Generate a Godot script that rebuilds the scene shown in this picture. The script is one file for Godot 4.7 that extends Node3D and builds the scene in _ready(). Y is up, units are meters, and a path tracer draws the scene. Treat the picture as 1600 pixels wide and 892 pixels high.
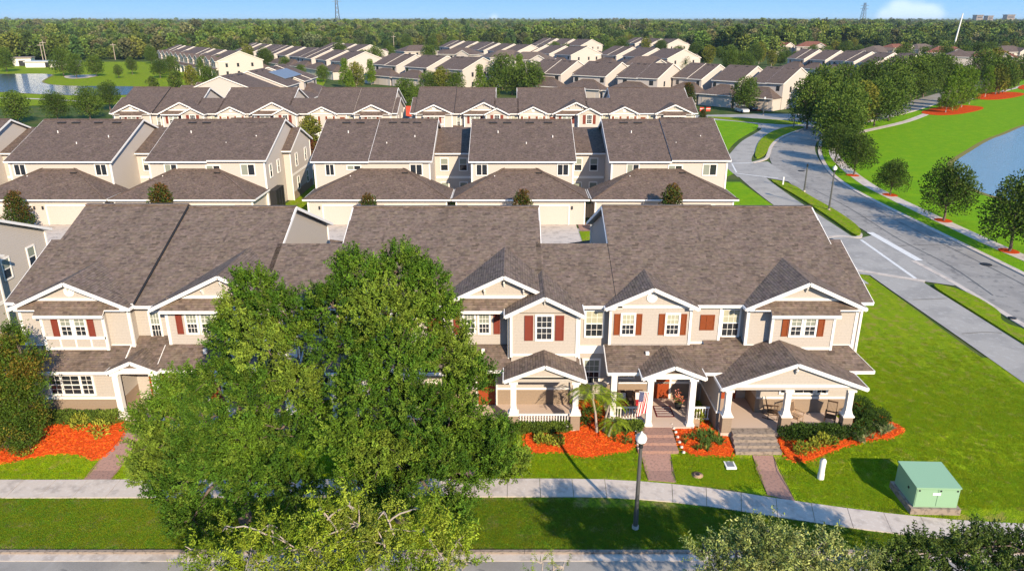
extends Node3D

# ------------------------------------------------------------------ mesh collector
class MB:
	var v := PackedVector3Array()
	var n := PackedVector3Array()
	var u := PackedVector2Array()
	var c := PackedColorArray()
	var col := Color(1, 1, 1)
	func tri(a: Vector3, b: Vector3, d: Vector3) -> void:
		poly([a, b, d])
	func quad(a: Vector3, b: Vector3, d: Vector3, e: Vector3) -> void:
		poly([a, b, d, e])
	# counter-clockwise seen from outside; the first edge is the eave (u runs along it, v up the slope)
	func poly(p: Array) -> void:
		var nn: Vector3 = (p[1] - p[0]).cross(p[2] - p[0])
		if nn.length() < 1e-9:
			return
		nn = nn.normalized()
		var ex: Vector3 = (p[1] - p[0]).normalized()
		var ey: Vector3 = nn.cross(ex)
		for k in range(1, p.size() - 1):
			for q in [p[0], p[k + 1], p[k]]:
				v.push_back(q)
				n.push_back(nn)
				u.push_back(Vector2(ex.dot(q), -ey.dot(q)))
				c.push_back(col)
	func obox(t: Transform3D, s: Vector3) -> void:
		var h := s * 0.5
		var p := []
		for k in 8:
			p.append(t * Vector3(h.x if k & 1 else -h.x, h.y if k & 2 else -h.y, h.z if k & 4 else -h.z))
		quad(p[4], p[5], p[7], p[6])
		quad(p[1], p[0], p[2], p[3])
		quad(p[5], p[1], p[3], p[7])
		quad(p[0], p[4], p[6], p[2])
		quad(p[6], p[7], p[3], p[2])
		quad(p[0], p[1], p[5], p[4])
	func box(x0: float, x1: float, y0: float, y1: float, z0: float, z1: float) -> void:
		obox(Transform3D(Basis(), Vector3((x0 + x1) / 2, (y0 + y1) / 2, (z0 + z1) / 2)), Vector3(x1 - x0, y1 - y0, z1 - z0))
	func beam(p: Vector3, q: Vector3, w: float, h: float) -> void:
		var d := q - p
		var l := d.length()
		if l < 1e-5:
			return
		d /= l
		var side := d.cross(Vector3.UP)
		if side.length() < 0.01:
			side = Vector3.RIGHT
		side = side.normalized()
		var up := side.cross(d)
		obox(Transform3D(Basis(d, up, side), (p + q) / 2), Vector3(l, h, w))
	# a (z, y) outline given counter-clockwise seen from +x, pulled along x
	func prism_x(x0: float, x1: float, o: Array) -> void:
		var a := []
		var b := []
		for q in o:
			a.append(Vector3(x0, q.y, q.x))
			b.append(Vector3(x1, q.y, q.x))
		var m := o.size()
		var f := b.duplicate()
		f.reverse()
		poly(a if sgn(a, Vector3.LEFT) else rev(a))
		poly(b if sgn(b, Vector3.RIGHT) else rev(b))
		for k in m:
			var k2 := (k + 1) % m
			var e: Vector3 = a[k2] - a[k]
			if e.length() > 1e-5:
				quad(a[k], a[k2], b[k2], b[k])
	func sgn(p: Array, d: Vector3) -> bool:
		return (p[1] - p[0]).cross(p[2] - p[0]).dot(d) > 0
	func rev(p: Array) -> Array:
		var r := p.duplicate()
		r.reverse()
		return r
	# a round tube through points with radii
	func tube(p: Array, r: Array, sides := 7, cap := true) -> void:
		var rings := []
		for k in p.size():
			var d: Vector3 = (p[min(k + 1, p.size() - 1)] - p[max(k - 1, 0)]).normalized()
			var s := d.cross(Vector3(0.13, 0.1, 1) if absf(d.z) < 0.9 else Vector3(1, 0, 0)).normalized()
			var t := s.cross(d)
			var ring := []
			for j in sides:
				var a := TAU * j / sides
				ring.append([p[k] + (s * cos(a) + t * sin(a)) * float(r[k]), s * cos(a) + t * sin(a)])
			rings.append(ring)
		for k in p.size() - 1:
			for j in sides:
				var j2 := (j + 1) % sides
				var q := [rings[k][j], rings[k][j2], rings[k + 1][j2], rings[k + 1][j]]
				for i in [0, 1, 2, 0, 2, 3]:
					v.push_back(q[i][0])
					n.push_back(q[i][1])
					u.push_back(Vector2(j, k))
					c.push_back(col)
		if cap:
			var top := []
			for j in sides:
				top.append(rings[p.size() - 1][j][0])
			poly(top)
	func lathe(at: Vector3, prof: Array, sides := 16) -> void:
		var p := []
		var r := []
		for q in prof:
			p.append(at + Vector3(0, q.y, 0))
			r.append(q.x)
		tube(p, r, sides, true)
	func leaf(at: Vector3, d: Vector3, s: Vector3, l: float, w: float) -> void:
		var nn := s.cross(d).normalized()
		var m := at + d * l * 0.45 - nn * w * 0.18
		var a := at
		var t := at + d * l
		var x := m + s * w * 0.5
		var y := m - s * w * 0.5
		for q in [a, t, x, a, y, t]:
			v.push_back(q)
			n.push_back(nn)
			u.push_back(Vector2.ZERO)
			c.push_back(col)
	func mesh(mat: Material) -> ArrayMesh:
		var arr := []
		arr.resize(Mesh.ARRAY_MAX)
		arr[Mesh.ARRAY_VERTEX] = v
		arr[Mesh.ARRAY_NORMAL] = n
		arr[Mesh.ARRAY_TEX_UV] = u
		arr[Mesh.ARRAY_COLOR] = c
		var m := ArrayMesh.new()
		if v.size() == 0:
			return m
		m.add_surface_from_arrays(Mesh.PRIMITIVE_TRIANGLES, arr)
		m.surface_set_material(0, mat)
		return m

# ------------------------------------------------------------------ naming and nodes
var used := {}
var M := {}
var rng := RandomNumberGenerator.new()
const ORD := ["first", "second", "third", "fourth", "fifth", "sixth", "seventh", "eighth", "ninth", "tenth", "eleventh", "twelfth", "thirteenth", "fourteenth", "fifteenth", "sixteenth", "seventeenth", "eighteenth", "nineteenth", "twentieth"]

func numbered(s: String) -> String:
	if not used.has(s):
		used[s] = 0
		return s
	used[s] += 1
	return "%s_%03d" % [s, used[s]]

func tag(o: Node, label := "", category := "", group := "", kind := "") -> Node:
	if label: o.set_meta("label", label)
	if category: o.set_meta("category", category)
	if group: o.set_meta("group", group)
	if kind: o.set_meta("kind", kind)
	return o

func thing(called: String, label: String, category: String, at := Vector3.ZERO, yaw := 0.0, group := "") -> Node3D:
	var o := Node3D.new()
	o.name = numbered(called)
	add_child(o)
	o.position = at
	o.rotation_degrees.y = yaw
	tag(o, label, category, group)
	return o

func part(called: String, mesh: Mesh, parent: Node, at := Vector3.ZERO, yaw := 0.0) -> MeshInstance3D:
	var o := MeshInstance3D.new()
	o.name = called
	o.mesh = mesh
	o.position = at
	o.rotation_degrees.y = yaw
	if parent == self:
		o.name = numbered(called)
	parent.add_child(o, true)
	return o

func struct_(called: String, mesh: Mesh) -> MeshInstance3D:
	var o := part(called, mesh, self)
	o.set_meta("kind", "structure")
	return o

func dup(src: Node3D, called: String, label: String, at: Vector3, yaw: float, group := "") -> Node3D:
	var o: Node3D = src.duplicate()
	o.name = numbered(called)
	add_child(o)
	o.position = at
	o.rotation_degrees.y = yaw
	tag(o, label, "", group)
	return o

func W(x: float, d: float, h := 0.0) -> Vector3:
	return Vector3(x, h, -d)

const LOW := -0.6
const S0 := 33.4
const S1 := 36.2
func th(d: float) -> float:
	return LOW * clampf((S1 - d) / (S1 - S0), 0.0, 1.0)

# ------------------------------------------------------------------ materials
func mat(col: Color, rough := 0.8, spec := 0.35) -> StandardMaterial3D:
	var m := StandardMaterial3D.new()
	m.albedo_color = col
	m.roughness = rough
	m.metallic_specular = spec
	return m

func lin(r: float, g: float, b: float) -> Color:
	return Color(r, g, b).linear_to_srgb()

func noise(seed_: int, freq: float, oct := 4) -> FastNoiseLite:
	var f := FastNoiseLite.new()
	f.seed = seed_
	f.frequency = freq
	f.fractal_octaves = oct
	f.noise_type = FastNoiseLite.TYPE_SIMPLEX_SMOOTH
	return f

func nimg(seed_: int, freq: float, size: int, oct := 4) -> PackedByteArray:
	var im := noise(seed_, freq, oct).get_seamless_image(size, size)
	im.convert(Image.FORMAT_L8)
	return im.get_data()

# mixes linear colours by noises: list of [colour, noise bytes, threshold, softness, strength]
func mixed(size: int, base: Color, layers: Array, grain: float, gseed: int) -> ImageTexture:
	var data := PackedByteArray()
	data.resize(size * size * 3)
	var r := RandomNumberGenerator.new()
	r.seed = gseed
	for i in size * size:
		var cr := base.r
		var cg := base.g
		var cb := base.b
		for l in layers:
			var t := clampf((l[1][i] / 255.0 - l[2]) / l[3], 0.0, 1.0) * float(l[4])
			cr += (l[0].r - cr) * t
			cg += (l[0].g - cg) * t
			cb += (l[0].b - cb) * t
		var k := 1.0 + (r.randf() - 0.5) * grain
		data[i * 3] = int(clampf(pow(cr * k, 0.4545), 0, 1) * 255)
		data[i * 3 + 1] = int(clampf(pow(cg * k, 0.4545), 0, 1) * 255)
		data[i * 3 + 2] = int(clampf(pow(cb * k, 0.4545), 0, 1) * 255)
	return ImageTexture.create_from_image(Image.create_from_data(size, size, false, Image.FORMAT_RGB8, data))

func world_tex(m: StandardMaterial3D, tex: Texture2D, metres: float, local := false) -> StandardMaterial3D:
	m.albedo_color = Color.WHITE
	m.albedo_texture = tex
	m.uv1_triplanar = true
	m.uv1_world_triplanar = not local
	m.uv1_scale = Vector3.ONE / metres
	m.uv1_triplanar_sharpness = 8.0
	return m

func bump(m: StandardMaterial3D, tex: Texture2D, scale_: float) -> void:
	m.normal_enabled = true
	m.normal_texture = tex
	m.normal_scale = scale_

func height_normal(size: int, bytes: PackedByteArray, s: float) -> ImageTexture:
	var im := Image.create_from_data(size, size, false, Image.FORMAT_L8, bytes)
	im.convert(Image.FORMAT_RGBA8)
	im.bump_map_to_normal_map(s)
	return ImageTexture.create_from_image(im)

func shingle_material(seed_: int, tint: Color) -> StandardMaterial3D:
	var size := 1024
	var metres := 10.0
	var r := RandomNumberGenerator.new()
	r.seed = seed_
	var im := Image.create(size, size, false, Image.FORMAT_RGB8)
	var hm := Image.create(size, size, false, Image.FORMAT_L8)
	var rows := 64
	var rh := size / rows
	for k in rows:
		var x := -r.randi_range(0, 30)
		while x < size:
			var w := r.randi_range(12, 44)
			var t := r.randf_range(0.86, 1.13)
			if r.randf() < 0.1: t *= 0.7
			if r.randf() < 0.05: t *= 1.18
			var cc := Color(tint.r * t, tint.g * t * r.randf_range(0.97, 1.03), tint.b * t * r.randf_range(0.93, 1.06)).linear_to_srgb()
			im.fill_rect(Rect2i(x, k * rh, w, rh), cc)
			if r.randf() < 0.22:
				im.fill_rect(Rect2i(x + 2, k * rh + rh - 4, r.randi_range(4, 12), 3), Color(tint.r * 0.45, tint.g * 0.45, tint.b * 0.45).linear_to_srgb())
			im.fill_rect(Rect2i(x, k * rh + rh - 2, w, 2), Color(cc.r * 0.8, cc.g * 0.8, cc.b * 0.8))
			var base := r.randf_range(0.35, 0.8)
			for j in rh:
				hm.fill_rect(Rect2i(x, k * rh + j, w, 1), Color.from_hsv(0, 0, clampf(base * 0.55 + 0.45 * j / rh, 0, 1)))
			x += w
	var big := nimg(seed_ + 5, 0.006, size, 3)
	var mid := nimg(seed_ + 9, 0.03, size, 4)
	var data := im.get_data()
	for i in size * size:
		var k := 0.78 + 0.14 * big[i] / 255.0 + 0.30 * mid[i] / 255.0
		for j in 3:
			data[i * 3 + j] = int(clampf(data[i * 3 + j] * k, 0, 255))
	var m := mat(Color.WHITE, 0.9, 0.3)
	m.albedo_texture = ImageTexture.create_from_image(Image.create_from_data(size, size, false, Image.FORMAT_RGB8, data))
	m.uv1_scale = Vector3.ONE / metres
	m.normal_enabled = true
	m.normal_texture = height_normal(size, hm.get_data(), 5.0)
	m.normal_scale = 0.9
	return m

func leaf_mat(back: float) -> StandardMaterial3D:
	var m := mat(Color.WHITE, 0.65, 0.12)
	m.vertex_color_use_as_albedo = true
	m.cull_mode = BaseMaterial3D.CULL_DISABLED
	m.backlight_enabled = true
	m.backlight = Color(back, back, back * 0.6)
	return m

func materials() -> void:
	# lap siding: one course every 18 cm, its lower edge standing proud
	var sd := PackedByteArray()
	sd.resize(256 * 256)
	for y in 256:
		for x in 256:
			sd[y * 256 + x] = int(40 + 200 * float(y % 32) / 31.0)
	var sn := height_normal(256, sd, 6.0)
	var wn := nimg(31, 0.02, 512, 4)
	for k in [["siding", Color(0.415, 0.378, 0.342)], ["siding_cream", Color(0.48, 0.437, 0.40)], ["siding_low", Color(0.27, 0.205, 0.15)], ["siding_grey", Color(0.40, 0.36, 0.325)]]:
		var c: Color = k[1]
		M[k[0]] = world_tex(mat(Color.WHITE, 0.75, 0.3), mixed(512, c, [[c * 0.86, wn, 0.35, 0.5, 0.6]], 0.03, 4), 1.44, true)
		bump(M[k[0]], sn, 0.32)
	M.white = mat(lin(0.74, 0.725, 0.70), 0.55)
	M.white_far = mat(lin(0.74, 0.71, 0.66), 0.7)
	M.glass = mat(lin(0.02, 0.024, 0.03), 0.06, 0.6)
	M.blind = mat(lin(0.22, 0.245, 0.21), 0.18, 0.5)
	M.blind_light = mat(lin(0.36, 0.36, 0.27), 0.2, 0.5)
	M.shutter_red = mat(lin(0.17, 0.035, 0.022), 0.6)
	M.shutter_brown = mat(lin(0.19, 0.045, 0.012), 0.6)
	M.shutter_maroon = mat(lin(0.10, 0.012, 0.016), 0.6)
	M.door = mat(lin(0.26, 0.05, 0.015), 0.4)
	M.garage_door = mat(lin(0.54, 0.465, 0.39), 0.6)
	M.dark = mat(lin(0.02, 0.02, 0.022), 0.5)
	M.black_metal = mat(lin(0.025, 0.027, 0.03), 0.4)
	M.grey_metal = mat(lin(0.16, 0.16, 0.155), 0.4)
	M.grey_metal.metallic = 0.6
	M.roof = shingle_material(11, Color(0.146, 0.110, 0.088))
	M.roof_brown = shingle_material(23, Color(0.124, 0.091, 0.075))
	M.roof_red = shingle_material(37, Color(0.21, 0.085, 0.055))
	# grass
	var g1 := nimg(1, 0.012, 1024, 3)
	var g2 := nimg(2, 0.05, 1024, 4)
	var g3 := nimg(3, 0.22, 1024, 2)
	var st := PackedByteArray()
	st.resize(1024 * 1024)
	for y in 1024:
		for x in 1024:
			st[y * 1024 + x] = int(clampf(127 + 90 * sin((x + 0.05 * g1[y * 1024 + x]) * TAU * 18 / 1024.0), 0, 255))
	var gn := height_normal(1024, nimg(4, 0.3, 1024, 2), 9.0)
	M.lawn = world_tex(mat(Color.WHITE, 0.9, 0.15), mixed(1024, Color(0.20, 0.31, 0.004), [[Color(0.29, 0.35, 0.005), g1, 0.4, 0.4, 0.55], [Color(0.12, 0.22, 0.004), st, 0.2, 0.6, 0.35], [Color(0.085, 0.17, 0.004), g2, 0.5, 0.3, 0.5], [Color(0.31, 0.36, 0.015), g3, 0.55, 0.25, 0.45], [Color(0.30, 0.24, 0.06), nimg(44, 0.02, 1024, 4), 0.62, 0.14, 0.6]], 0.35, 7), 22.0)
	bump(M.lawn, gn, 0.8)
	M.bank = world_tex(mat(Color.WHITE, 0.9, 0.15), mixed(1024, Color(0.155, 0.34, 0.004), [[Color(0.24, 0.38, 0.005), g1, 0.45, 0.35, 0.6], [Color(0.075, 0.20, 0.004), g2, 0.55, 0.3, 0.45], [Color(0.25, 0.38, 0.015), g3, 0.6, 0.25, 0.3]], 0.3, 8), 34.0)
	bump(M.bank, gn, 0.8)
	M.verge = world_tex(mat(Color.WHITE, 0.9, 0.15), mixed(1024, Color(0.13, 0.24, 0.008), [[Color(0.27, 0.20, 0.085), g1, 0.5, 0.22, 0.65], [Color(0.03, 0.085, 0.006), g2, 0.45, 0.3, 0.6], [Color(0.22, 0.16, 0.08), g3, 0.68, 0.2, 0.5]], 0.4, 9), 16.0)
	bump(M.verge, gn, 0.9)
	M.ground = world_tex(mat(Color.WHITE, 0.95, 0.1), mixed(512, Color(0.05, 0.085, 0.02), [[Color(0.10, 0.11, 0.035), nimg(5, 0.02, 512, 4), 0.45, 0.3, 0.7]], 0.2, 10), 60.0)
	M.mulch = world_tex(mat(Color.WHITE, 0.95, 0.1), mixed(512, Color(0.72, 0.085, 0.010), [[Color(0.34, 0.03, 0.007), nimg(6, 0.09, 512, 3), 0.5, 0.2, 0.75], [Color(0.85, 0.20, 0.03), nimg(7, 0.16, 512, 2), 0.58, 0.2, 0.7]], 0.5, 11), 4.0)
	bump(M.mulch, height_normal(512, nimg(8, 0.2, 512, 2), 12.0), 1.0)
	M.concrete = world_tex(mat(Color.WHITE, 0.9, 0.25), mixed(512, Color(0.49, 0.43, 0.375), [[Color(0.27, 0.235, 0.21), nimg(9, 0.012, 512, 4), 0.5, 0.3, 0.55], [Color(0.56, 0.52, 0.48), nimg(10, 0.05, 512, 4), 0.55, 0.3, 0.5]], 0.12, 12), 7.0)
	M.concrete_old = world_tex(mat(Color.WHITE, 0.9, 0.25), mixed(512, Color(0.27, 0.22, 0.18), [[Color(0.11, 0.09, 0.075), nimg(12, 0.02, 512, 4), 0.48, 0.3, 0.7]], 0.15, 13), 3.0)
	M.asphalt = world_tex(mat(Color.WHITE, 0.85, 0.3), mixed(512, Color(0.275, 0.26, 0.238), [[Color(0.20, 0.19, 0.178), nimg(13, 0.008, 512, 4), 0.45, 0.3, 0.7], [Color(0.32, 0.31, 0.295), nimg(14, 0.04, 512, 3), 0.6, 0.2, 0.4], [Color(0.10, 0.10, 0.10), nimg(45, 0.025, 512, 5), 0.70, 0.05, 0.5]], 0.14, 14), 18.0)
	M.tar = mat(lin(0.12, 0.118, 0.115), 0.8)
	M.asphalt_dark = world_tex(mat(Color.WHITE, 0.85, 0.3), mixed(256, Color(0.21, 0.20, 0.19), [[Color(0.15, 0.145, 0.14), nimg(46, 0.03, 256, 4), 0.45, 0.3, 0.7]], 0.15, 24), 9.0)
	M.lane = world_tex(mat(Color.WHITE, 0.85, 0.3), mixed(512, Color(0.325, 0.31, 0.285), [[Color(0.25, 0.24, 0.225), nimg(15, 0.008, 512, 4), 0.45, 0.3, 0.7], [Color(0.38, 0.37, 0.35), nimg(16, 0.04, 512, 3), 0.6, 0.2, 0.5]], 0.12, 15), 15.0)
	M.paint = world_tex(mat(Color.WHITE, 0.7, 0.3), mixed(256, Color(0.62, 0.62, 0.60), [[Color(0.40, 0.40, 0.39), nimg(17, 0.06, 256, 3), 0.55, 0.25, 0.7]], 0.1, 16), 4.0)
	var bn := nimg(18, 0.03, 512, 4)
	M.brick_walk = world_tex(mat(Color.WHITE, 0.9, 0.2), mixed(512, Color(0.29, 0.17, 0.135), [[Color(0.14, 0.09, 0.08), bn, 0.5, 0.3, 0.7], [Color(0.38, 0.27, 0.23), nimg(19, 0.2, 512, 2), 0.55, 0.2, 0.7]], 0.2, 17), 3.0)
	M.porch = mat(lin(0.50, 0.40, 0.34), 0.7)
	M.water = mat(lin(0.17, 0.31, 0.42), 0.08, 0.5)
	bump(M.water, height_normal(512, nimg(20, 0.08, 512, 3), 6.0), 0.7)
	M.water.uv1_triplanar = true
	M.water.uv1_world_triplanar = true
	M.water.uv1_scale = Vector3.ONE / 9.0
	M.water_grey = mat(lin(0.055, 0.075, 0.08), 0.06, 0.5)
	M.water_grey.normal_enabled = true
	M.water_grey.normal_texture = M.water.normal_texture
	M.water_grey.normal_scale = 0.2
	M.water_grey.uv1_triplanar = true
	M.water_grey.uv1_world_triplanar = true
	M.water_grey.uv1_scale = Vector3.ONE / 14.0
	M.shore = mat(lin(0.17, 0.15, 0.035), 0.95)
	M.bark = mat(lin(0.13, 0.10, 0.08), 0.9)
	M.bark_pale = mat(lin(0.34, 0.29, 0.25), 0.9)
	M.leaf = leaf_mat(0.36)
	M.leaf_far = leaf_mat(0.3)
	M.vc = mat(Color.WHITE, 0.7, 0.3)
	M.vc.vertex_color_use_as_albedo = true
	M.transformer = mat(lin(0.22, 0.37, 0.235), 0.45, 0.4)
	M.globe = mat(lin(0.86, 0.85, 0.80), 0.25)
	M.wood_dark = mat(lin(0.07, 0.04, 0.025), 0.6)
	M.wood_pale = mat(lin(0.36, 0.25, 0.17), 0.6)
	M.cushion_red = mat(lin(0.42, 0.02, 0.03), 0.9)
	M.cushion_white = mat(lin(0.62, 0.58, 0.55), 0.9)
	M.red = mat(lin(0.55, 0.06, 0.03), 0.6)
	M.car_silver = mat(lin(0.45, 0.46, 0.47), 0.25, 0.6)
	M.car_white = mat(lin(0.75, 0.75, 0.74), 0.25, 0.6)
	M.car_dark = mat(lin(0.03, 0.035, 0.045), 0.2, 0.6)
	M.tyre = mat(lin(0.02, 0.02, 0.02), 0.9)
	M.solar = mat(lin(0.15, 0.17, 0.20), 0.35, 0.5)
	M.far_wall = mat(lin(0.45, 0.42, 0.40), 0.8)

# ------------------------------------------------------------------ sky
func make_sky() -> Sky:
	var s := Sky.new()
	var m := ProceduralSkyMaterial.new()
	m.sky_top_color = Color(0.34, 0.55, 0.78)
	m.sky_horizon_color = Color(0.53, 0.70, 0.82)
	m.sky_curve = 0.03
	m.sky_energy_multiplier = 1.0
	m.ground_bottom_color = Color(0.30, 0.36, 0.25)
	m.ground_horizon_color = Color(0.52, 0.68, 0.74)
	m.sun_angle_max = 1.0
	# low fair-weather clouds all round, more of them higher up
	var w := 2048
	var h := 1024
	var im := Image.create(w, h, false, Image.FORMAT_RGBA8)
	var nz := noise(77, 1.0, 5)
	for y in range(120, 512):
		var el := (511.5 - y) / 1024.0 * PI
		for x in w:
			var az := TAU * x / w
			var p := Vector3(cos(az) * 7.0, el * 50.0 / (1.0 + el * 5.0), sin(az) * 7.0)
			var lump := nz.get_noise_3dv(p)
			var fine := nz.get_noise_3dv(p * 3.3)
			var a := clampf((lump * 1.1 + fine * 0.35 - 0.16 - clampf(0.07 - el, 0, 1) * 40.0) * 4.0, 0.0, 1.0) * clampf(1.3 - el * 0.9, 0.0, 1.0)
			if a > 0.01:
				im.set_pixel(x, y, Color(0.86, 0.90, 0.95, a * 0.75))
	# cumulus heads low over the horizon
	var cr := RandomNumberGenerator.new()
	cr.seed = 12
	var heads := [[152.0, 12.0, 8.0], [203.0, 9.0, 7.0], [-8.0, 2.0, 2.0]]
	for j in 34:
		var hx := cr.randf_range(0, 2048)
		if hx > 300 and hx < 1750:
			heads.append([hx, cr.randf_range(9, 40), cr.randf_range(5, 22)])
	for q in heads:
		for y in range(512 - int(q[2]) - 2, 512):
			for x in range(int(q[0] - q[1]) - 3, int(q[0] + q[1]) + 4):
				var dx: float = (x - q[0]) / q[1]
				var dy: float = (511.5 - y) / q[2]
				var e := 1.0 - dx * dx - dy * dy + 0.45 * nz.get_noise_2d(x * 0.09, y * 0.16)
				if e > 0.0:
					var xx := posmod(x, w)
					var o := im.get_pixel(xx, y)
					im.set_pixel(xx, y, Color(0.90, 0.92, 0.95, maxf(o.a, clampf(e * 2.2, 0, 1) * 0.85)))
	m.sky_cover = ImageTexture.create_from_image(im)
	m.sky_cover_modulate = Color(0.66, 0.56, 0.47)
	s.sky_material = m
	return s


# ------------------------------------------------------------------ townhouses
const HE := 6.35      # eave
var wcache := {}

func window(root: Node, x: float, y: float, z: float, w: float, h: float, style := "hung", yaw := 0.0, upper := "blind") -> void:
	var key := "%.2f_%.2f_%s" % [w, h, style]
	if not wcache.has(key):
		var f := MB.new()
		var cw := 0.11
		var hw := w / 2
		var hh := h / 2
		f.box(-hw - cw, -hw, -hh - cw, hh + cw, -0.03, 0.06)
		f.box(hw, hw + cw, -hh - cw, hh + cw, -0.03, 0.06)
		f.box(-hw, hw, hh, hh + cw, -0.03, 0.06)
		f.box(-hw, hw, -hh - cw, -hh, -0.03, 0.075)
		if style == "hung" or style == "plain":
			f.box(-hw, hw, -0.03, 0.03, -0.03, 0.045)
		if style == "hung":
			for s in [-1.0, 1.0]:
				f.box(s * w / 6 - 0.011, s * w / 6 + 0.011, -hh, -0.03, 0.0, 0.022)
				f.box(s * w / 6 - 0.011, s * w / 6 + 0.011, 0.03, hh, 0.0, 0.032)
				f.box(-hw, hw, s * hh / 2 - 0.011, s * hh / 2 + 0.011, -0.008, 0.026)
		elif style == "slider":
			f.box(-0.035, 0.035, -hh, hh, -0.03, 0.045)
		elif style == "grid":
			f.box(-hw, hw, -0.03, 0.03, -0.03, 0.045)
			f.box(-0.012, 0.012, -hh, hh, -0.01, 0.03)
			for s in [-1.0, 1.0]:
				f.box(-hw, hw, s * hh / 2 - 0.011, s * hh / 2 + 0.011, -0.008, 0.026)
		var a := MB.new()
		var b := MB.new()
		if style == "slider":
			a.box(-hw, -0.035, -hh, hh, -0.04, 0.018)
			b.box(0.035, hw, -hh, hh, -0.04, 0.01)
		else:
			a.box(-hw, hw, 0.03, hh, -0.04, 0.018)
			b.box(-hw, hw, -hh, -0.03, -0.05, 0.008)
		wcache[key] = [f.mesh(M.white), a.mesh(M.glass), b.mesh(M.glass)]
	var k: Array = wcache[key]
	var o := part("window", k[0], root, Vector3(x, y, z), yaw)
	var p := part("pane", k[1], o)
	p.material_override = M[upper]
	part("pane", k[2], o)

func shutter(root: Node, x: float, y: float, z: float, w: float, h: float, m: String) -> void:
	var key := "sh%.2f%.2f%s" % [w, h, m]
	if not wcache.has(key):
		var b := MB.new()
		b.box(-w / 2, w / 2, -h / 2, h / 2, 0, 0.03)
		b.box(-w / 2, -w / 2 + 0.06, -h / 2, h / 2, 0.03, 0.055)
		b.box(w / 2 - 0.06, w / 2, -h / 2, h / 2, 0.03, 0.055)
		for t in [-h / 2 + 0.04, 0.0, h / 2 - 0.04]:
			b.box(-w / 2 + 0.06, w / 2 - 0.06, t - 0.04, t + 0.04, 0.03, 0.055)
		wcache[key] = b.mesh(M[m])
	part("shutter", wcache[key], root, Vector3(x, y, z + 0.002))

func slope(roof: MB, trim: MB, e0: Vector3, e1: Vector3, r1: Vector3, r0: Vector3, eave := true, rake0 := false, rake1 := false) -> void:
	roof.poly([e0, e1, r1, r0])
	var d := Vector3(0, -0.09, 0)
	trim.poly([e1 + d, e0 + d, r0 + d, r1 + d])
	if eave: trim.beam(e0 + Vector3(0, -0.1, 0), e1 + Vector3(0, -0.1, 0), 0.12, 0.16)
	if rake0: trim.beam(e0 + Vector3(0, -0.12, 0), r0 + Vector3(0, -0.12, 0), 0.08, 0.2)
	if rake1: trim.beam(e1 + Vector3(0, -0.12, 0), r1 + Vector3(0, -0.12, 0), 0.08, 0.2)

# a gable whose ridge runs back from the front (towards -z)
func gable_front(roof: MB, trim: MB, wall: MB, cx: float, hw: float, he: float, hr: float, zf: float, zk: float, wz: float, band := 0.0) -> void:
	slope(roof, trim, Vector3(cx + hw, he, zf), Vector3(cx + hw, he, zk), Vector3(cx, hr, zk), Vector3(cx, hr, zf), true, true)
	slope(roof, trim, Vector3(cx - hw, he, zk), Vector3(cx - hw, he, zf), Vector3(cx, hr, zf), Vector3(cx, hr, zk), true, false, true)
	var k := (hr - he) / hw
	var w := hw - 0.25
	var y0 := he + 0.25 * k - 0.12
	wall.poly([Vector3(cx - w, y0, wz), Vector3(cx + w, y0, wz), Vector3(cx, hr - 0.14, wz)])
	wall.poly([Vector3(cx + w, y0, wz - 0.15), Vector3(cx - w, y0, wz - 0.15), Vector3(cx, hr - 0.14, wz - 0.15)])
	if band > 0.0:
		trim.box(cx - w + 0.5, cx + w - 0.5, y0 - 0.02, y0 + band, wz - 0.02, wz + 0.05)

func column(root: Node, x: float, z: float, y0: float, y1: float, base: float) -> void:
	var t := MB.new()
	var s0 := 0.27
	var s1 := 0.155
	if base > 0:
		var _o := part("column_base", bx(0.52, base, 0.52, "siding_low"), root, Vector3(x, y0 + base / 2 - 0.15, z))
		t.box(-0.31, 0.31, base - 0.15, base - 0.07, -0.31, 0.31)
	else:
		s0 = 0.16
		s1 = 0.16
	var b := base - 0.07 if base > 0 else 0.0
	var h := y1 - y0
	var q := []
	var bands := [[b, s0 * 0.9], [b + 0.35 if base > 0 else b + 0.02, s1 if base > 0 else s0], [h, s1 if base > 0 else s0]]
	if base <= 0:
		t.box(-0.22, 0.22, 0, 0.18, -0.22, 0.22)
	t.box(-0.24, 0.24, h - 0.12, h, -0.24, 0.24)
	for k in 2:
		var ya: float = bands[k][0]
		var yb: float = bands[k + 1][0]
		var a: float = bands[k][1]
		var c: float = bands[k + 1][1]
		for j in 4:
			var r := Basis(Vector3.UP, j * PI / 2)
			t.quad(r * Vector3(-a, ya, a), r * Vector3(a, ya, a), r * Vector3(c, yb, c), r * Vector3(-c, yb, c))
	part("column", t.mesh(M.white), root, Vector3(x, y0, z))

func bx(sx: float, sy: float, sz: float, m: String) -> Mesh:
	var key := "bx%.3f%.3f%.3f%s" % [sx, sy, sz, m]
	if not wcache.has(key):
		var b := MB.new()
		b.box(-sx / 2, sx / 2, -sy / 2, sy / 2, -sz / 2, sz / 2)
		wcache[key] = b.mesh(M[m])
	return wcache[key]

func railing(root: Node, x0: float, x1: float, y: float, z: float) -> void:
	var r := MB.new()
	var l := x1 - x0
	r.box(0, l, 0.80, 0.88, -0.05, 0.05)
	r.box(0, l, 0.08, 0.15, -0.035, 0.035)
	var o := part("railing", r.mesh(M.white), root, Vector3(x0, y, z))
	var n := int(l / 0.155)
	for k in n:
		part("baluster", bx(0.045, 0.66, 0.045, "white"), o, Vector3((k + 0.5) * l / n, 0.475, 0))

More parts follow.
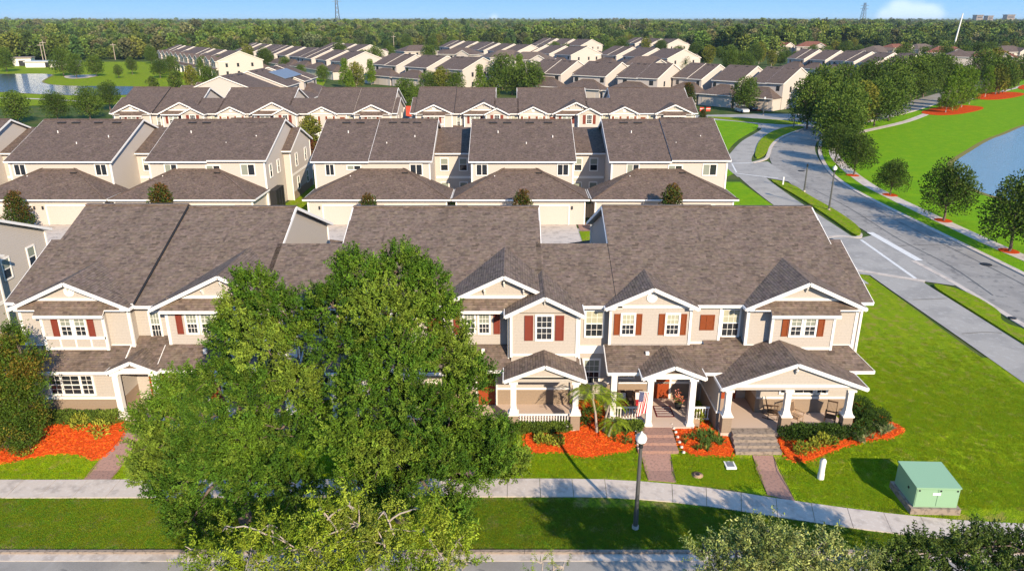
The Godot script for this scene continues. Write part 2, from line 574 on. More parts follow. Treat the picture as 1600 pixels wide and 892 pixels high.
func vents(root: Node, x0: float, x1: float, z: float, y: float, n: int) -> void:
	for k in n:
		part("roof_vent", bx(1.0, 0.12, 0.42, "dark"), root, Vector3(lerpf(x0, x1, (k + 0.5) / n), y, z))

func pipe(root: Node, x: float, y: float, z: float) -> void:
	if not wcache.has("pipe"):
		var b := MB.new()
		b.tube([Vector3(0, -0.3, 0), Vector3(0, 0.38, 0)], [0.06, 0.06], 8)
		b.tube([Vector3(0, -0.1, 0), Vector3(0, 0.06, 0)], [0.16, 0.08], 8)
		wcache.pipe = b.mesh(M.white)
	part("vent_pipe", wcache.pipe, root, Vector3(x, y, z))

func garage_door(root: Node, x: float, z: float, w: float, m := "garage_door", lit := false) -> void:
	var key := "gd%.2f%s%s" % [w, m, lit]
	if not wcache.has(key):
		var f := MB.new()
		f.box(-w / 2 - 0.12, -w / 2, 0, 2.27, -0.02, 0.05)
		f.box(w / 2, w / 2 + 0.12, 0, 2.27, -0.02, 0.05)
		f.box(-w / 2, w / 2, 2.15, 2.27, -0.02, 0.05)
		var p := MB.new()
		p.box(-w / 2, w / 2, 0, 0.525, -0.09, -0.05)
		for j in 4:
			p.box(-w / 2 + (j + 0.08) * w / 4, -w / 2 + (j + 0.92) * w / 4, 0.09, 0.43, -0.05, -0.035)
		wcache[key] = [f.mesh(M.white if m == "garage_door" else M[m]), p.mesh(M[m])]
	var o := part("garage_door", wcache[key][0], root, Vector3(x, 0, z), 180)
	for k in 4:
		part("panel", wcache[key][1], o, Vector3(0, k * 0.54, 0))
	if lit:
		for j in 6:
			part("pane", bx(w / 8.5, 0.26, 0.03, "glass"), o, Vector3((j - 2.5) * w / 6.3, 1.86, -0.028))

# six joined townhouses; x runs 0..47.8 along the front, front main wall at z = 0 facing +z
func townhouse(root: Node3D, detail: int, roofm: String, wallm: String, wingl := true) -> void:
	var roof := MB.new()
	var proof := MB.new()
	var groof := MB.new()
	var trim := MB.new()
	var wall := MB.new()
	var low := MB.new()
	var flash := MB.new()
	var ZR := -8.4
	var HR := 9.95
	var ZB := -17.7
	var blocks := [[0.0, 13.4], [17.8, 29.6], [34.4, 47.8]]
	for bi in 3:
		var a: float = blocks[bi][0]
		var b: float = blocks[bi][1]
		wall.prism_x(a + 0.05, b - 0.05, [Vector2(0, 0), Vector2(0, HE), Vector2(ZR, HR - 0.2), Vector2(-17.3, HE - 0.12), Vector2(-17.3, 0)])
		var cuts := [[a, (a + b) / 2 - (0.2 if bi == 0 else -0.3), 0.0], [(a + b) / 2 - (0.2 if bi == 0 else -0.3), b, 0.0]]
		if bi == 0: cuts[0][2] = 0.14
		if bi == 2: cuts[0][2] = 0.05
		if bi == 1: cuts = [[a, b, 0.0]]
		for q in cuts:
			var x0: float = q[0] - (0.3 if q[0] == a else 0.0)
			var x1: float = q[1] + (0.3 if q[1] == b else 0.0)
			var dy: float = q[2]
			slope(roof, trim, Vector3(x0, HE + dy, 0.6), Vector3(x1, HE + dy, 0.6), Vector3(x1, HR + dy, ZR), Vector3(x0, HR + dy, ZR), true)
			for xe in [[x0, q[0] == a], [x1, q[1] == b]]:
				if xe[1]:
					trim.beam(Vector3(xe[0], 8.35, -4.7), Vector3(xe[0], HR - 0.1, ZR), 0.08, 0.2)
			slope(roof, trim, Vector3(x1, HE + dy, ZB), Vector3(x0, HE + dy, ZB), Vector3(x0, HR + dy, ZR), Vector3(x1, HR + dy, ZR), true, q[1] == b or bi == 2, q[0] == a)
			roof.beam(Vector3(x0, HR + dy, ZR), Vector3(x1, HR + dy, ZR), 0.34, 0.07)
		if bi == 0:
			flash.beam(Vector3(cuts[0][1] + 0.03, HE + 0.05, 0.6), Vector3(cuts[0][1] + 0.03, HR + 0.05, ZR), 0.1, 0.1)
		# corner boards at the back
		for x in [a + 0.05, b - 0.05]:
			trim.box(x - 0.09, x + 0.09, 0, HE - 0.2, -17.36, -17.2)
		vents(root, a + 1.5, a + 6.0, ZR - 0.9, HR - 0.3, 3 if bi != 1 else 2)
		vents(root, b - 5.0, b - 1.5, ZR - 0.9, HR - 0.32, 2)
		pipe(root, a + 2.2, 8.2, -12.6)
		pipe(root, b - 3.0, 8.6, -11.6)
		pipe(root, a + 5.4, 7.6, -14.0)
	for l in [[13.4, 17.8], [29.6, 34.4]]:
		var a2: float = l[0]
		var b2: float = l[1]
		wall.prism_x(a2 - 0.05, b2 + 0.05, [Vector2(-0.01, 0), Vector2(-0.01, HE), Vector2(-4.7, 8.25), Vector2(-11, HE - 0.2), Vector2(-11, 0)])
		slope(roof, trim, Vector3(a2, HE, 0.6), Vector3(b2, HE, 0.6), Vector3(b2, 8.47, -4.7), Vector3(a2, 8.47, -4.7))
		slope(roof, trim, Vector3(b2, HE - 0.1, -11.5), Vector3(a2, HE - 0.1, -11.5), Vector3(a2, 8.47, -4.7), Vector3(b2, 8.47, -4.7))
		trim.box(a2 + 0.06, b2 - 0.06, 3.0, 3.3, -11.06, -10.95)
		for x in [a2 + 1.35, b2 - 1.1]:
			window(root, x, 4.75, -11.0, 0.85, 1.45, "plain", 180)
			window(root, x, 1.75, -11.0, 0.85, 1.45, "plain", 180)
	# side wings of the end units
	for s in [-1, 1]:
		if s < 0 and not wingl: continue
		var e := 0.0 if s < 0 else 47.8
		var o = e + s * 0.85
		wall.prism_x(minf(e, o), maxf(e, o), [Vector2(-0.5, 0), Vector2(-0.5, HE), Vector2(-5.3, 8.35), Vector2(-10.0, HE), Vector2(-10.0, 0)])
		var x0w := minf(e, o + s * 0.3)
		var x1w := maxf(e, o + s * 0.3)
		slope(roof, trim, Vector3(x0w, HE + 0.02, 0.1), Vector3(x1w, HE + 0.02, 0.1), Vector3(x1w, 8.55, -5.3), Vector3(x0w, 8.55, -5.3), true, s < 0, s > 0)
		slope(roof, trim, Vector3(x1w, HE + 0.02, -10.6), Vector3(x0w, HE + 0.02, -10.6), Vector3(x0w, 8.55, -5.3), Vector3(x1w, 8.55, -5.3), true, s > 0, s < 0)
		for zz in [-3.0, -7.4]:
			window(root, o, 4.75, zz, 0.85, 1.5, "plain", 90 * s)
			window(root, o, 1.75, zz, 0.85, 1.5, "plain", 90 * s)
		for zz in [-12.2, -15.2]:
			window(root, e - 0.04 * s, 4.8, zz, 0.8, 1.4, "plain", 90 * s)
		trim.box(minf(o, o + s * 0.04), maxf(o, o + s * 0.04), 3.0, 3.25, -9.95, -0.55)
		for zz in [-0.5, -10.0]:
			trim.box(o - 0.06, o + 0.06, 0, HE - 0.15, zz - 0.08, zz + 0.08)
		low.box(minf(o, o + s * 0.03), maxf(o, o + s * 0.03), 0, 1.0, -9.9, -0.6)
	# rear garages under hipped roofs
	var gs := [[0.3, 15.6], [16.8, 31.1], [32.2, 47.6]]
	for g in gs:
		var a3: float = g[0]
		var b3: float = g[1]
		wall.box(a3, b3, 0, 2.9, -21.95, -17.32)
		var e := 0.45
		var p0 := Vector3(a3 - e, 2.98, -22.4)
		var p1 := Vector3(b3 + e, 2.98, -22.4)
		var k0 := Vector3(a3 - e, 2.98, -17.0)
		var k1 := Vector3(b3 + e, 2.98, -17.0)
		var ra := Vector3(a3 + 5.4, 5.55, -17.1)
		var rb := Vector3(b3 - 5.4, 5.55, -17.1)
		groof.poly([p1, p0, ra, rb])
		groof.poly([p0, k0, ra])
		groof.poly([k1, p1, rb])
		trim.poly([p0 - Vector3(0, 0.08, 0), p1 - Vector3(0, 0.08, 0), k1 - Vector3(0, 0.08, 0), k0 - Vector3(0, 0.08, 0)])
		for pr in [[p0, p1], [p0, k0], [p1, k1]]:
			trim.beam(pr[0] - Vector3(0, 0.1, 0), pr[1] - Vector3(0, 0.1, 0), 0.12, 0.17)
		for pr in [[p0, ra], [p1, rb]]:
			groof.beam(pr[0] + Vector3(0, 0.02, 0), pr[1] + Vector3(0, 0.02, 0), 0.26, 0.05)
		for x in [a3, b3]:
			trim.box(x - 0.08, x + 0.08, 0, 2.85, -22.0, -21.8)
		for t in [0.29, 0.74]:
			garage_door(root, lerpf(a3, b3, t), -21.97, 4.7)
			for sx in [-2.75, 2.75]:
				part("wall_lamp", bx(0.16, 0.34, 0.14, "black_metal"), root, Vector3(lerpf(a3, b3, t) + sx, 1.95, -22.04))
		part("roof_vent", bx(0.7, 0.1, 0.5, "dark"), root, Vector3(a3 + 5.0, 5.1, -18.0))
		pipe(root, b3 - 4.2, 4.5, -18.6)
	# upper windows at the back
	for q in [[2.0, 1.5, "slider"], [6.0, 1.3, "wide"], [10.9, 1.3, "slider"], [19.0, 1.2, "slider"], [28.4, 1.2, "slider"], [36.0, 1.3, "slider"], [43.2, 1.4, "wide"], [46.0, 0.9, "slider"]]:
		if q[2] == "wide":
			window(root, q[0], 5.55, -17.31, 1.5, 0.42, "slider", 180)
		else:
			window(root, q[0], 5.3, -17.31, q[1], 1.2, "slider", 180, "blind" if q[0] < 12 else "glass")
	# ------------------------------ the street front
	front_end(root, detail, 0, roof, proof, trim, wall, low)
	front_end(root, detail, 1, roof, proof, trim, wall, low)
	for k in 2:
		front_c(root, detail, 11.75 + 15.9 * k, roof, proof, trim, wall, low, k)
		front_b(root, detail, 20.25 + 15.8 * k, roof, proof, trim, wall, low, k)
	part("wall", wall.mesh(M[wallm]), root)
	part("lower_wall", low.mesh(M.siding_low), root)
	part("roof", roof.mesh(M[roofm]), root)
	part("porch_roof", proof.mesh(M[roofm]), root)
	part("garage_roof", groof.mesh(M[roofm]), root)
	part("roof_flashing", flash.mesh(M.dark), root)
	part("white_trim", trim.mesh(M.white), root)

func bracket(root: Node, x: float, y: float, z: float) -> void:
	if not wcache.has("bracket"):
		var b := MB.new()
		b.box(-0.05, 0.05, -0.05, 0.05, 0, 0.4)
		b.box(-0.05, 0.05, -0.42, -0.05, 0, 0.08)
		b.beam(Vector3(0, -0.4, 0.05), Vector3(0, -0.03, 0.36), 0.08, 0.08)
		wcache.bracket = b.mesh(M.white)
	part("bracket", wcache.bracket, root, Vector3(x, y, z)).scale = Vector3(0.85, 0.75, 0.6)

func disc(root: Node, x: float, y: float, z: float) -> void:
	if not wcache.has("disc"):
		var b := MB.new()
		b.tube([Vector3(0, 0, -0.02), Vector3(0, 0, 0.05)], [0.3, 0.3], 20)
		b.tube([Vector3(0, 0, 0.05), Vector3(0, 0, 0.08)], [0.22, 0.2], 20)
		wcache.disc = b.mesh(M.white)
	part("round_vent", wcache.disc, root, Vector3(x, y, z))

func drain(trim: MB, x: float, z: float, y0: float, y1: float) -> void:
	trim.beam(Vector3(x, y0, z), Vector3(x, y1, z), 0.07, 0.07)

# the end units: e = 0 the left one (closed front room), e = 1 the right one (open porch)
func front_end(root: Node, detail: int, e: int, roof: MB, proof: MB, trim: MB, wall: MB, low: MB) -> void:
	var x := 3.1 if e == 0 else 44.7
	var m := -1.0 if e == 0 else 1.0
	wall.box(x - 3.1, x + 3.1, 3.0, HE - 0.05, -0.1, 0.7)
	gable_front(roof, trim, wall, x, 3.4, HE + 0.06, 7.95, 1.15, -4.2, 0.72, 0.0)
	trim.box(x - 2.1, x + 2.1, 6.72, 6.86, 0.7, 0.8)
	# skirt roof under the gable, then the bay with its own little roof
	slope(proof, trim, Vector3(x - 2.9, 6.32, 1.2), Vector3(x + 2.9, 6.32, 1.2), Vector3(x + 2.6, 6.74, 0.74), Vector3(x - 2.6, 6.74, 0.74), false)
	var bc := x - 0.05 * m
	wall.box(bc - 1.75, bc + 1.75, 3.8, 6.0, 0.65, 1.1)
	slope(proof, trim, Vector3(bc - 1.95, 6.08, 1.42), Vector3(bc + 1.95, 6.08, 1.42), Vector3(bc + 1.95, 6.42, 1.02), Vector3(bc - 1.95, 6.42, 1.02))
	for s in [-1.0, 1.0]:
		trim.box(x + s * 3.1 - 0.08, x + s * 3.1 + 0.08, 3.3, HE - 0.1, 0.6, 0.74)
		trim.box(bc + s * 1.75 - 0.07, bc + s * 1.75 + 0.07, 3.8, 6.0, 1.02, 1.14)
		trim.box(x + s * 3.05 - 0.65 * (1 + s) / 2 - 0.1, x + s * 3.05 + 0.65 * (1 - s) / 2 + 0.1, HE - 0.16, HE + 0.02, 0.7, 1.12)
	trim.box(bc - 1.75, bc + 1.75, 3.84, 3.98, 1.08, 1.13)
	trim.box(x - 3.1, x + 3.1, 3.86, 3.98, 0.66, 0.735)
	for s in [-0.4, 0.4]:
		window(root, bc + s, 5.3, 1.1, 0.55, 1.12, "grid", 0, "blind")
	if e == 0:
		disc(root, x, 7.25, 0.72)
		trim.box(bc - 1.75, bc + 1.75, 4.5, 4.66, 1.08, 1.14)
		for k in 3:
			trim.box(bc - 0.94 + k * 0.88, bc - 0.86 + k * 0.88, 3.98, 4.5, 1.08, 1.13)
	for s in [-1.0, 1.0]:
		shutter(root, bc + s * 1.02, 5.3, 1.1, 0.36, 1.24, "shutter_red" if e == 0 else "shutter_brown")
	bracket(root, x, 7.55, 0.74)
	# ground floor
	if e == 0:
		wall.box(0.15, 5.6, 1.1, 3.0, -0.1, 1.8)
		low.box(0.15, 5.6, -0.3, 1.1, -0.1, 1.8)
		trim.box(0.1, 5.65, 1.04, 1.17, 1.76, 1.86)
		trim.box(0.07, 0.23, 1.17, 3.0, 1.72, 1.84)
		trim.box(5.5, 5.65, 1.17, 3.0, 1.72, 1.84)
		slope(proof, trim, Vector3(-0.5, 3.05, 2.35), Vector3(6.0, 3.05, 2.35), Vector3(6.0, 3.95, 0.7), Vector3(-0.5, 3.95, 0.7), true, true, true)
		slope(proof, trim, Vector3(5.2, 3.2, 1.9), Vector3(8.4, 3.2, 1.9), Vector3(8.4, 4.3, -0.1), Vector3(5.2, 4.3, -0.1), true, false, true)
		gable_front(proof, trim, proof, 6.85, 1.45, 3.22, 3.85, 2.7, 0.2, 2.45, 0.1)
		trim.box(5.5, 8.2, 3.0, 3.2, 2.35, 2.55)
		for k in [[1.95, 0.62], [2.85, 1.0], [3.75, 0.62]]:
			window(root, k[0] - 0.05, 1.95, 1.8, k[1], 1.15, "grid", 0, "glass")
		column(root, 5.75, 2.35, 0.1, 3.0, 0)
		column(root, 7.95, 2.35, 0.1, 3.0, 0)
		part("porch_floor", bx(2.7, 0.5, 2.6, "porch"), root, Vector3(6.85, -0.15, 1.3))
		part("front_door", bx(1.0, 2.1, 0.08, "door"), root, Vector3(6.85, 1.15, 0.05))
		window(root, 7.3, 4.95, 0.0, 0.5, 1.5, "hung")
	else:
		wall.box(42.2, 47.8, 1.1, 3.0, -0.1, 1.8)
		low.box(42.2, 47.8, -0.2, 1.1, -0.1, 1.8)
		trim.box(42.25, 47.8, 1.06, 1.18, 1.77, 1.85)
		slope(proof, trim, Vector3(38.6, 3.1, 2.35), Vector3(48.5, 3.1, 2.35), Vector3(47.6, 3.95, 0.72), Vector3(38.6, 3.95, 0.72), true, false, true)
		proof.poly([Vector3(48.5, 3.1, 2.35), Vector3(48.5, 3.1, 0.3), Vector3(47.6, 3.95, 0.72)])
		trim.beam(Vector3(48.5, 3.0, 2.35), Vector3(48.5, 3.0, 0.3), 0.1, 0.16)
		gable_front(proof, trim, wall, 43.4, 3.95, 2.98, 4.45, 4.2, 0.5, 3.98, 0.1)
		bracket(root, 43.4, 4.05, 4.0)
		wall.box(39.75, 47.05, 2.74, 3.0, 3.7, 3.96)
		trim.box(40.1, 46.7, 2.96, 3.08, 3.68, 4.0)
		for k in [39.95, 43.2, 46.6]:
			column(root, k, 3.83, 0.15, 2.76, 1.12)
		part("porch_floor", bx(7.2, 0.75, 2.3, "porch"), root, Vector3(43.25, -0.225, 2.96))
		part("porch_floor", bx(2.6, 0.7, 3.0, "porch"), root, Vector3(40.9, -0.225, 0.3))
		low.box(39.5, 39.66, -0.3, 1.1, -0.1, 3.5)
		wall.box(39.5, 39.66, 1.1, 3.0, -0.1, 3.5)
		trim.box(39.46, 39.7, 1.06, 1.18, 0, 3.52)
		window(root, 44.9, 1.85, 1.8, 1.1, 0.8, "grid", 0, "glass")
		window(root, 45.95, 1.85, 1.8, 0.5, 0.8, "grid", 0, "glass")
		window(root, 43.85, 1.85, 1.8, 0.5, 0.8, "grid", 0, "glass")
		part("front_door", bx(1.0, 2.1, 0.08, "door"), root, Vector3(41.1, 1.15, 0.05))
		drain(trim, 48.0, 0.75, 3.6, HE - 0.1)

# units with a wide upper gable and a second, lower gable in front of its right half
func front_c(root: Node, detail: int, x: float, roof: MB, proof: MB, trim: MB, wall: MB, low: MB, k: int) -> void:
	wall.box(x - 3.4, x + 1.2, 3.0, HE - 0.05, -0.1, 0.7)
	gable_front(roof, trim, wall, x, 4.1, HE + 0.03, 8.35, 1.15, -4.8, 0.72)
	trim.box(x - 2.5, x + 2.5, 6.86, 7.02, 0.7, 0.8)
	slope(proof, trim, Vector3(x - 3.5, 6.3, 1.25), Vector3(x + 1.6, 6.3, 1.25), Vector3(x + 1.6, 6.88, 0.74), Vector3(x - 3.2, 6.88, 0.74))
	for s in [-1.1, 0.0, 1.1]:
		bracket(root, x + s, 7.86 - absf(s) * 0.42, 0.74)
	trim.box(x - 3.48, x - 3.32, 3.8, HE - 0.1, 0.6, 0.74)
	for s in [-1.95, -1.1]:
		window(root, x + s - 0.05, 5.3, 0.7, 0.55, 1.15, "hung", 0, "blind")
	shutter(root, x - 0.42, 5.3, 0.7, 0.36, 1.3, "shutter_red")
	shutter(root, x - 2.72, 5.3, 0.7, 0.36, 1.3, "shutter_red")
	var g := x + 2.25
	wall.box(g - 1.85, g + 1.85, 3.0, HE, -0.1, 1.8)
	gable_front(roof, trim, wall, g, 2.2, HE + 0.05, 7.5, 2.2, -2.6, 1.82)
	trim.poly([Vector3(g - 0.78, 7.02, 1.86), Vector3(g + 0.78, 7.02, 1.86), Vector3(g, 7.42, 1.86)])
	bracket(root, g, 7.2, 1.84)
	for s in [-1.0, 1.0]:
		trim.box(g + s * 1.85 - 0.07, g + s * 1.85 + 0.07, 3.7, HE - 0.05, 1.72, 1.85)
		shutter(root, g + s * 0.86, 5.48, 1.8, 0.48, 1.5, "shutter_red")
	trim.box(g - 1.85, g + 1.85, 3.78, 3.9, 1.77, 1.84)
	window(root, g, 5.5, 1.8, 0.82, 1.38, "hung", 0, "glass")
	drain(trim, g - 2.0, 1.6, 3.4, HE - 0.1)
	drain(trim, g + 2.0, 1.6, 0.1, HE - 0.1)
	window(root, x + 5.25, 5.0, 0.0, 0.95, 1.55, "hung", 0, "blind_light")
	window(root, x + 5.2, 1.9, 0.0, 0.85, 1.5, "hung", 0, "blind")
	trim.box(x + 4.2, x + 6.0, 3.1, 3.6, -0.02, 0.05)
	# ground floor and porch
	low.box(x - 3.4, x + 3.9, -0.2, 1.15, -0.1, 0.75)
	wall.box(x - 3.4, x + 3.9, 1.15, 3.1, -0.1, 0.75)
	trim.box(x - 3.4, x + 3.9, 1.1, 1.22, 0.72, 0.8)
	slope(proof, trim, Vector3(x - 3.7, 3.15, 2.35), Vector3(x + 4.3, 3.15, 2.35), Vector3(x + 4.3, 4.0, 0.7), Vector3(x - 3.7, 4.0, 0.7), true, true, true)
	gable_front(proof, trim, wall, g, 2.25, 3.25, 4.15, 3.8, 1.0, 3.55, 0.1)
	wall.box(g - 2.0, g + 2.0, 3.0, 3.26, 3.3, 3.54)
	trim.box(g - 2.05, g + 2.05, 3.2, 3.32, 3.28, 3.6)
	column(root, g - 1.72, 3.42, 0.05, 3.02, 1.1)
	column(root, g + 1.72, 3.42, 0.05, 3.02, 1.1)
	part("porch_floor", bx(7.2, 0.6, 3.0, "porch"), root, Vector3(x + 0.4, -0.2, 2.2))
	part("front_door", bx(1.0, 2.15, 0.08, "door"), root, Vector3(x - 1.05, 1.2, 0.78))
	trim.box(x - 1.68, x - 1.56, 0.1, 2.4, 0.72, 0.84)
	trim.box(x - 0.54, x - 0.42, 0.1, 2.4, 0.72, 0.84)
	window(root, g - 0.62, 2.05, 0.75, 0.98, 0.62, "slider", 0, "blind")
	window(root, g + 0.5, 2.05, 0.75, 0.98, 0.62, "slider", 0, "glass")
	if detail > 1:
		railing(root, g - 1.4, g + 1.4, 0.1, 3.45)
	part("wall_lamp", bx(0.18, 0.26, 0.18, "white"), root, Vector3(x - 1.2, 3.85, 1.35))

# units with one gable over two shuttered windows and a small pedimented porch
func front_b(root: Node, detail: int, x: float, roof: MB, proof: MB, trim: MB, wall: MB, low: MB, k: int) -> void:
	wall.box(x - 2.3, x + 2.3, 3.0, HE, -0.1, 0.6)
	gable_front(roof, trim, wall, x, 2.65, HE + 0.02, 7.58, 1.0, -2.6, 0.62)
	disc(root, x, 6.85, 0.62)
	for s in [-1.0, 1.0]:
		trim.box(x + s * 2.3 - 0.07, x + s * 2.3 + 0.07, 3.8, HE - 0.05, 0.52, 0.66)
		trim.box(x + s * 2.35 - 0.25, x + s * 2.35 + 0.25, HE - 0.14, HE + 0.04, 0.6, 0.98)
		window(root, x + s * 1.28, 5.2, 0.6, 0.66, 1.2, "hung", 0, "blind_light")
		for t in [-1.0, 1.0]:
			shutter(root, x + s * 1.28 + t * 0.63, 5.2, 0.6, 0.34, 1.3, "shutter_brown")
	trim.box(x - 2.3, x + 2.3, 3.82, 3.94, 0.57, 0.65)
	# the recessed bay to its right, with a closed shutter, then a tall window
	wall.box(x + 2.3, x + 4.1, 3.0, HE - 0.02, -0.1, 0.3)
	shutter(root, x + 3.15, 5.2, 0.3, 0.42, 0.95, "shutter_brown")
	shutter(root, x + 3.56, 5.2, 0.3, 0.42, 0.95, "shutter_brown")
	trim.box(x + 2.3, x + 4.15, 3.86, 3.98, 0.27, 0.35)
	trim.box(x + 4.02, x + 4.16, 3.9, HE - 0.1, 0.24, 0.34)
	window(root, x + 4.8, 5.05, 0.0, 0.92, 1.6, "hung", 0, "blind_light")
	# ground floor
	low.box(x - 2.5, x + 3.4, -0.2, 1.15, -0.12, 0.02)
	trim.box(x - 2.5, x + 3.4, 1.12, 1.24, -0.02, 0.07)
	slope(proof, trim, Vector3(x - 2.6, 3.15, 2.65), Vector3(x + 3.2, 3.15, 2.65), Vector3(x + 3.2, 3.95, 0.6), Vector3(x - 2.6, 3.95, 0.6), true, true, false)
	slope(proof, trim, Vector3(x + 3.2, 3.15, 2.65), Vector3(x + 5.5, 3.15, 2.65), Vector3(x + 5.5, 4.2, 0.0), Vector3(x + 3.2, 4.2, 0.0), true, false, true)
	gable_front(proof, trim, proof, x + 0.95, 1.75, 3.28, 3.98, 3.55, 0.9, 3.25, 0.1)
	trim.box(x - 0.75, x + 2.65, 3.08, 3.28, 3.05, 3.35)
	column(root, x - 0.28, 3.2, 0.1, 3.1, 0)
	column(root, x + 2.08, 3.2, 0.1, 3.1, 0)
	column(root, x - 2.2, 2.5, 0.1, 3.1, 0)
	part("porch_floor", bx(5.4, 0.5, 2.7, "porch"), root, Vector3(x + 0.2, -0.1, 1.37))
	part("porch_floor", bx(2.7, 0.5, 0.75, "porch"), root, Vector3(x + 0.9, -0.1, 3.09))
	part("front_door", bx(1.0, 2.15, 0.08, "door"), root, Vector3(x + 1.0, 1.2, 0.03))
	trim.box(x + 0.38, x + 0.5, 0.1, 2.4, -0.02, 0.09)
	trim.box(x + 1.5, x + 1.62, 0.1, 2.4, -0.02, 0.09)
	window(root, x - 1.1, 2.0, 0.0, 0.8, 0.9, "hung", 0, "glass")
	part("porch_lamp", bx(0.2, 0.16, 0.2, "white"), root, Vector3(x - 0.2, 3.72, 1.35))
	if detail > 1:
		railing(root, x - 2.0, x - 0.5, 0.1, 2.65)
		railing(root, x + 2.2, x + 3.3, 0.1, 2.65)

# a lighter building for the far rows: same outline, openings joined to fewer pieces
func far_townhouse(root: Node3D) -> void:
	var roof := MB.new()
	var groof := MB.new()
	var trim := MB.new()
	var wall := MB.new()
	var ZR := -8.4
	var HR := 9.95
	for q in [[0.0, 6.6, 0.12], [6.6, 13.4, 0.0], [17.8, 29.6, 0.0], [34.4, 41.0, 0.0], [41.0, 47.8, 0.1]]:
		wall.prism_x(q[0], q[1] + 0.01, [Vector2(0.3, 0), Vector2(0.3, HE), Vector2(ZR, HR - 0.1 + q[2]), Vector2(-17.3, HE - 0.12), Vector2(-17.3, 0)])
		var x0: float = q[0] - 0.25
		var x1: float = q[1] + 0.25
		slope(roof, trim, Vector3(x0, HE + q[2], 0.8), Vector3(x1, HE + q[2], 0.8), Vector3(x1, HR + q[2], ZR), Vector3(x0, HR + q[2], ZR), true, true, true)
		slope(roof, trim, Vector3(x1, HE + q[2], -17.7), Vector3(x0, HE + q[2], -17.7), Vector3(x0, HR + q[2], ZR), Vector3(x1, HR + q[2], ZR), true, true, true)
		vents(root, q[0] + 1.2, q[1] - 1.2, ZR - 0.9, HR - 0.3, 2)
	for q in [[13.4, 17.8], [29.6, 34.4]]:
		wall.box(q[0], q[1], 0, HE, -11, 0.2)
		slope(roof, trim, Vector3(q[0], HE, 0.8), Vector3(q[1], HE, 0.8), Vector3(q[1], 8.4, -4.7), Vector3(q[0], 8.4, -4.7))
		slope(roof, trim, Vector3(q[1], HE, -11.4), Vector3(q[0], HE, -11.4), Vector3(q[0], 8.4, -4.7), Vector3(q[1], 8.4, -4.7))
	for x in [3.1, 11.75, 20.25, 27.65, 36.05, 44.7]:
		gable_front(roof, trim, wall, x, 3.1, HE, 7.85, 1.5, -4.0, 1.2)
		wall.box(x - 2.8, x + 2.8, 3, HE, 0, 1.15)
		slope(roof, trim, Vector3(x - 3.4, 3.1, 3.2), Vector3(x + 3.4, 3.1, 3.2), Vector3(x + 3.4, 4.0, 0.7), Vector3(x - 3.4, 4.0, 0.7))
		for s in [-1.2, 1.2]:
			part("window", bx(0.9, 1.4, 0.06, "glass"), root, Vector3(x + s, 5.1, 1.17))
			part("window", bx(0.9, 1.4, 0.06, "glass"), root, Vector3(x + s, 1.8, 0.32))
			part("column", bx(0.35, 3.0, 0.35, "white_far"), root, Vector3(x + s * 2.2, 1.5, 2.9))
	for g in [[0.3, 15.6], [16.8, 31.1], [32.2, 47.6]]:
		wall.box(g[0], g[1], 0, 2.9, -21.95, -17.32)
		var p0 := Vector3(g[0] - 0.4, 2.98, -22.4)
		var p1 := Vector3(g[1] + 0.4, 2.98, -22.4)
		var k0 := Vector3(g[0] - 0.4, 2.98, -17)
		var k1 := Vector3(g[1] + 0.4, 2.98, -17)
		var ra := Vector3(g[0] + 5.4, 5.5, -17.1)
		var rb := Vector3(g[1] - 5.4, 5.5, -17.1)
		groof.poly([p1, p0, ra, rb])
		groof.poly([p0, k0, ra])
		groof.poly([k1, p1, rb])
		trim.beam(p0, p1, 0.1, 0.16)
		for t in [0.27, 0.73]:
			part("garage_door", bx(4.7, 2.15, 0.08, "garage_door"), root, Vector3(lerpf(g[0], g[1], t), 1.08, -21.97))
	for x in [2.0, 10.9, 19.0, 28.4, 36.0, 45.5]:
		part("window", bx(1.3, 1.2, 0.06, "glass"), root, Vector3(x, 5.2, -17.32))
	for e in [0.0, 47.8]:
		for z in [-3.0, -7.4, -13.0]:
			for y in [1.8, 4.8]:
				part("window", bx(0.06, 1.4, 0.9, "glass"), root, Vector3(e, y, z))
	part("wall", wall.mesh(M.siding_cream), root)
	part("roof", roof.mesh(M.roof_brown), root)
	part("garage_roof", groof.mesh(M.roof_brown), root)
	part("white_trim", trim.mesh(M.white_far), root)

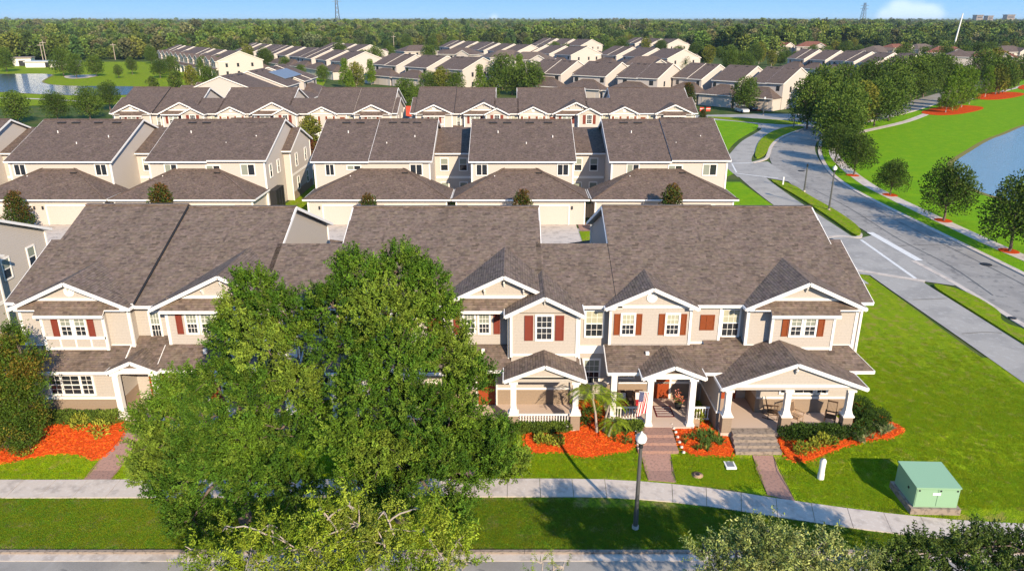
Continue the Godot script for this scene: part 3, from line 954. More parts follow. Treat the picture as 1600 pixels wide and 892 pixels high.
# a detached house: hipped main roof and a front gable
func villa(root: Node3D, roofm: String, wallm: String, w: float, d: float) -> void:
	var roof := MB.new()
	var trim := MB.new()
	var wall := MB.new()
	var he := 5.6
	var hr := he + d * 0.23
	wall.box(-w / 2, w / 2, 0, he, -d / 2, d / 2)
	var e := 0.5
	var a := Vector3(-w / 2 - e, he, d / 2 + e)
	var b := Vector3(w / 2 + e, he, d / 2 + e)
	var c := Vector3(w / 2 + e, he, -d / 2 - e)
	var f := Vector3(-w / 2 - e, he, -d / 2 - e)
	var r0 := Vector3(-w / 2 + d * 0.45, hr, 0)
	var r1 := Vector3(w / 2 - d * 0.45, hr, 0)
	roof.poly([a, b, r1, r0])
	roof.poly([b, c, r1])
	roof.poly([c, f, r0, r1])
	roof.poly([f, a, r0])
	for p in [[a, b], [b, c], [c, f], [f, a]]:
		trim.beam(p[0] - Vector3(0, 0.1, 0), p[1] - Vector3(0, 0.1, 0), 0.12, 0.18)
	gable_front(roof, trim, wall, w * 0.22, w * 0.2, he, he + w * 0.11, d / 2 + 1.6, -1.0, d / 2 + 1.2)
	wall.box(w * 0.22 - w * 0.17, w * 0.22 + w * 0.17, 0, he, d / 2 - 0.1, d / 2 + 1.15)
	for x in [-0.35, -0.12]:
		for y in [1.6, 4.2]:
			part("window", bx(1.2, 1.4, 0.06, "glass"), root, Vector3(w * x, y, d / 2 + 0.02))
	for y in [1.7, 4.2]:
		part("window", bx(1.6, 1.3, 0.06, "glass"), root, Vector3(w * 0.22, y, d / 2 + 1.17))
	part("wall", wall.mesh(M[wallm]), root)
	part("roof", roof.mesh(M[roofm]), root)
	part("white_trim", trim.mesh(M.white_far), root)

func houses() -> void:
	var a := thing("townhouse_row", "tan townhouse row nearest the road, open white-columned porches and red shutters", "townhouses", W(-28.1, 40), 0)
	townhouse(a, 2, "roof", "siding")
	var b := thing("townhouse_row", "beige townhouse row across the alley, seen from its garages, directly behind the nearest row", "townhouses", W(24.9, 102.7), 180, "townhouses behind the nearest row")
	townhouse(b, 1, "roof_brown", "siding_cream")
	var far := thing("townhouse_row", "", "townhouses", Vector3.ZERO, 0)
	far_townhouse(far)
	dup(b, "townhouse_row", "grey-tan townhouse row cut off by the left frame edge, beside the nearest row", W(-84.2, 38.5), 0)
	var bl := dup(b, "townhouse_row", "townhouse row with garages, cut off by the left frame edge, beyond the alley", W(-28.6, 102.7), 180, "townhouses behind the nearest row")
	var sc := MB.new()
	sc.box(-0.7, 0.1, 0, 2.7, -16.6, -13.4)
	var cage := part("screen_enclosure", sc.mesh(M.dark), bl)
	for k in 4:
		part("bar", bx(0.05, 2.7, 0.05, "black_metal"), cage, Vector3(-0.72, 1.35, -16.5 + k * 1.0))
	dup(b, "townhouse_row", "townhouse row with six white street gables, left of the red skip", W(-68.9, 131.5), 0, "townhouses with white gables facing the camera")
	dup(b, "townhouse_row", "townhouse row with six white street gables, right of the red skip", W(-16.6, 131.5), 0, "townhouses with white gables facing the camera")
	var list := [[-3.8, 259.3, 136.1, "townhouse row with white end gables above the leafy garden trees, mid-frame beyond the skip", 1],
		[50.2, 223.1, 142.7, "dark-roofed townhouse row with pale gables just above the right-hand white-gabled row", 0.92],
		[80.5, 205.0, 135.4, "townhouse row with the tan garage door and silver car in front", 0.68],
		[-142.2, 338.2, -53.6, "long white-walled row at the park lawn, its big end gable facing us", 1],
		[-170.9, 377.2, -53.6, "white-walled row at the park lawn, half farther from the big end gable", 1],
		[-49.6, 303.5, 124.7, "stepped roofs of the far-left street, nearest row with the big white end gable", 1],
		[-77.2, 343.3, 124.7, "stepped roofs of the far-left street, middle row of three", 1],
		[-104.7, 383.0, 124.7, "stepped roofs of the far-left street, farthest row of three", 1],
		[-62.7, 386.8, 124.7, "far townhouse row peeping over the stepped roofs, with one white gable end", 1],
		[112.7, 497.7, 115.4, "farthest townhouse row against the woods right of centre, four white gables", 1],
		[79.3, 328.6, 119.9, "brown-roofed townhouse row behind the dark-roofed row, right of centre", 1],
		[41.6, 359.3, 120.5, "brown-roofed townhouse row with a white gable end, near the frame centre", 1],
		[16.8, 386.0, 118.5, "townhouse row among far roofs left of the frame centre, nearer one", 1],
		[-3.3, 429.3, 121.3, "townhouse row among far roofs at the wood edge, left of the frame centre", 1],
		[56.5, 491.1, 126.1, "townhouse row at the wood edge above the frame centre, white gable end", 1],
		[145.5, 309.3, 122.6, "townhouse block with two long roofs behind the oak grove, left one", 0.6],
		[155.7, 285.5, 115.4, "townhouse block with a white gable behind the oak grove, right one", 0.6],
		[-72.4, 216, -90, "townhouse row end-on behind the left white-gabled row, solar panels on its roof", 1]]
	for k in list.size():
		var q: Array = list[k]
		var o: Node3D = far if k == 0 else dup(far, "townhouse_row", q[3], W(q[0], q[1]), q[2], "townhouse rows of the far streets")
		o.position = W(q[0], q[1])
		o.rotation_degrees.y = q[2]
		o.scale.x = q[4]
		tag(o, q[3], "townhouses", "townhouse rows of the far streets")
	var vs := [[172.57, 507.54, 20, "red", "red-roofed house among trees, leftmost of the far right-hand red roofs"],
		[190.01, 493.3, -15, "red", "red-roofed house among trees, second of the far right-hand red roofs"],
		[218.31, 443.48, 30, "red", "red-roofed house above the oak grove, near its middle"],
		[224.93, 402.72, -20, "red", "big red-roofed house with hipped roof, beneath the white mast"],
		[262.32, 412.2, 15, "brown", "brown-roofed house at the right frame edge, close to the woods"],
		[219.77, 353.8, -30, "red", "low red-brown roofed house near the right frame edge behind street trees"],
		[232.87, 443.48, 25, "grey", "grey-roofed house right of a red roof above the oak grove"],
		[192.93, 412.2, 40, "grey", "pale house with a grey roof above the oak grove, left of the red roofs"],
		[169.8, 592.95, 10, "red", "small far red roof at the wood edge, left of a twin"],
		[184.35, 592.95, -10, "red", "small far red roof at the wood edge, right of a twin"],
		[-51.98, 422.13, 30, "brown", "brown hipped house behind the leafy garden trees, left of the frame centre"],
		[-25.31, 385.0, -20, "brown", "brown hipped house right behind the mid-frame townhouse row"],
		[-2.91, 353.8, 20, "grey", "grey house with small front gable left of the dark-roofed row"],
		[8.24, 333.5, -10, "grey", "grey gabled house touching the dark-roofed row's left end"],
		[50.94, 294.02, 0, "brown", "wide brown-roofed house with white front gable over the dark-roofed row"],
		[207.92, 361.12, 60, "brown", "brown-roofed house above street trees, beneath the leaning white mast"]]
	var pr := {}
	for k in vs.size():
		var q: Array = vs[k]
		var key: String = q[3]
		if not pr.has(key):
			var o := thing("detached_house", q[4], "house", W(q[0], q[1]), q[2], "detached houses beyond the townhouses")
			villa(o, "roof_red" if key == "red" else ("roof_brown" if key == "brown" else "roof"), "far_wall" if key == "grey" else "siding_cream", 19, 13)
			pr[key] = o
		else:
			dup(pr[key], "detached_house", q[4], W(q[0], q[1]), q[2], "detached houses beyond the townhouses")


# ------------------------------------------------------------------ ground, roads, water
func P2(a: Array) -> PackedVector2Array:
	var p := PackedVector2Array()
	for k in range(0, a.size(), 2):
		p.push_back(Vector2(a[k], a[k + 1]))
	return p

# smooths a closed outline
func soft(p: PackedVector2Array, times := 2) -> PackedVector2Array:
	for t in times:
		var q := PackedVector2Array()
		for k in p.size():
			var a := p[k]
			var b := p[(k + 1) % p.size()]
			q.push_back(a.lerp(b, 0.25))
			q.push_back(a.lerp(b, 0.75))
		p = q
	return p

# a flat sheet that follows the slope before the houses
func sheet_mesh(p: PackedVector2Array, lift: float, m: Material, skirt := 0.0) -> ArrayMesh:
	var b := MB.new()
	for band in [[-500.0, S0], [S0, S1], [S1, 9000.0]]:
		var r := PackedVector2Array([Vector2(-9000, band[0]), Vector2(9000, band[0]), Vector2(9000, band[1]), Vector2(-9000, band[1])])
		for piece in Geometry2D.intersect_polygons(p, r):
			var ix := Geometry2D.triangulate_polygon(piece)
			for k in range(0, ix.size(), 3):
				var t := [piece[ix[k]], piece[ix[k + 1]], piece[ix[k + 2]]]
				if (t[1] - t[0]).cross(t[2] - t[0]) < 0:
					t = [t[0], t[2], t[1]]
				b.poly([W(t[0].x, t[0].y, th(t[0].y) + lift), W(t[1].x, t[1].y, th(t[1].y) + lift), W(t[2].x, t[2].y, th(t[2].y) + lift)])
	if skirt > 0.0:
		var n := p.size()
		for k in n:
			var a := p[k]
			var c := p[(k + 1) % n]
			b.quad(W(a.x, a.y, th(a.y) + lift - skirt), W(c.x, c.y, th(c.y) + lift - skirt), W(c.x, c.y, th(c.y) + lift), W(a.x, a.y, th(a.y) + lift))
	return b.mesh(m)

func sheet(called: String, a: Array, lift: float, m: String, smooth := 0, skirt := 0.0) -> MeshInstance3D:
	var p := P2(a)
	if smooth: p = soft(p, smooth)
	if called == "brick_walk": bare.append(p)
	return struct_(called, sheet_mesh(p, lift, M[m], skirt))

var bare := []

func bed(label: String, a: Array, smooth := 2) -> void:
	var p := soft(P2(a), smooth)
	bare.append(p)
	var o := part("mulch_bed", sheet_mesh(p, 0.05, M.mulch, 0.12), self)
	tag(o, label, "mulch bed", "orange mulch beds", "structure")

# a band along a polyline
func band(pts: Array, half: float) -> Array:
	var l := []
	var r := []
	var p := P2(pts)
	for k in p.size():
		var d := (p[min(k + 1, p.size() - 1)] - p[max(k - 1, 0)]).normalized()
		var s := Vector2(-d.y, d.x) * half
		l.append(p[k] + s)
		r.push_front(p[k] - s)
	var out := []
	for q in l + r:
		out.append(q.x)
		out.append(q.y)
	return out

func smooth_line(pts: Array, steps := 5) -> Array:
	var c := Curve2D.new()
	var p := P2(pts)
	for k in p.size():
		var t := (p[min(k + 1, p.size() - 1)] - p[max(k - 1, 0)]) / 6.0
		c.add_point(p[k], -t, t)
	var out := []
	for k in p.size() - 1:
		for j in steps:
			var q := c.sample(k, float(j) / steps)
			out.append_array([q.x, q.y])
	out.append_array([p[p.size() - 1].x, p[p.size() - 1].y])
	return out

func setting() -> void:
	sheet("ground", [-7000, -60, 7000, -60, 7000, 8500, -7000, 8500], -0.06, "ground")
	# ---- front strip
	sheet("lawn", [-70, 32.4, 32, 32.4, 32.2, 64, 30.2, 64.5, 30.2, 60.5, -70, 60.5], -0.03, "lawn")
	sheet("verge", [-70, 27.2, 60, 27.2, 60, 27.9, 32, 27.9, 32, 32.5, -70, 32.5], -0.034, "verge")
	sheet("lawn", [4.0, 32.6, 10.0, 32.1, 14.1, 30.8, 21.1, 29.2, 32.6, 28.6, 32.6, 46, 26, 46, 26, 32.6], -0.026, "lawn")
	sheet("front_road", [-80, 17, 60, 17, 60, 26.55, -80, 26.55], -0.03, "asphalt")
	var gutter := MB.new()
	gutter.box(-80, 60, LOW - 0.12, LOW - 0.005, -26.95, -26.5)
	struct_("gutter", gutter.mesh(M.concrete))
	for k in 28:
		var c := MB.new()
		c.box(0.01, 3.03, -0.2, 0.1, -0.17, 0)
		c.box(0.01, 3.03, -0.2, 0.02, -0.26, -0.17)
		var o := part("curb", c.mesh(M.concrete_old), self, Vector3(-42.0 + k * 3.04, LOW, -26.94))
		o.set_meta("kind", "structure")
	# ---- front sidewalk slabs
	var path := P2(smooth_line([-60, 31.8, -30, 31.8, -10, 31.85, 3.2, 31.88, 7, 31.6, 10, 31.05, 13.9, 30.0, 17.5, 29.15, 21.5, 28.5, 27, 28.1, 36, 27.95], 10))
	var walk := Node3D.new()
	walk.name = "sidewalk"
	add_child(walk)
	tag(walk, "", "", "", "structure")
	var dist := 0.0
	var marks := []
	var step := 1.66
	for k in path.size() - 1:
		var l := path[k].distance_to(path[k + 1])
		while dist <= l:
			var q := path[k].lerp(path[k + 1], dist / l)
			var d := (path[k + 1] - path[k]).normalized()
			marks.append([q, Vector2(-d.y, d.x)])
			dist += step
		dist -= l
	for k in marks.size() - 1:
		var b := MB.new()
		var e := 0.012
		var q0: Vector2 = marks[k][0].lerp(marks[k + 1][0], e / step)
		var q1: Vector2 = marks[k + 1][0].lerp(marks[k][0], e / step)
		var s0: Vector2 = marks[k][1] * 0.76
		var s1: Vector2 = marks[k + 1][1] * 0.76
		var y := LOW + 0.01 + rng.randf_range(0.0, 0.012)
		var c := [q0 - s0, q1 - s1, q1 + s1, q0 + s0]
		b.poly([W(c[0].x, c[0].y, y), W(c[1].x, c[1].y, y), W(c[2].x, c[2].y, y), W(c[3].x, c[3].y, y)])
		for j in 4:
			var a2: Vector2 = c[j]
			var b2: Vector2 = c[(j + 1) % 4]
			b.quad(W(a2.x, a2.y, y - 0.12), W(b2.x, b2.y, y - 0.12), W(b2.x, b2.y, y), W(a2.x, a2.y, y))
		part("slab", b.mesh(M.concrete), walk)
	# ---- garden walks
	sheet("brick_walk", [7.02, 32.55, 8.42, 32.35, 8.55, 34.6, 6.95, 34.6], -0.005, "brick_walk", 0, 0.05)
	for k in 3:
		var st := MB.new()
		st.box(6.8 + k * 0.06, 9.0 - k * 0.03, LOW - 0.1, th(34.6) + 0.16 * (k + 1), -36.75, -34.62 - 0.55 * k)
		struct_("brick_step", st.mesh(M.brick_walk))
	sheet("brick_walk", [12.75, 31.3, 13.95, 30.75, 14.05, 34.5, 12.95, 34.5], -0.005, "brick_walk", 0, 0.05)
	for k in 4:
		var st := MB.new()
		st.box(12.05 + 0.03 * k, 14.55 - 0.03 * k, LOW - 0.1, LOW + 0.26 + 0.155 * (k + 1), -36.2, -34.55 - 0.34 * k)
		struct_("step", st.mesh(M.concrete_old))
	sheet("brick_walk", [-22.1, 32.5, -20.7, 32.5, -20.6, 37.4, -21.9, 37.4], -0.005, "brick_walk", 0, 0.05)
	sheet("brick_walk", [-3.2, 32.5, -1.8, 32.5, -1.8, 36.4, -3.2, 36.4], -0.005, "brick_walk", 0, 0.05)
	# ---- mulch beds
	bed("orange mulch bed by the left sidewalk, before the room with three windows", [-31, 33.7, -27, 33.9, -25.2, 34.6, -23.5, 34.7, -21.7, 33.9, -21.6, 38.3, -31, 38.3], 2)
	bed("orange mulch bed with the small palms between two porches", [0.6, 36.3, 0.9, 34.55, 2.6, 34.9, 3.9, 34.25, 5.2, 34.7, 6.75, 34.85, 6.9, 37.2, 5.6, 37.4, 5.6, 40, 3.9, 40, 3.7, 36.6, 2.2, 36.3], 2)
	bed("orange mulch bed between the brick walk and the concrete steps", [9.1, 37.3, 9.05, 34.95, 9.9, 34.5, 11.0, 34.55, 12.0, 34.35, 11.95, 36.2, 11.3, 36.3, 11.2, 38, 9.5, 38], 1)
	bed("orange mulch bed curving round the right corner porch hedge", [14.62, 36.1, 14.65, 34.15, 15.7, 34.0, 17.4, 34.85, 19.4, 35.6, 21.4, 35.9, 22.1, 36.5, 21.7, 37.5, 20.6, 39.8, 19.5, 39.8, 19.4, 36.4, 17, 36.1], 2)
	# ---- alley and streets between the rows
	sheet("alley", [-90, 61, 31.2, 61, 31.2, 79.2, -90, 79.2], -0.02, "lane")
	for q in [[-22.4, -14.6], [-12.9, -8], [-6, 0.3], [2.4, 7.2], [10, 16], [18, 23.5], [-42.5, -36], [-34.5, -29], [-62, -56], [-54, -46]]:
		sheet("driveway", [q[0], 70.5, q[1], 70.5, q[1], 80.8, q[0], 80.8], 0.0, "concrete")
	sheet("lawn", [-28.3, 69, -22.7, 69, -22.7, 110, -28.3, 110], 0.0, "lawn")
	sheet("lawn", [25.0, 80, 32.4, 80, 32.4, 104, 25, 104], 0.0, "bank")
	sheet("lawn", [24.8, 106, 33.2, 107.5, 33.6, 118, 36.5, 127, 42, 140.5, 47.4, 150.5, 52.5, 159.5, 55.0, 169, 47, 176, 28, 178, 25, 120], 0.0, "bank", 1)
	sheet("lawn", [7.3, 70, 9.8, 70, 9.8, 78, 7.3, 78], 0.0, "lawn")
	sheet("lawn", [-43, 64, -36, 64, -36, 70, -43, 70], 0.0, "lawn")
	sheet("street", [-120, 113, 30, 113, 36, 117, 36, 122, 28, 121, -120, 121], -0.02, "asphalt")
	sheet("alley", [-90, 158, 20, 158, 60, 160, 97, 168, 97, 182, 62, 185, 20, 178, -90, 178], -0.02, "lane")
	sheet("alley", [-21, 120, -16, 120, -14.5, 200, -22, 200], -0.016, "asphalt")
	# ---- the avenue: straight beside the nearest row, then bending right
	var mid := smooth_line([39.5, 20, 42.3, 40, 42.5, 60, 42.4, 80, 42.6, 97, 44.3, 112, 47.4, 125, 52, 138, 58.5, 150, 67, 161, 80, 174, 97, 191, 118, 215, 150, 252, 190, 300], 6)
	sheet("avenue", band(mid, 3.9), 0.0, "asphalt")
	var lane_l := smooth_line([34.3, 20, 34.4, 45, 34.2, 62, 34.3, 80, 34.6, 98, 35.6, 112, 37.5, 122, 41, 131, 45.5, 141, 50.5, 150, 54.5, 158, 55.8, 166, 50, 173, 40, 177], 6)
	sheet("service_lane", band(lane_l, 1.9), 0.004, "lane")
	sheet("junction", [30.9, 63.8, 36.2, 61.6, 39.2, 60, 39.5, 77, 36.6, 75.2, 31.2, 76], 0.010, "lane")
	sheet("junction", [33, 107.5, 37, 106.8, 40.5, 103, 41.5, 120, 38.6, 119, 33.5, 118], 0.010, "lane")
	# painted lines and pale concrete edgings
	for q in [[31.9, 69.0, 31.8, 65.0, 0.16], [36.5, 74.6, 35.9, 62.3, 0.16], [38.75, 77.5, 38.95, 67.5, 0.36], [35.0, 118.3, 38.7, 118.6, 0.2], [35.1, 117.8, 33.8, 110.8, 0.12], [33.4, 110.2, 38.6, 106.4, 0.16]]:
		sheet("road_marking", band([q[0], q[1], q[2], q[3]], q[4]), 0.022, "paint")
	for q in [[30.9, 65.2, 36.4, 61.6], [38.3, 67.4, 38.7, 61, 38.6, 52, 38.6, 40], [38.6, 40, 38.2, 27], [31.8, 74.6, 34.6, 76.1, 36.6, 75.6, 37.5, 77.2]]:
		sheet("edging", band(smooth_line(q, 4), 0.26), 0.03, "concrete", 0, 0.1)
	var right_edge := smooth_line([46.3, 20, 46.3, 60, 46.1, 80, 46.15, 97, 47.6, 109, 50.8, 121, 55, 133, 61.2, 146.5, 69.5, 158, 82.5, 171.5, 99.5, 188.5, 121, 213], 6)
	sheet("avenue_curb", band(right_edge, 0.28), 0.10, "concrete", 0, 0.14)
	var left_edge := smooth_line([38.7, 118.8, 41.7, 122, 43.9, 127, 47.4, 136, 51.6, 144.4, 57, 152.5, 64.5, 161.5, 72, 168.5], 6)
	sheet("avenue_curb", band(left_edge, 0.28), 0.10, "concrete", 0, 0.14)
	# worn places of the avenue: tar seams and a patch
	for q in [[40.2, 58, 41.0, 66, 40.6, 75, 41.2, 88, 40.9, 99], [44.2, 52, 44.5, 63, 44.1, 80, 44.4, 92], [39.2, 84.5, 42, 84.2, 45.9, 84.7], [39.3, 72.4, 42.5, 72.8, 45.9, 72.3], [33.0, 50, 34.9, 50.3, 36.0, 50.1], [33.0, 57, 36.0, 57.3]]:
		sheet("tar_seam", band(smooth_line(q, 4), 0.035), 0.026, "tar")
	sheet("road_patch", [42.9, 88.2, 45.2, 88.0, 45.3, 91.4, 43.0, 91.5], 0.014, "asphalt_dark")
	sheet("road_patch", [-16, 23.5, -9.5, 23.4, -9.5, 25.3, -16, 25.4], -0.02, "asphalt_dark")
	# grass islands with raised rims
	for q in [[37.0, 106.3, 39.2, 101.9, 38.75, 95.5, 39.0, 88.5, 38.8, 82.4, 38.2, 78.4, 37.0, 75.9, 36.5, 76.5, 36.8, 81.0, 36.95, 86.9, 37.1, 94.4, 36.9, 100.2], [36.25, 61.2, 38.0, 59.5, 38.5, 57.4, 38.4, 54, 37.4, 52.6, 37.4, 51.4, 38.2, 50.5, 38.0, 40, 36.4, 40, 36.3, 50.7, 36.3, 55.4], [39.6, 121.0, 43.6, 127, 47.2, 136.4, 51.4, 144.8, 57, 153, 63.5, 161, 60, 162, 54.0, 155, 48.4, 145.0, 44.2, 134.8], [57.5, 164.5, 66, 166, 62, 172, 50, 177.5, 44, 178.5]]:
		var p := soft(P2(q), 2)
		struct_("grass_island", sheet_mesh(p, 0.13, M.lawn, 0.2))
	# ---- right bank, walk along the avenue and the pond
	sheet("lawn", [46.5, 20, 46.5, 60, 46.3, 80, 46.4, 97, 47.9, 109, 51.1, 121, 55.3, 133, 61.5, 146.5, 69.8, 158, 82.8, 171.5, 100, 188.5, 121, 213, 152, 250, 190, 296, 330, 330, 330, 20], 0.012, "bank")
	var sw := smooth_line([50.4, 20, 49.9, 60, 49.3, 72, 49.15, 84, 49.3, 97, 49.9, 104, 51.9, 115, 55.0, 126.5, 60.5, 139, 69, 151, 89, 170, 110, 195, 129, 216, 142, 229, 175, 263, 210, 300], 5)
	sheet("avenue_walk", band(sw, 0.8), 0.04, "concrete", 0, 0.06)
	var pond := soft(P2([130, 178, 111, 163, 99.8, 151, 90.9, 142.5, 78.2, 127.5, 70.5, 118.5, 66.0, 109, 62.8, 100.2, 62.6, 95.5, 64, 90.9, 72, 82, 90, 76, 150, 74, 240, 90, 260, 190, 180, 200]), 2)
	struct_("shore", sheet_mesh(grow(pond, 0.9), 0.03, M.shore))
	struct_("pond", sheet_mesh(pond, 0.045, M.water))
	# the left pond and its lawns
	sheet("lawn", [-260, 200, -105, 200, -60, 235, -72, 300, -100, 420, -300, 420], 0.0, "lawn", 1)
	var pl := soft(P2([-300, 330, -215, 323, -194, 327, -182, 300, -171, 277, -155, 264, -132, 263, -112, 258, -109, 244, -119, 229, -140, 232, -172, 247, -300, 240]), 2)
	struct_("shore", sheet_mesh(grow(pl, 0.8), 0.03, M.shore))
	struct_("pond", sheet_mesh(pl, 0.05, M.water_grey))
	sheet("park_walk", band(smooth_line([-215, 222, -170, 226, -140, 221, -118, 212], 5), 0.9), 0.03, "concrete")
	sheet("sand_bank", [-186, 318, -172, 296, -166, 300, -170, 320], 0.06, "concrete", 2)

func grow(p: PackedVector2Array, by: float) -> PackedVector2Array:
	var r := Geometry2D.offset_polygon(p, by)
	return r[0] if r.size() else p


# ------------------------------------------------------------------ trees and plants
func rdir(r: RandomNumberGenerator) -> Vector3:
	var z := r.randf_range(-1, 1)
	var a := r.randf_range(0, TAU)
	var s := sqrt(1 - z * z)
	return Vector3(s * cos(a), z, s * sin(a))

func limb(b: MB, p: Vector3, q: Vector3, r0: float, r1: float, r: RandomNumberGenerator, sag := 0.12, steps := 5, sides := 6) -> void:
	var pts := []
	var rad := []
	var l := p.distance_to(q)
	for k in steps + 1:
		var t := float(k) / steps
		var j := 0.0 if k == 0 else l * 0.035
		pts.append(p.lerp(q, t) + Vector3(r.randf_range(-j, j), sin(t * PI) * l * sag + r.randf_range(-j, j), r.randf_range(-j, j)))
		rad.append(lerpf(r0, r1, t))
	b.tube(pts, rad, sides)

# a spray of leaves round a short twig, about one metre long
func spray_mesh(seed_: int, leaves: int, ll: float, lw: float, m: Material, twig: bool, spread := 0.5) -> ArrayMesh:
	var r := RandomNumberGenerator.new()
	r.seed = seed_
	var b := MB.new()
	if twig:
		b.col = Color(0.5, 0.42, 0.34)
		b.tube([Vector3(0, -0.05, 0), Vector3(0.03, 0.4, 0.02), Vector3(-0.02, 0.8, 0.0)], [0.014, 0.009, 0.004], 4)
	for k in leaves:
		var t := r.randf()
		var base := Vector3(r.randf_range(-1, 1) * spread * 0.5, t * 0.9, r.randf_range(-1, 1) * spread * 0.5) * (0.5 + 0.5 * t)
		var d := (rdir(r) + Vector3(0, 0.5, 0)).normalized()
		var s := d.cross(rdir(r)).normalized()
		var v := r.randf_range(0.75, 1.25)
		b.col = Color(v, v * r.randf_range(0.95, 1.06), v * r.randf_range(0.7, 1.2))
		b.leaf(base, d, s, ll * r.randf_range(0.7, 1.25), lw * r.randf_range(0.8, 1.2))
	return b.mesh(m)

# sprays on clumps: blobs are [centre, radius, flatness]
func sprays(parent: Node3D, called: String, mesh: Mesh, blobs: Array, per_m2: float, size: float, tones: Array, r: RandomNumberGenerator, droop := 0.0) -> void:
	var tr := []
	var cc := []
	var gap := noise(r.seed % 1000, 0.5, 3)
	for q in blobs:
		var c: Vector3 = q[0]
		var rad: float = q[1]
		var count := int(4 * PI * rad * rad * per_m2)
		var tone: Color = tones[r.randi() % tones.size()]
		for k in count:
			var d := rdir(r)
			if d.y < -0.55 and r.randf() < 0.6:
				continue
			var f := pow(r.randf(), 0.45) if k % 3 else r.randf() * 0.42
			var p := c + d * rad * Vector3(1, q[2], 1) * (0.38 + 0.68 * f)
			if f > 0.42 and gap.get_noise_3dv(p) < 0.07:
				continue
			var up := (d * 0.9 + Vector3(0, 0.55 - droop, 0) + rdir(r) * 0.55).normalized()
			var side := up.cross(rdir(r)).normalized()
			var s := size * r.randf_range(0.65, 1.3)
			tr.append(Transform3D(Basis(side, up, side.cross(up)).scaled(Vector3(s, s, s)), p))
			var tn: Color = tone.lerp(tones[r.randi() % tones.size()], 0.45)
			var v := r.randf_range(0.6, 1.4)
			cc.append(Color(tn.r * v, tn.g * v, tn.b * v))
	var mm := MultiMesh.new()
	mm.transform_format = MultiMesh.TRANSFORM_3D
	mm.use_colors = true
	mm.mesh = mesh
	mm.instance_count = tr.size()
	for k in tr.size():
		mm.set_instance_transform(k, tr[k])
		mm.set_instance_color(k, cc[k])
	var o := MultiMeshInstance3D.new()
	o.name = called
	o.multimesh = mm
	parent.add_child(o, true)
	o.set_meta("kind", "stuff")

# a near tree: trunk, limbs to every clump, and sprays
func near_tree(label: String, category: String, at: Vector3, trunk_h: float, trunk_r: float, blobs: Array, dens: float, size: float, mesh: Mesh, tones: Array, seed_: int, bark := "bark") -> Node3D:
	var r := RandomNumberGenerator.new()
	r.seed = seed_
	var t := thing("tree", label, category, at)
	var b := MB.new()
	var fork := Vector3(0, trunk_h, 0)
	limb(b, Vector3(0, -0.2, 0), fork, trunk_r, trunk_r * 0.7, r, 0.0, 4, 10)
	part("trunk", b.mesh(M[bark]), t)
	var lb := MB.new()
	var hubs := [fork]
	for q in blobs:
		var near: Vector3 = hubs[0]
		for h in hubs:
			if h.y < q[0].y and h.distance_to(q[0]) < near.distance_to(q[0]):
				near = h
		var midp: Vector3 = near.lerp(q[0], 0.6)
		limb(lb, near, q[0], trunk_r * (0.42 if near == fork else 0.2), 0.02, r)
		hubs.append(midp)
		for k in 5:
			limb(lb, q[0], q[0] + rdir(r) * q[1] * 0.95, 0.035, 0.008, r, 0.05, 3, 4)
	part("limbs", lb.mesh(M[bark]), t).set_meta("kind", "stuff")
	sprays(t, "crown", mesh, blobs, dens, size, tones, r)
	return t

# one mesh of leaves for shrubs and middle-distance trees
func leaf_cloud(blobs: Array, count: int, ll: float, lw: float, tones: Array, seed_: int, m: Material, upright := 0.5) -> ArrayMesh:
	var r := RandomNumberGenerator.new()
	r.seed = seed_
	var b := MB.new()
	var total := 0.0
	for q in blobs: total += q[1] * q[1]
	for q in blobs:
		var tone: Color = tones[r.randi() % tones.size()]
		var n := int(count * q[1] * q[1] / total)
		for k in n:
			var d := rdir(r)
			var p: Vector3 = q[0] + d * q[1] * Vector3(1, q[2], 1) * (0.35 + 0.7 * pow(r.randf(), 0.5))
			var dir := (d * 0.8 + Vector3(0, upright, 0) + rdir(r) * 0.8).normalized()
			var s := dir.cross(rdir(r)).normalized()
			var v := r.randf_range(0.7, 1.3)
			var tn := tone.lerp(tones[r.randi() % tones.size()], 0.5)
			b.col = Color(tn.r * v, tn.g * v, tn.b * v)
			b.leaf(p, dir, s, ll * r.randf_range(0.7, 1.3), lw * r.randf_range(0.7, 1.3))
	return b.mesh(m)

# clumps filling a crown: kind "round", "cone" or "spread", about 1 m radius and 0..1 high
func crown_blobs(kind: String, rad: float, y0: float, y1: float, n: int, r: RandomNumberGenerator) -> Array:
	var out := []
	for k in n:
		var t := (k + r.randf()) / n
		var y := lerpf(y0, y1, t)
		var w := 1.0
		match kind:
			"round": w = sqrt(maxf(0.05, 1 - pow(2 * t - 0.9, 2) * 0.85))
			"cone": w = 1.02 - 0.72 * t
			"spread": w = 0.75 + 0.45 * t - 0.75 * t * t
		var a := k * 2.4 + r.randf_range(-0.5, 0.5)
		var br := rad * r.randf_range(0.34, 0.5) * (0.6 + 0.4 * w)
		var d := maxf(0.0, rad * w - br * 0.8) * sqrt(r.randf_range(0.25, 1.0))
		out.append([Vector3(cos(a) * d, y, sin(a) * d), br, 0.8])
	return out

var kinds := {}
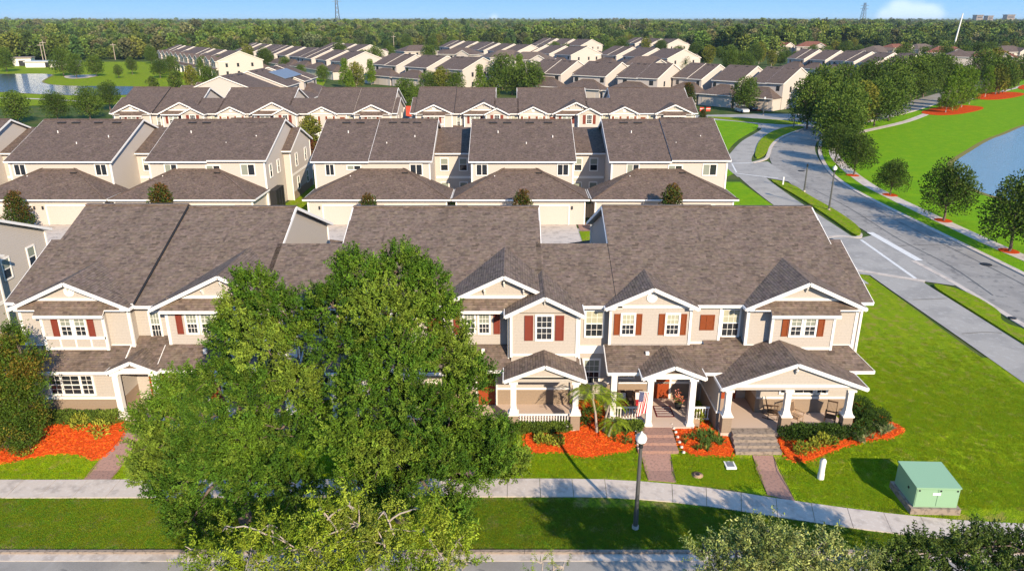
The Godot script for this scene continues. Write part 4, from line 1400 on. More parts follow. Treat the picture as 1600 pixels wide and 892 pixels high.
# prototypes are unit-less: built at true size, then copied with a scale close to 1
func tree_kind(key: String) -> Array:
	if kinds.has(key):
		return kinds[key]
	var spec: Array = {
		"oak_a": ["spread", 4.5, 2.0, 6.2, 17, 6600, 0.26, 0.16, [Color(0.05, 0.085, 0.018), Color(0.075, 0.115, 0.022), Color(0.032, 0.06, 0.014)], 0.16, "bark"],
		"oak_b": ["round", 3.0, 1.9, 6.6, 15, 4800, 0.24, 0.15, [Color(0.055, 0.09, 0.02), Color(0.085, 0.12, 0.025), Color(0.035, 0.062, 0.015)], 0.15, "bark"],
		"bright": ["cone", 3.2, 1.6, 10.0, 20, 4800, 0.34, 0.22, [Color(0.11, 0.19, 0.02), Color(0.15, 0.22, 0.025), Color(0.07, 0.13, 0.015)], 0.16, "bark_pale"],
		"magnolia": ["cone", 2.3, 0.9, 5.0, 18, 4600, 0.26, 0.13, [Color(0.035, 0.065, 0.014), Color(0.05, 0.085, 0.02), Color(0.12, 0.055, 0.02), Color(0.028, 0.05, 0.012)], 0.10, "bark"],
		"dark": ["round", 5.2, 2.0, 9.6, 22, 5200, 0.42, 0.28, [Color(0.065, 0.11, 0.02), Color(0.10, 0.15, 0.027), Color(0.04, 0.075, 0.015)], 0.22, "bark"],
		"yellow": ["round", 3.4, 1.6, 7.6, 15, 3200, 0.38, 0.26, [Color(0.13, 0.15, 0.025), Color(0.19, 0.18, 0.03), Color(0.08, 0.11, 0.02)], 0.16, "bark_pale"],
		"red": ["round", 2.6, 1.6, 5.4, 13, 2600, 0.32, 0.2, [Color(0.10, 0.03, 0.02), Color(0.06, 0.05, 0.02), Color(0.13, 0.05, 0.02)], 0.12, "bark"],
		"bush": ["round", 1.6, 0.3, 2.6, 10, 1800, 0.22, 0.14, [Color(0.07, 0.11, 0.02), Color(0.11, 0.15, 0.03), Color(0.04, 0.07, 0.015)], 0.08, "bark"],
	}[key]
	var r := RandomNumberGenerator.new()
	r.seed = key.hash()
	var blobs := crown_blobs(spec[0], spec[1], spec[2], spec[3], spec[4], r)
	var crown := leaf_cloud(blobs, spec[5], spec[6], spec[7], spec[8], key.hash() + 1, M.leaf_far, 0.4)
	var b := MB.new()
	var top := Vector3(0, spec[2] * 0.9, 0)
	limb(b, Vector3(0, -0.1, 0), top, spec[9], spec[9] * 0.7, r, 0.0, 3, 8)
	for q in blobs:
		limb(b, top, q[0], spec[9] * 0.45, 0.03, r, 0.08, 3, 5)
	kinds[key] = [crown, b.mesh(M[spec[10]])]
	return kinds[key]

func tree(key: String, x: float, d: float, s: float, label: String, group := "") -> void:
	var k := tree_kind(key)
	var o := thing("shrub" if key == "bush" else "tree", label, "shrub" if key == "bush" else "tree", W(x, d, th(d)), fmod(x * 73.0 + d * 37.0, 360.0), group)
	part("crown", k[0], o)
	part("trunk", k[1], o)
	o.scale = Vector3(s, s * (0.94 + fmod(absf(x) * 0.37, 0.14)), s)

func hedge(called: String, label: String, blobs: Array, n: int, tones: Array, ll := 0.085, lw := 0.05, up := 0.6, cat := "hedge", grp := "") -> void:
	var o := part(called, leaf_cloud(blobs, n, ll, lw, tones, label.hash(), M.leaf_far, up), self)
	tag(o, label, cat, grp)

func row_blobs(x0: float, x1: float, d0: float, d1: float, h: float, rad: float, n: int, r: RandomNumberGenerator) -> Array:
	var out := []
	for k in n:
		var t := (k + 0.5) / n
		var d := lerpf(d0, d1, t) + r.randf_range(-0.1, 0.1)
		out.append([W(lerpf(x0, x1, t), d, th(d) + h * 0.5), rad * r.randf_range(0.9, 1.1), h / rad / 2])
	return out

# tufts of strap leaves
func tuft(b: MB, at: Vector3, n: int, l: float, w: float, tones: Array, r: RandomNumberGenerator) -> void:
	for k in n:
		var a := r.randf_range(0, TAU)
		var o := Vector3(cos(a), 0, sin(a))
		var tilt := r.randf_range(0.25, 1.1)
		var d0 := (o * sin(tilt * 0.6) + Vector3.UP * cos(tilt * 0.6)).normalized()
		var d1 := (o * sin(tilt * 1.6) + Vector3.UP * cos(tilt * 1.6)).normalized()
		var s := Vector3(-o.z, 0, o.x)
		b.col = tones[r.randi() % tones.size()]
		var ll := l * r.randf_range(0.7, 1.2)
		var m := at + d0 * ll * 0.5
		b.quad(at - s * w * 0.3, at + s * w * 0.3, m + s * w * 0.5, m - s * w * 0.5)
		b.tri(m - s * w * 0.5, m + s * w * 0.5, m + d1 * ll * 0.5)

func palm(label: String, at: Vector3, h: float, lean: Vector3, fl: float, seed_: int) -> void:
	var r := RandomNumberGenerator.new()
	r.seed = seed_
	var o := thing("palm", label, "palm", at, 0, "small palms in the orange bed")
	var b := MB.new()
	var top := lean + Vector3(0, h, 0)
	b.tube([Vector3(0, -0.1, 0), lean * 0.35 + Vector3(0, h * 0.5, 0), top], [0.09, 0.06, 0.055], 8)
	part("trunk", b.mesh(M.bark_pale), o)
	for k in 9:
		var f := MB.new()
		var a := TAU * k / 9 + r.randf_range(-0.2, 0.2)
		var out := Vector3(cos(a), 0, sin(a))
		var rise := r.randf_range(0.25, 1.0)
		var pts := []
		for j in 9:
			var t := j / 8.0
			pts.append(top + out * fl * t * (0.95 - 0.15 * rise) + Vector3(0, fl * (rise * t - (0.55 + rise * 0.6) * t * t), 0))
		f.col = Color(0.11, 0.15, 0.03)
		f.tube(pts, [0.018, 0.016, 0.015, 0.013, 0.012, 0.01, 0.008, 0.006, 0.004], 4)
		var side := Vector3(-out.z, 0, out.x)
		for j in 24:
			var t := 0.2 + 0.8 * j / 24.0
			var i := int(t * 8)
			var p: Vector3 = pts[i].lerp(pts[min(i + 1, 8)], t * 8 - i)
			for s in [-1.0, 1.0]:
				var d: Vector3 = (side * s + out * 0.6 + Vector3(0, -0.25 + r.randf_range(-0.2, 0.2), 0)).normalized()
				var v := r.randf_range(0.8, 1.3)
				f.col = Color(0.19 * v, 0.25 * v, 0.02)
				f.leaf(p, d, d.cross(Vector3.UP).normalized(), fl * 0.36 * (1.0 - 0.6 * absf(t - 0.45)), 0.035)
		part("frond", f.mesh(M.leaf), o)

func trees() -> void:
	var r := RandomNumberGenerator.new()
	r.seed = 99
	# ---- the big oaks in the foreground
	var oak := spray_mesh(3, 54, 0.20, 0.09, M.leaf, true, 0.34)
	var fine := spray_mesh(4, 50, 0.14, 0.06, M.leaf, true, 0.28)
	var og := [Color(0.065, 0.138, 0.016), Color(0.105, 0.185, 0.02), Color(0.044, 0.098, 0.013), Color(0.17, 0.235, 0.034)]
	var yg := [Color(0.17, 0.25, 0.02), Color(0.25, 0.32, 0.03), Color(0.11, 0.185, 0.018), Color(0.23, 0.27, 0.045)]
	var dg := [Color(0.19, 0.24, 0.075), Color(0.27, 0.32, 0.10), Color(0.125, 0.165, 0.05), Color(0.36, 0.385, 0.14)]
	near_tree("big dense live oak, the right one of the foreground pair before the porches", "oak tree", W(-5.2, 29.3, LOW), 3.0, 0.36, [[Vector3(0.20, 11.98, -1.20), 1.14, 0.85], [Vector3(-1.36, 12.01, -0.70), 1.12, 0.85], [Vector3(1.58, 11.54, -1.20), 1.01, 0.85], [Vector3(-2.32, 10.93, 0.30), 1.22, 0.85], [Vector3(-0.09, 10.84, 0.80), 1.44, 0.85], [Vector3(1.86, 10.24, -0.70), 1.27, 0.85], [Vector3(-1.67, 9.62, 1.30), 1.32, 0.85], [Vector3(0.50, 9.28, 1.80), 1.43, 0.85], [Vector3(2.41, 8.64, -0.20), 1.14, 0.85], [Vector3(3.32, 6.82, -0.70), 1.18, 0.85], [Vector3(-1.05, 8.08, 2.30), 1.30, 0.85], [Vector3(0.99, 7.20, 2.30), 1.44, 0.85], [Vector3(2.55, 6.04, 0.80), 1.39, 0.85], [Vector3(4.31, 3.84, -0.70), 1.22, 0.85], [Vector3(5.20, 2.96, -0.20), 0.86, 0.85], [Vector3(3.48, 3.45, 0.80), 1.43, 0.85], [Vector3(1.96, 4.75, 2.30), 1.35, 0.85], [Vector3(-0.07, 5.69, 2.80), 1.44, 0.85], [Vector3(-1.47, 6.29, 2.80), 1.07, 0.85], [Vector3(0.35, 3.51, 2.80), 1.35, 0.85], [Vector3(2.42, 2.18, 2.30), 1.14, 0.85], [Vector3(3.90, 4.12, 0.30), 1.18, 0.85], [Vector3(-1.25, 3.83, 2.80), 1.22, 0.85], [Vector3(2.99, 7.29, -1.70), 0.94, 0.85]], 19.0, 0.58, oak, og, 51)
	near_tree("big dense live oak, the left one of the foreground pair before the porches", "oak tree", W(-12.6, 29.3, LOW), 3.0, 0.34, [[Vector3(1.60, 11.42, -0.70), 0.95, 0.85], [Vector3(0.66, 10.54, -0.70), 0.96, 0.85], [Vector3(2.50, 10.73, -0.20), 0.99, 0.85], [Vector3(0.12, 9.25, -0.20), 1.01, 0.85], [Vector3(2.25, 9.39, 0.80), 1.22, 0.85], [Vector3(3.63, 9.76, 0.30), 0.87, 0.85], [Vector3(-0.33, 7.65, 0.30), 1.06, 0.85], [Vector3(1.79, 7.55, 1.30), 1.35, 0.85], [Vector3(3.45, 7.85, 1.30), 1.10, 0.85], [Vector3(-2.25, 6.44, -0.20), 1.17, 0.85], [Vector3(-3.82, 5.19, -0.70), 1.01, 0.85], [Vector3(-0.58, 6.02, 1.30), 1.25, 0.85], [Vector3(-3.25, 4.12, 0.30), 1.26, 0.85], [Vector3(1.47, 5.69, 1.80), 1.36, 0.85], [Vector3(3.20, 5.87, 2.10), 1.22, 0.85], [Vector3(-0.65, 4.11, 1.80), 1.26, 0.85], [Vector3(-2.50, 2.45, 1.30), 1.17, 0.85], [Vector3(1.37, 3.48, 2.30), 1.37, 0.85], [Vector3(3.29, 3.48, 2.30), 1.12, 0.85], [Vector3(-4.02, 2.64, 0.10), 0.94, 0.85], [Vector3(3.99, 6.36, 0.80), 0.81, 0.85], [Vector3(-1.12, 5.00, 1.70), 1.12, 0.85], [Vector3(-1.59, 1.46, 1.80), 1.03, 0.85]], 19.0, 0.58, oak, og, 52)
	near_tree("yellow-green thin-leaved tree across the road at the bottom centre", "tree", W(-4.6, 19.8, LOW), 2.2, 0.18, [[Vector3(-5.38, 5.11, -0.20), 0.75, 0.85], [Vector3(-4.04, 5.63, -0.20), 0.75, 0.85], [Vector3(-2.84, 5.90, -0.50), 0.75, 0.85], [Vector3(-1.49, 5.89, -0.20), 0.82, 0.85], [Vector3(-0.49, 6.51, -0.70), 0.70, 0.85], [Vector3(0.41, 6.14, -0.20), 0.82, 0.85], [Vector3(1.62, 6.26, -0.70), 0.70, 0.85], [Vector3(2.27, 5.37, -0.20), 0.69, 0.85], [Vector3(3.10, 5.12, -0.50), 0.43, 0.85], [Vector3(1.28, 5.29, 0.30), 0.89, 0.85], [Vector3(-0.33, 5.46, 0.50), 0.88, 0.85], [Vector3(-2.21, 5.21, 0.50), 0.88, 0.85], [Vector3(-4.13, 4.69, 0.50), 0.89, 0.85], [Vector3(2.49, 4.25, 0.30), 0.75, 0.85], [Vector3(-6.13, 4.32, -0.20), 0.51, 0.85], [Vector3(-1.17, 4.45, 0.80), 1.13, 0.85], [Vector3(0.88, 4.19, 0.80), 1.13, 0.85], [Vector3(-1.74, 7.07, -0.80), 0.33, 0.85], [Vector3(-0.78, 7.20, -0.80), 0.29, 0.85], [Vector3(-3.51, 6.44, -0.80), 0.33, 0.85], [Vector3(-4.93, 6.39, -0.70), 0.29, 0.85], [Vector3(0.36, 6.95, -0.80), 0.33, 0.85], [Vector3(1.53, 7.07, -0.80), 0.29, 0.85], [Vector3(2.78, 5.87, -0.70), 0.29, 0.85], [Vector3(-6.06, 5.64, -0.50), 0.29, 0.85]], 15.0, 0.7, fine, yg, 53, "bark_pale")
	near_tree("grey-green leafy treetop at the bottom edge right of centre", "tree", W(7.3, 19.6, LOW), 2.2, 0.16, [[Vector3(-0.76, 5.53, -0.40), 0.58, 0.85], [Vector3(0.06, 5.79, -0.40), 0.69, 0.85], [Vector3(1.08, 6.04, -0.40), 0.72, 0.85], [Vector3(2.21, 5.48, -0.40), 0.73, 0.85], [Vector3(3.26, 5.48, -0.40), 0.77, 0.85], [Vector3(0.61, 5.18, 0.10), 0.95, 0.85], [Vector3(2.30, 4.93, 0.10), 0.95, 0.85], [Vector3(4.18, 5.01, -0.40), 0.77, 0.85], [Vector3(-0.61, 5.10, -0.00), 0.67, 0.85], [Vector3(1.34, 4.60, 0.60), 1.12, 0.85], [Vector3(3.56, 4.33, 0.30), 0.95, 0.85], [Vector3(-0.30, 6.00, -0.70), 0.31, 0.85], [Vector3(1.17, 6.44, -0.80), 0.35, 0.85], [Vector3(0.56, 6.18, -0.80), 0.31, 0.85], [Vector3(2.02, 6.11, -0.70), 0.35, 0.85], [Vector3(3.10, 6.00, -0.70), 0.35, 0.85]], 15.0, 0.72, fine, dg, 54, "bark_pale")
	near_tree("darker leafy treetop in the bottom right corner", "tree", W(12.8, 20.4, LOW), 2.2, 0.18, [[Vector3(0.23, 4.84, -0.10), 0.69, 0.85], [Vector3(1.43, 5.05, -0.40), 0.70, 0.85], [Vector3(2.65, 5.01, -0.60), 0.72, 0.85], [Vector3(3.89, 4.96, -0.80), 0.73, 0.85], [Vector3(5.02, 4.85, -0.80), 0.81, 0.85], [Vector3(0.68, 4.53, 0.40), 0.88, 0.85], [Vector3(2.49, 4.62, 0.20), 0.98, 0.85], [Vector3(4.36, 4.27, 0.10), 0.99, 0.85], [Vector3(5.71, 4.63, -0.10), 1.09, 0.85], [Vector3(-0.15, 4.40, 0.40), 0.68, 0.85]], 22.0, 0.5, oak, [Color(0.08, 0.125, 0.025), Color(0.12, 0.165, 0.04), Color(0.055, 0.09, 0.022)], 55)
	near_tree("small yellow-green sprig of a treetop at the bottom edge, below the lamp", "tree", W(0.8, 19.5, LOW), 2.6, 0.1, [[Vector3(0.13, 5.71, -0.10), 0.30, 0.85], [Vector3(-0.07, 5.29, -0.00), 0.34, 0.85], [Vector3(0.55, 5.46, -0.10), 0.30, 0.85], [Vector3(0.86, 5.56, -0.10), 0.23, 0.85], [Vector3(0.24, 4.69, 0.20), 0.49, 0.85]], 7.0, 0.42, fine, yg, 56, "bark_pale")
	# ---- left magnolia and the alley magnolias
	var mg := [Color(0.06, 0.11, 0.016), Color(0.095, 0.15, 0.02), Color(0.22, 0.13, 0.025), Color(0.05, 0.09, 0.016), Color(0.075, 0.13, 0.018), Color(0.055, 0.10, 0.015)]
	var msp := spray_mesh(6, 26, 0.19, 0.085, M.leaf, true, 0.7)
	near_tree("magnolia with rusty leaf undersides at the left frame edge", "magnolia", W(-27.3, 35.2, -0.2), 0.9, 0.12, [[Vector3(0.64, 1.12, 0.80), 0.93, 0.85], [Vector3(1.48, 0.79, 0.90), 0.56, 0.85], [Vector3(-0.30, 0.73, 0.80), 0.93, 0.85], [Vector3(2.06, 3.84, 0.20), 0.80, 0.85], [Vector3(2.31, 5.23, -0.00), 0.55, 0.85], [Vector3(1.47, 1.58, 0.60), 0.74, 0.85], [Vector3(0.19, 1.20, 0.60), 0.87, 0.85], [Vector3(1.61, 6.14, -0.00), 0.72, 0.85], [Vector3(1.03, 4.96, 0.20), 0.85, 0.85], [Vector3(1.86, 4.77, 0.20), 0.73, 0.85], [Vector3(1.38, 3.57, 0.40), 0.92, 0.85], [Vector3(0.43, 2.90, 0.20), 0.93, 0.85], [Vector3(1.74, 2.62, 0.40), 0.68, 0.85], [Vector3(1.09, 2.16, 0.60), 0.92, 0.85], [Vector3(-0.13, 3.84, 0.20), 0.92, 0.85], [Vector3(-0.58, 1.93, 0.20), 1.09, 0.85], [Vector3(1.43, 6.64, -0.10), 0.48, 0.85], [Vector3(0.53, 5.78, -0.00), 0.73, 0.85]], 24.0, 0.62, msp, mg, 61)
	for q in [["oak_a", 49.4, 70.5, 1.05, "street oak at the right frame edge on the avenue verge, nearest one", "street oaks beside the avenue walk"],
		["oak_a", 49.4, 82.4, 0.94, "wide street oak beside the avenue walk, nearest the pond corner", "street oaks beside the avenue walk"],
		["oak_a", 49.6, 95.5, 0.69, "small rounded street oak on the avenue verge, left of the wide one", "street oaks beside the avenue walk"],
		["oak_a", 50.5, 108.7, 0.9, "street oak on the verge where the avenue starts to bend", "street oaks beside the avenue walk"],
		["oak_a", 52.3, 119.6, 0.87, "street oak at the outside of the avenue's bend, right behind another", "street oaks beside the avenue walk"],
		["dark", 59.1, 132.9, 0.64, "pale-topped oak on the outer bend of the avenue, front of the grove", "street oaks beside the avenue walk"],
		["dark", 58.0, 134.0, 0.91, "first grove oak past the bend, nearest the lamp post", "oaks of the dense grove along the avenue"],
		["dark", 61.5, 141.0, 0.99, "tall dark grove oak behind the avenue lamp", "oaks of the dense grove along the avenue"],
		["dark", 66.0, 149.0, 0.99, "grove oak standing over the avenue walk, second behind the bend", "oaks of the dense grove along the avenue"],
		["yellow", 72.0, 156.0, 1.24, "olive-topped grove oak above the far piece of avenue", "oaks of the dense grove along the avenue"],
		["dark", 78.0, 162.0, 0.99, "grove oak with its bare trunk seen against the avenue", "oaks of the dense grove along the avenue"],
		["dark", 86.0, 172.0, 1.03, "grove oak left of the bright green trees", "oaks of the dense grove along the avenue"],
		["dark", 62.0, 158.0, 0.99, "grove oak at the left end, beside the end house wall", "oaks of the dense grove along the avenue"],
		["dark", 70.0, 172.0, 1.08, "grove oak across the avenue, behind the left end of the grove", "oaks of the dense grove along the avenue"],
		["dark", 80.0, 185.0, 1.12, "grove oak across the avenue, in the middle of the grove", "oaks of the dense grove along the avenue"],
		["oak_a", 92.0, 197.0, 1.76, "grove oak across the avenue, behind the bright green trees", "oaks of the dense grove along the avenue"],
		["dark", 104.0, 208.0, 1.12, "grove oak across the avenue, farther right", "oaks of the dense grove along the avenue"],
		["dark", 118.0, 222.0, 1.12, "dark oak behind the second orange bed on the bank", "oaks of the dense grove along the avenue"],
		["bright", 111.7, 192.3, 1.07, "tall bright green tree in the first orange bed on the bank, left one", "bright green trees in the orange beds on the bank"],
		["bright", 117.4, 198.1, 1.0, "bright green tree in the first orange bed on the bank, middle one", "bright green trees in the orange beds on the bank"],
		["bright", 107.1, 186.8, 0.87, "bright green tree at the left end of the first orange bed", "bright green trees in the orange beds on the bank"],
		["bright", 123.9, 205.8, 0.86, "bright green tree at the right end of the first orange bed", "bright green trees in the orange beds on the bank"],
		["yellow", 147.7, 233.0, 1.11, "yellowing tree in the second orange bed, left one", "bright green trees in the orange beds on the bank"],
		["yellow", 156.1, 241.4, 1.13, "orange-tinged tree in the second orange bed, right one", "bright green trees in the orange beds on the bank"],
		["bright", 139.8, 225.1, 0.84, "green tree at the near end of the second orange bed", "bright green trees in the orange beds on the bank"],
		["dark", 177.3, 268.0, 0.94, "dark tree at the right frame edge over the second orange bed", "bright green trees in the orange beds on the bank"],
		["dark", 150.0, 235.0, 1.08, "dark tree behind the yellowing trees of the bank", "bright green trees in the orange beds on the bank"],
		["dark", 137.0, 243.0, 1.12, "dark tree behind the bright green trees, across the avenue", "bright green trees in the orange beds on the bank"],
		["magnolia", -15.3, 77.5, 0.8, "first magnolia before the garages, over the gap left of the middle roof", "young magnolias between the garage driveways"],
		["magnolia", 1.1, 77.5, 0.83, "second magnolia before the garages, beside the open driveway", "young magnolias between the garage driveways"],
		["magnolia", 17.0, 77.5, 0.93, "third magnolia before the garages, over the right roof", "young magnolias between the garage driveways"],
		["magnolia", -37.5, 77.5, 1.05, "magnolia before the left garages, rusty red leaves", "young magnolias between the garage driveways"],
		["magnolia", -53.1, 77.5, 0.87, "magnolia at the left frame edge before the garages", "young magnolias between the garage driveways"],
		["yellow", -34.7, 128.8, 0.73, "yellow-green tree between two townhouse rows, left of the alley lawn"],
		["red", -32.0, 114.7, 0.87, "dark reddish shrub tree at the end of the left garages' lawn"],
		["yellow", -9.2, 113.0, 0.73, "rounded bright tree top poking over the garage row's roof"],
		["dark", -16.5, 124.0, 0.39, "small dark tree beside the red skip"],
		["dark", -27.1, 192.3, 0.73, "large dark tree in the gap between the two white-gabled rows"],
		["dark", -25.4, 198.1, 0.58, "dark tree right behind the large one in the gap"],
		["magnolia", 42.9, 169.8, 0.53, "young tree at the right corner of the white-gabled row"],
		["magnolia", 45.8, 198.1, 1.26, "dark upright tree at the garages, left of the silver car"],
		["dark", 58.0, 189.5, 0.82, "dark upright tree in its own orange ring by the silver car"],
		["bright", -55.5, 255.3, 0.87, "bright green garden tree left of the mid-frame townhouse row", "garden trees behind the white-gabled rows"],
		["yellow", -50.9, 250.5, 1.04, "yellow-green garden tree second from the left, mid-frame row", "garden trees behind the white-gabled rows"],
		["bright", -49.7, 270.7, 0.82, "tall leafy tree at the left corner of the mid-frame row", "garden trees behind the white-gabled rows"],
		["bright", -48.4, 229.0, 0.66, "conical garden tree below the yellow-green one", "garden trees behind the white-gabled rows"],
		["dark", -69.4, 282.1, 0.58, "round dark garden tree left of the bright ones", "garden trees behind the white-gabled rows"],
		["dark", -82.7, 301.0, 0.49, "round dark tree above the solar panels", "garden trees behind the white-gabled rows"],
		["dark", -99.2, 338.7, 0.64, "slim dark tree by the far-left garages", "garden trees behind the white-gabled rows"],
		["dark", -24.6, 229.0, 0.74, "dark tree in front of the mid-frame garages, left one", "garden trees behind the white-gabled rows"],
		["yellow", -21.1, 229.0, 0.98, "olive tree in front of the mid-frame garages, second one", "garden trees behind the white-gabled rows"],
		["dark", -16.9, 229.0, 0.66, "dark tree before the mid-frame garages, third one", "garden trees behind the white-gabled rows"],
		["bright", -9.6, 229.0, 0.86, "pale tree at the white end wall of the mid-frame row", "garden trees behind the white-gabled rows"],
		["dark", -3.1, 250.5, 1.12, "dark tree right of the white end wall, mid-frame", "garden trees behind the white-gabled rows"],
		["dark", 0.0, 233.0, 0.87, "dark tree touching the right white-gabled row, front one", "garden trees behind the white-gabled rows"],
		["bright", 2.6, 262.8, 0.94, "leafy green tree left of the dark-roofed row", "garden trees behind the white-gabled rows"],
		["bush", -5.7, 225.1, 1.98, "low bush under the mid-frame white wall", "garden trees behind the white-gabled rows"],
		["dark", 5.8, 229.0, 0.99, "tall dark tree before the dark-roofed row", "garden trees behind the white-gabled rows"],
		["red", -39.8, 315.1, 1.37, "reddish tree behind the mid-frame row", "garden trees behind the white-gabled rows"],
		["dark", -19.2, 386.8, 0.59, "dark tree behind the mid-frame row", "garden trees behind the white-gabled rows"],
		["yellow", -3.3, 398.1, 0.88, "olive tree right behind the mid-frame end wall", "garden trees behind the white-gabled rows"],
		["dark", -70.7, 450.4, 0.69, "dark tree where the far-left street ends", "garden trees behind the white-gabled rows"],
		["dark", 19.8, 398.1, 0.74, "dark tree between far brown roofs, near the frame centre", "garden trees behind the white-gabled rows"],
		["dark", 35.6, 410.0, 0.83, "second dark tree between far brown roofs", "garden trees behind the white-gabled rows"],
		["dark", 63.4, 584.1, 0.79, "dark tree beside a far white gable", "garden trees behind the white-gabled rows"],
		["dark", 71.9, 326.4, 0.75, "dark tree right of the dark-roofed row", "garden trees behind the white-gabled rows"],
		["yellow", 77.3, 338.7, 0.83, "olive tree right of the dark-roofed row", "garden trees behind the white-gabled rows"],
		["dark", 95.6, 338.7, 0.87, "wide dark tree behind the silver car house", "garden trees behind the white-gabled rows"],
		["dark", 102.6, 338.7, 0.87, "second wide dark tree behind the silver car house", "garden trees behind the white-gabled rows"],
		["yellow", 108.3, 422.7, 0.52, "yellow tree beside a far gable, right of centre", "garden trees behind the white-gabled rows"],
		["red", 123.1, 315.1, 1.13, "dark red tree behind the silver car house", "garden trees behind the white-gabled rows"],
		["red", 136.3, 338.7, 1.26, "dark red tree left of the grove", "garden trees behind the white-gabled rows"],
		["dark", -181.6, 311.4, 1.0, "park tree left of three, next to the pond", "trees on the lawn by the left pond"],
		["dark", -170.6, 301.0, 0.84, "park tree middle of three, next to the pond", "trees on the lawn by the left pond"],
		["dark", -168.4, 311.4, 0.83, "park tree right of three, next to the pond", "trees on the lawn by the left pond"],
		["oak_b", -154.1, 301.0, 0.73, "small round lone tree on the park lawn", "trees on the lawn by the left pond"],
		["oak_b", -159.2, 322.6, 0.96, "lone tree on the upper park lawn", "trees on the lawn by the left pond"],
		["oak_a", -137.8, 301.0, 1.05, "park tree beside the long white row, left one", "trees on the lawn by the left pond"],
		["dark", -139.4, 315.1, 0.76, "park tree beside the long white row, right one", "trees on the lawn by the left pond"],
		["dark", -222.1, 338.7, 0.93, "tree at the left frame edge beyond the pond", "trees on the lawn by the left pond"],
		["dark", -109.9, 167.6, 0.67, "dark shore tree at the left frame edge, near side of the pond", "trees on the lawn by the left pond"],
		["oak_a", -102.3, 169.8, 0.94, "shore tree on the near side of the pond, second from the left", "trees on the lawn by the left pond"],
		["dark", -97.5, 174.3, 0.68, "shore tree left of the white-gabled row", "trees on the lawn by the left pond"],
		["oak_a", -102.0, 192.3, 0.97, "shore tree touching the white-gabled row", "trees on the lawn by the left pond"],
		["bush", -115.3, 245.9, 1.47, "low pond shrub before the park lawn", "trees on the lawn by the left pond"],
		["bush", -110.0, 250.5, 1.93, "pond shrub before the long white row, left one", "trees on the lawn by the left pond"],
		["yellow", -104.8, 250.5, 0.86, "pond shrub before the long white row, middle one", "trees on the lawn by the left pond"],
		["dark", -101.4, 255.3, 0.67, "pond tree before the long white row, right one", "trees on the lawn by the left pond"],
		["dark", -125.7, 315.1, 0.76, "tree against the long white row front", "trees on the lawn by the left pond"],
		["dark", -116.5, 307.9, 0.71, "tree against the corner of the long white row", "trees on the lawn by the left pond"],
		["magnolia", -110.0, 315.1, 1.26, "palm-like tree before the big white end gable", "trees on the lawn by the left pond"],
		["dark", 112.0, 214.0, 1.12, "dark tree across the avenue, first right of the bright trees", "oaks of the dense grove along the avenue"],
		["oak_a", 122.0, 226.0, 1.76, "spreading tree across the avenue, second right of the bright trees", "oaks of the dense grove along the avenue"],
		["dark", 128.0, 236.0, 1.03, "dark tree across the avenue, third right of the bright trees", "oaks of the dense grove along the avenue"],
		["dark", 100.0, 200.0, 1.08, "dark tree just left of the tall bright one, across the avenue", "oaks of the dense grove along the avenue"],
		["yellow", 95.0, 205.0, 1.35, "olive tree across the avenue behind the bright group", "oaks of the dense grove along the avenue"],
		["dark", 160.0, 262.0, 1.12, "dark tree across the avenue near the right frame edge", "oaks of the dense grove along the avenue"],
		["yellow", 172.0, 275.0, 1.46, "olive tree across the avenue at the right frame edge", "oaks of the dense grove along the avenue"],
		["dark", 145.0, 262.0, 1.08, "dark tree deep behind the second orange bed", "oaks of the dense grove along the avenue"],
		["yellow", 150.1, 612.4, 1.01, "garden tree of the belt before the red-roofed houses, first from the left", "garden belt before the red roofs"],
		["dark", 170.6, 625.4, 0.92, "garden tree of the belt before the red-roofed houses, second from the left", "garden belt before the red roofs"],
		["dark", 169.0, 579.3, 0.67, "garden tree of the belt before the red-roofed houses, third from the left", "garden belt before the red roofs"],
		["oak_a", 169.4, 559.4, 1.3, "garden tree of the belt before the red-roofed houses, fourth from the left", "garden belt before the red roofs"],
		["oak_a", 184.1, 569.6, 1.41, "garden tree of the belt before the red-roofed houses, fifth from the left", "garden belt before the red roofs"],
		["oak_a", 214.4, 622.3, 1.34, "garden tree of the belt before the red-roofed houses, sixth from the left", "garden belt before the red roofs"],
		["dark", 194.0, 519.1, 0.69, "garden tree of the belt before the red-roofed houses, seventh from the left", "garden belt before the red roofs"],
		["yellow", 232.9, 600.8, 0.92, "garden tree of the belt before the red-roofed houses, eighth from the left", "garden belt before the red roofs"],
		["oak_a", 212.3, 505.3, 1.1, "garden tree of the belt before the red-roofed houses, ninth from the left", "garden belt before the red roofs"],
		["yellow", 252.6, 574.9, 1.03, "garden tree of the belt before the red-roofed houses, tenth from the left", "garden belt before the red roofs"],
		["dark", 294.8, 629.8, 0.91, "garden tree of the belt before the red-roofed houses, eleventh from the left", "garden belt before the red roofs"],
		["dark", 287.7, 590.6, 0.92, "garden tree of the belt before the red-roofed houses, twelfth from the left", "garden belt before the red roofs"],
		["oak_a", 304.4, 617.8, 1.2, "garden tree of the belt before the red-roofed houses, thirteenth from the left", "garden belt before the red roofs"],
		["oak_a", 269.7, 520.3, 1.33, "garden tree of the belt before the red-roofed houses, fourteenth from the left", "garden belt before the red roofs"],
		["dark", 294.7, 549.5, 0.92, "garden tree of the belt before the red-roofed houses, fifteenth from the left", "garden belt before the red roofs"],
		["dark", 327.6, 578.4, 0.94, "garden tree of the belt before the red-roofed houses, sixteenth from the left", "garden belt before the red roofs"],
		["oak_a", 366.8, 627.0, 1.27, "garden tree of the belt before the red-roofed houses, seventeenth from the left", "garden belt before the red roofs"],
		["dark", 359.7, 603.5, 0.67, "garden tree of the belt before the red-roofed houses, eighteenth from the left", "garden belt before the red roofs"],
		["oak_a", 359.6, 570.5, 1.36, "garden tree of the belt before the red-roofed houses, nineteenth from the left", "garden belt before the red roofs"],
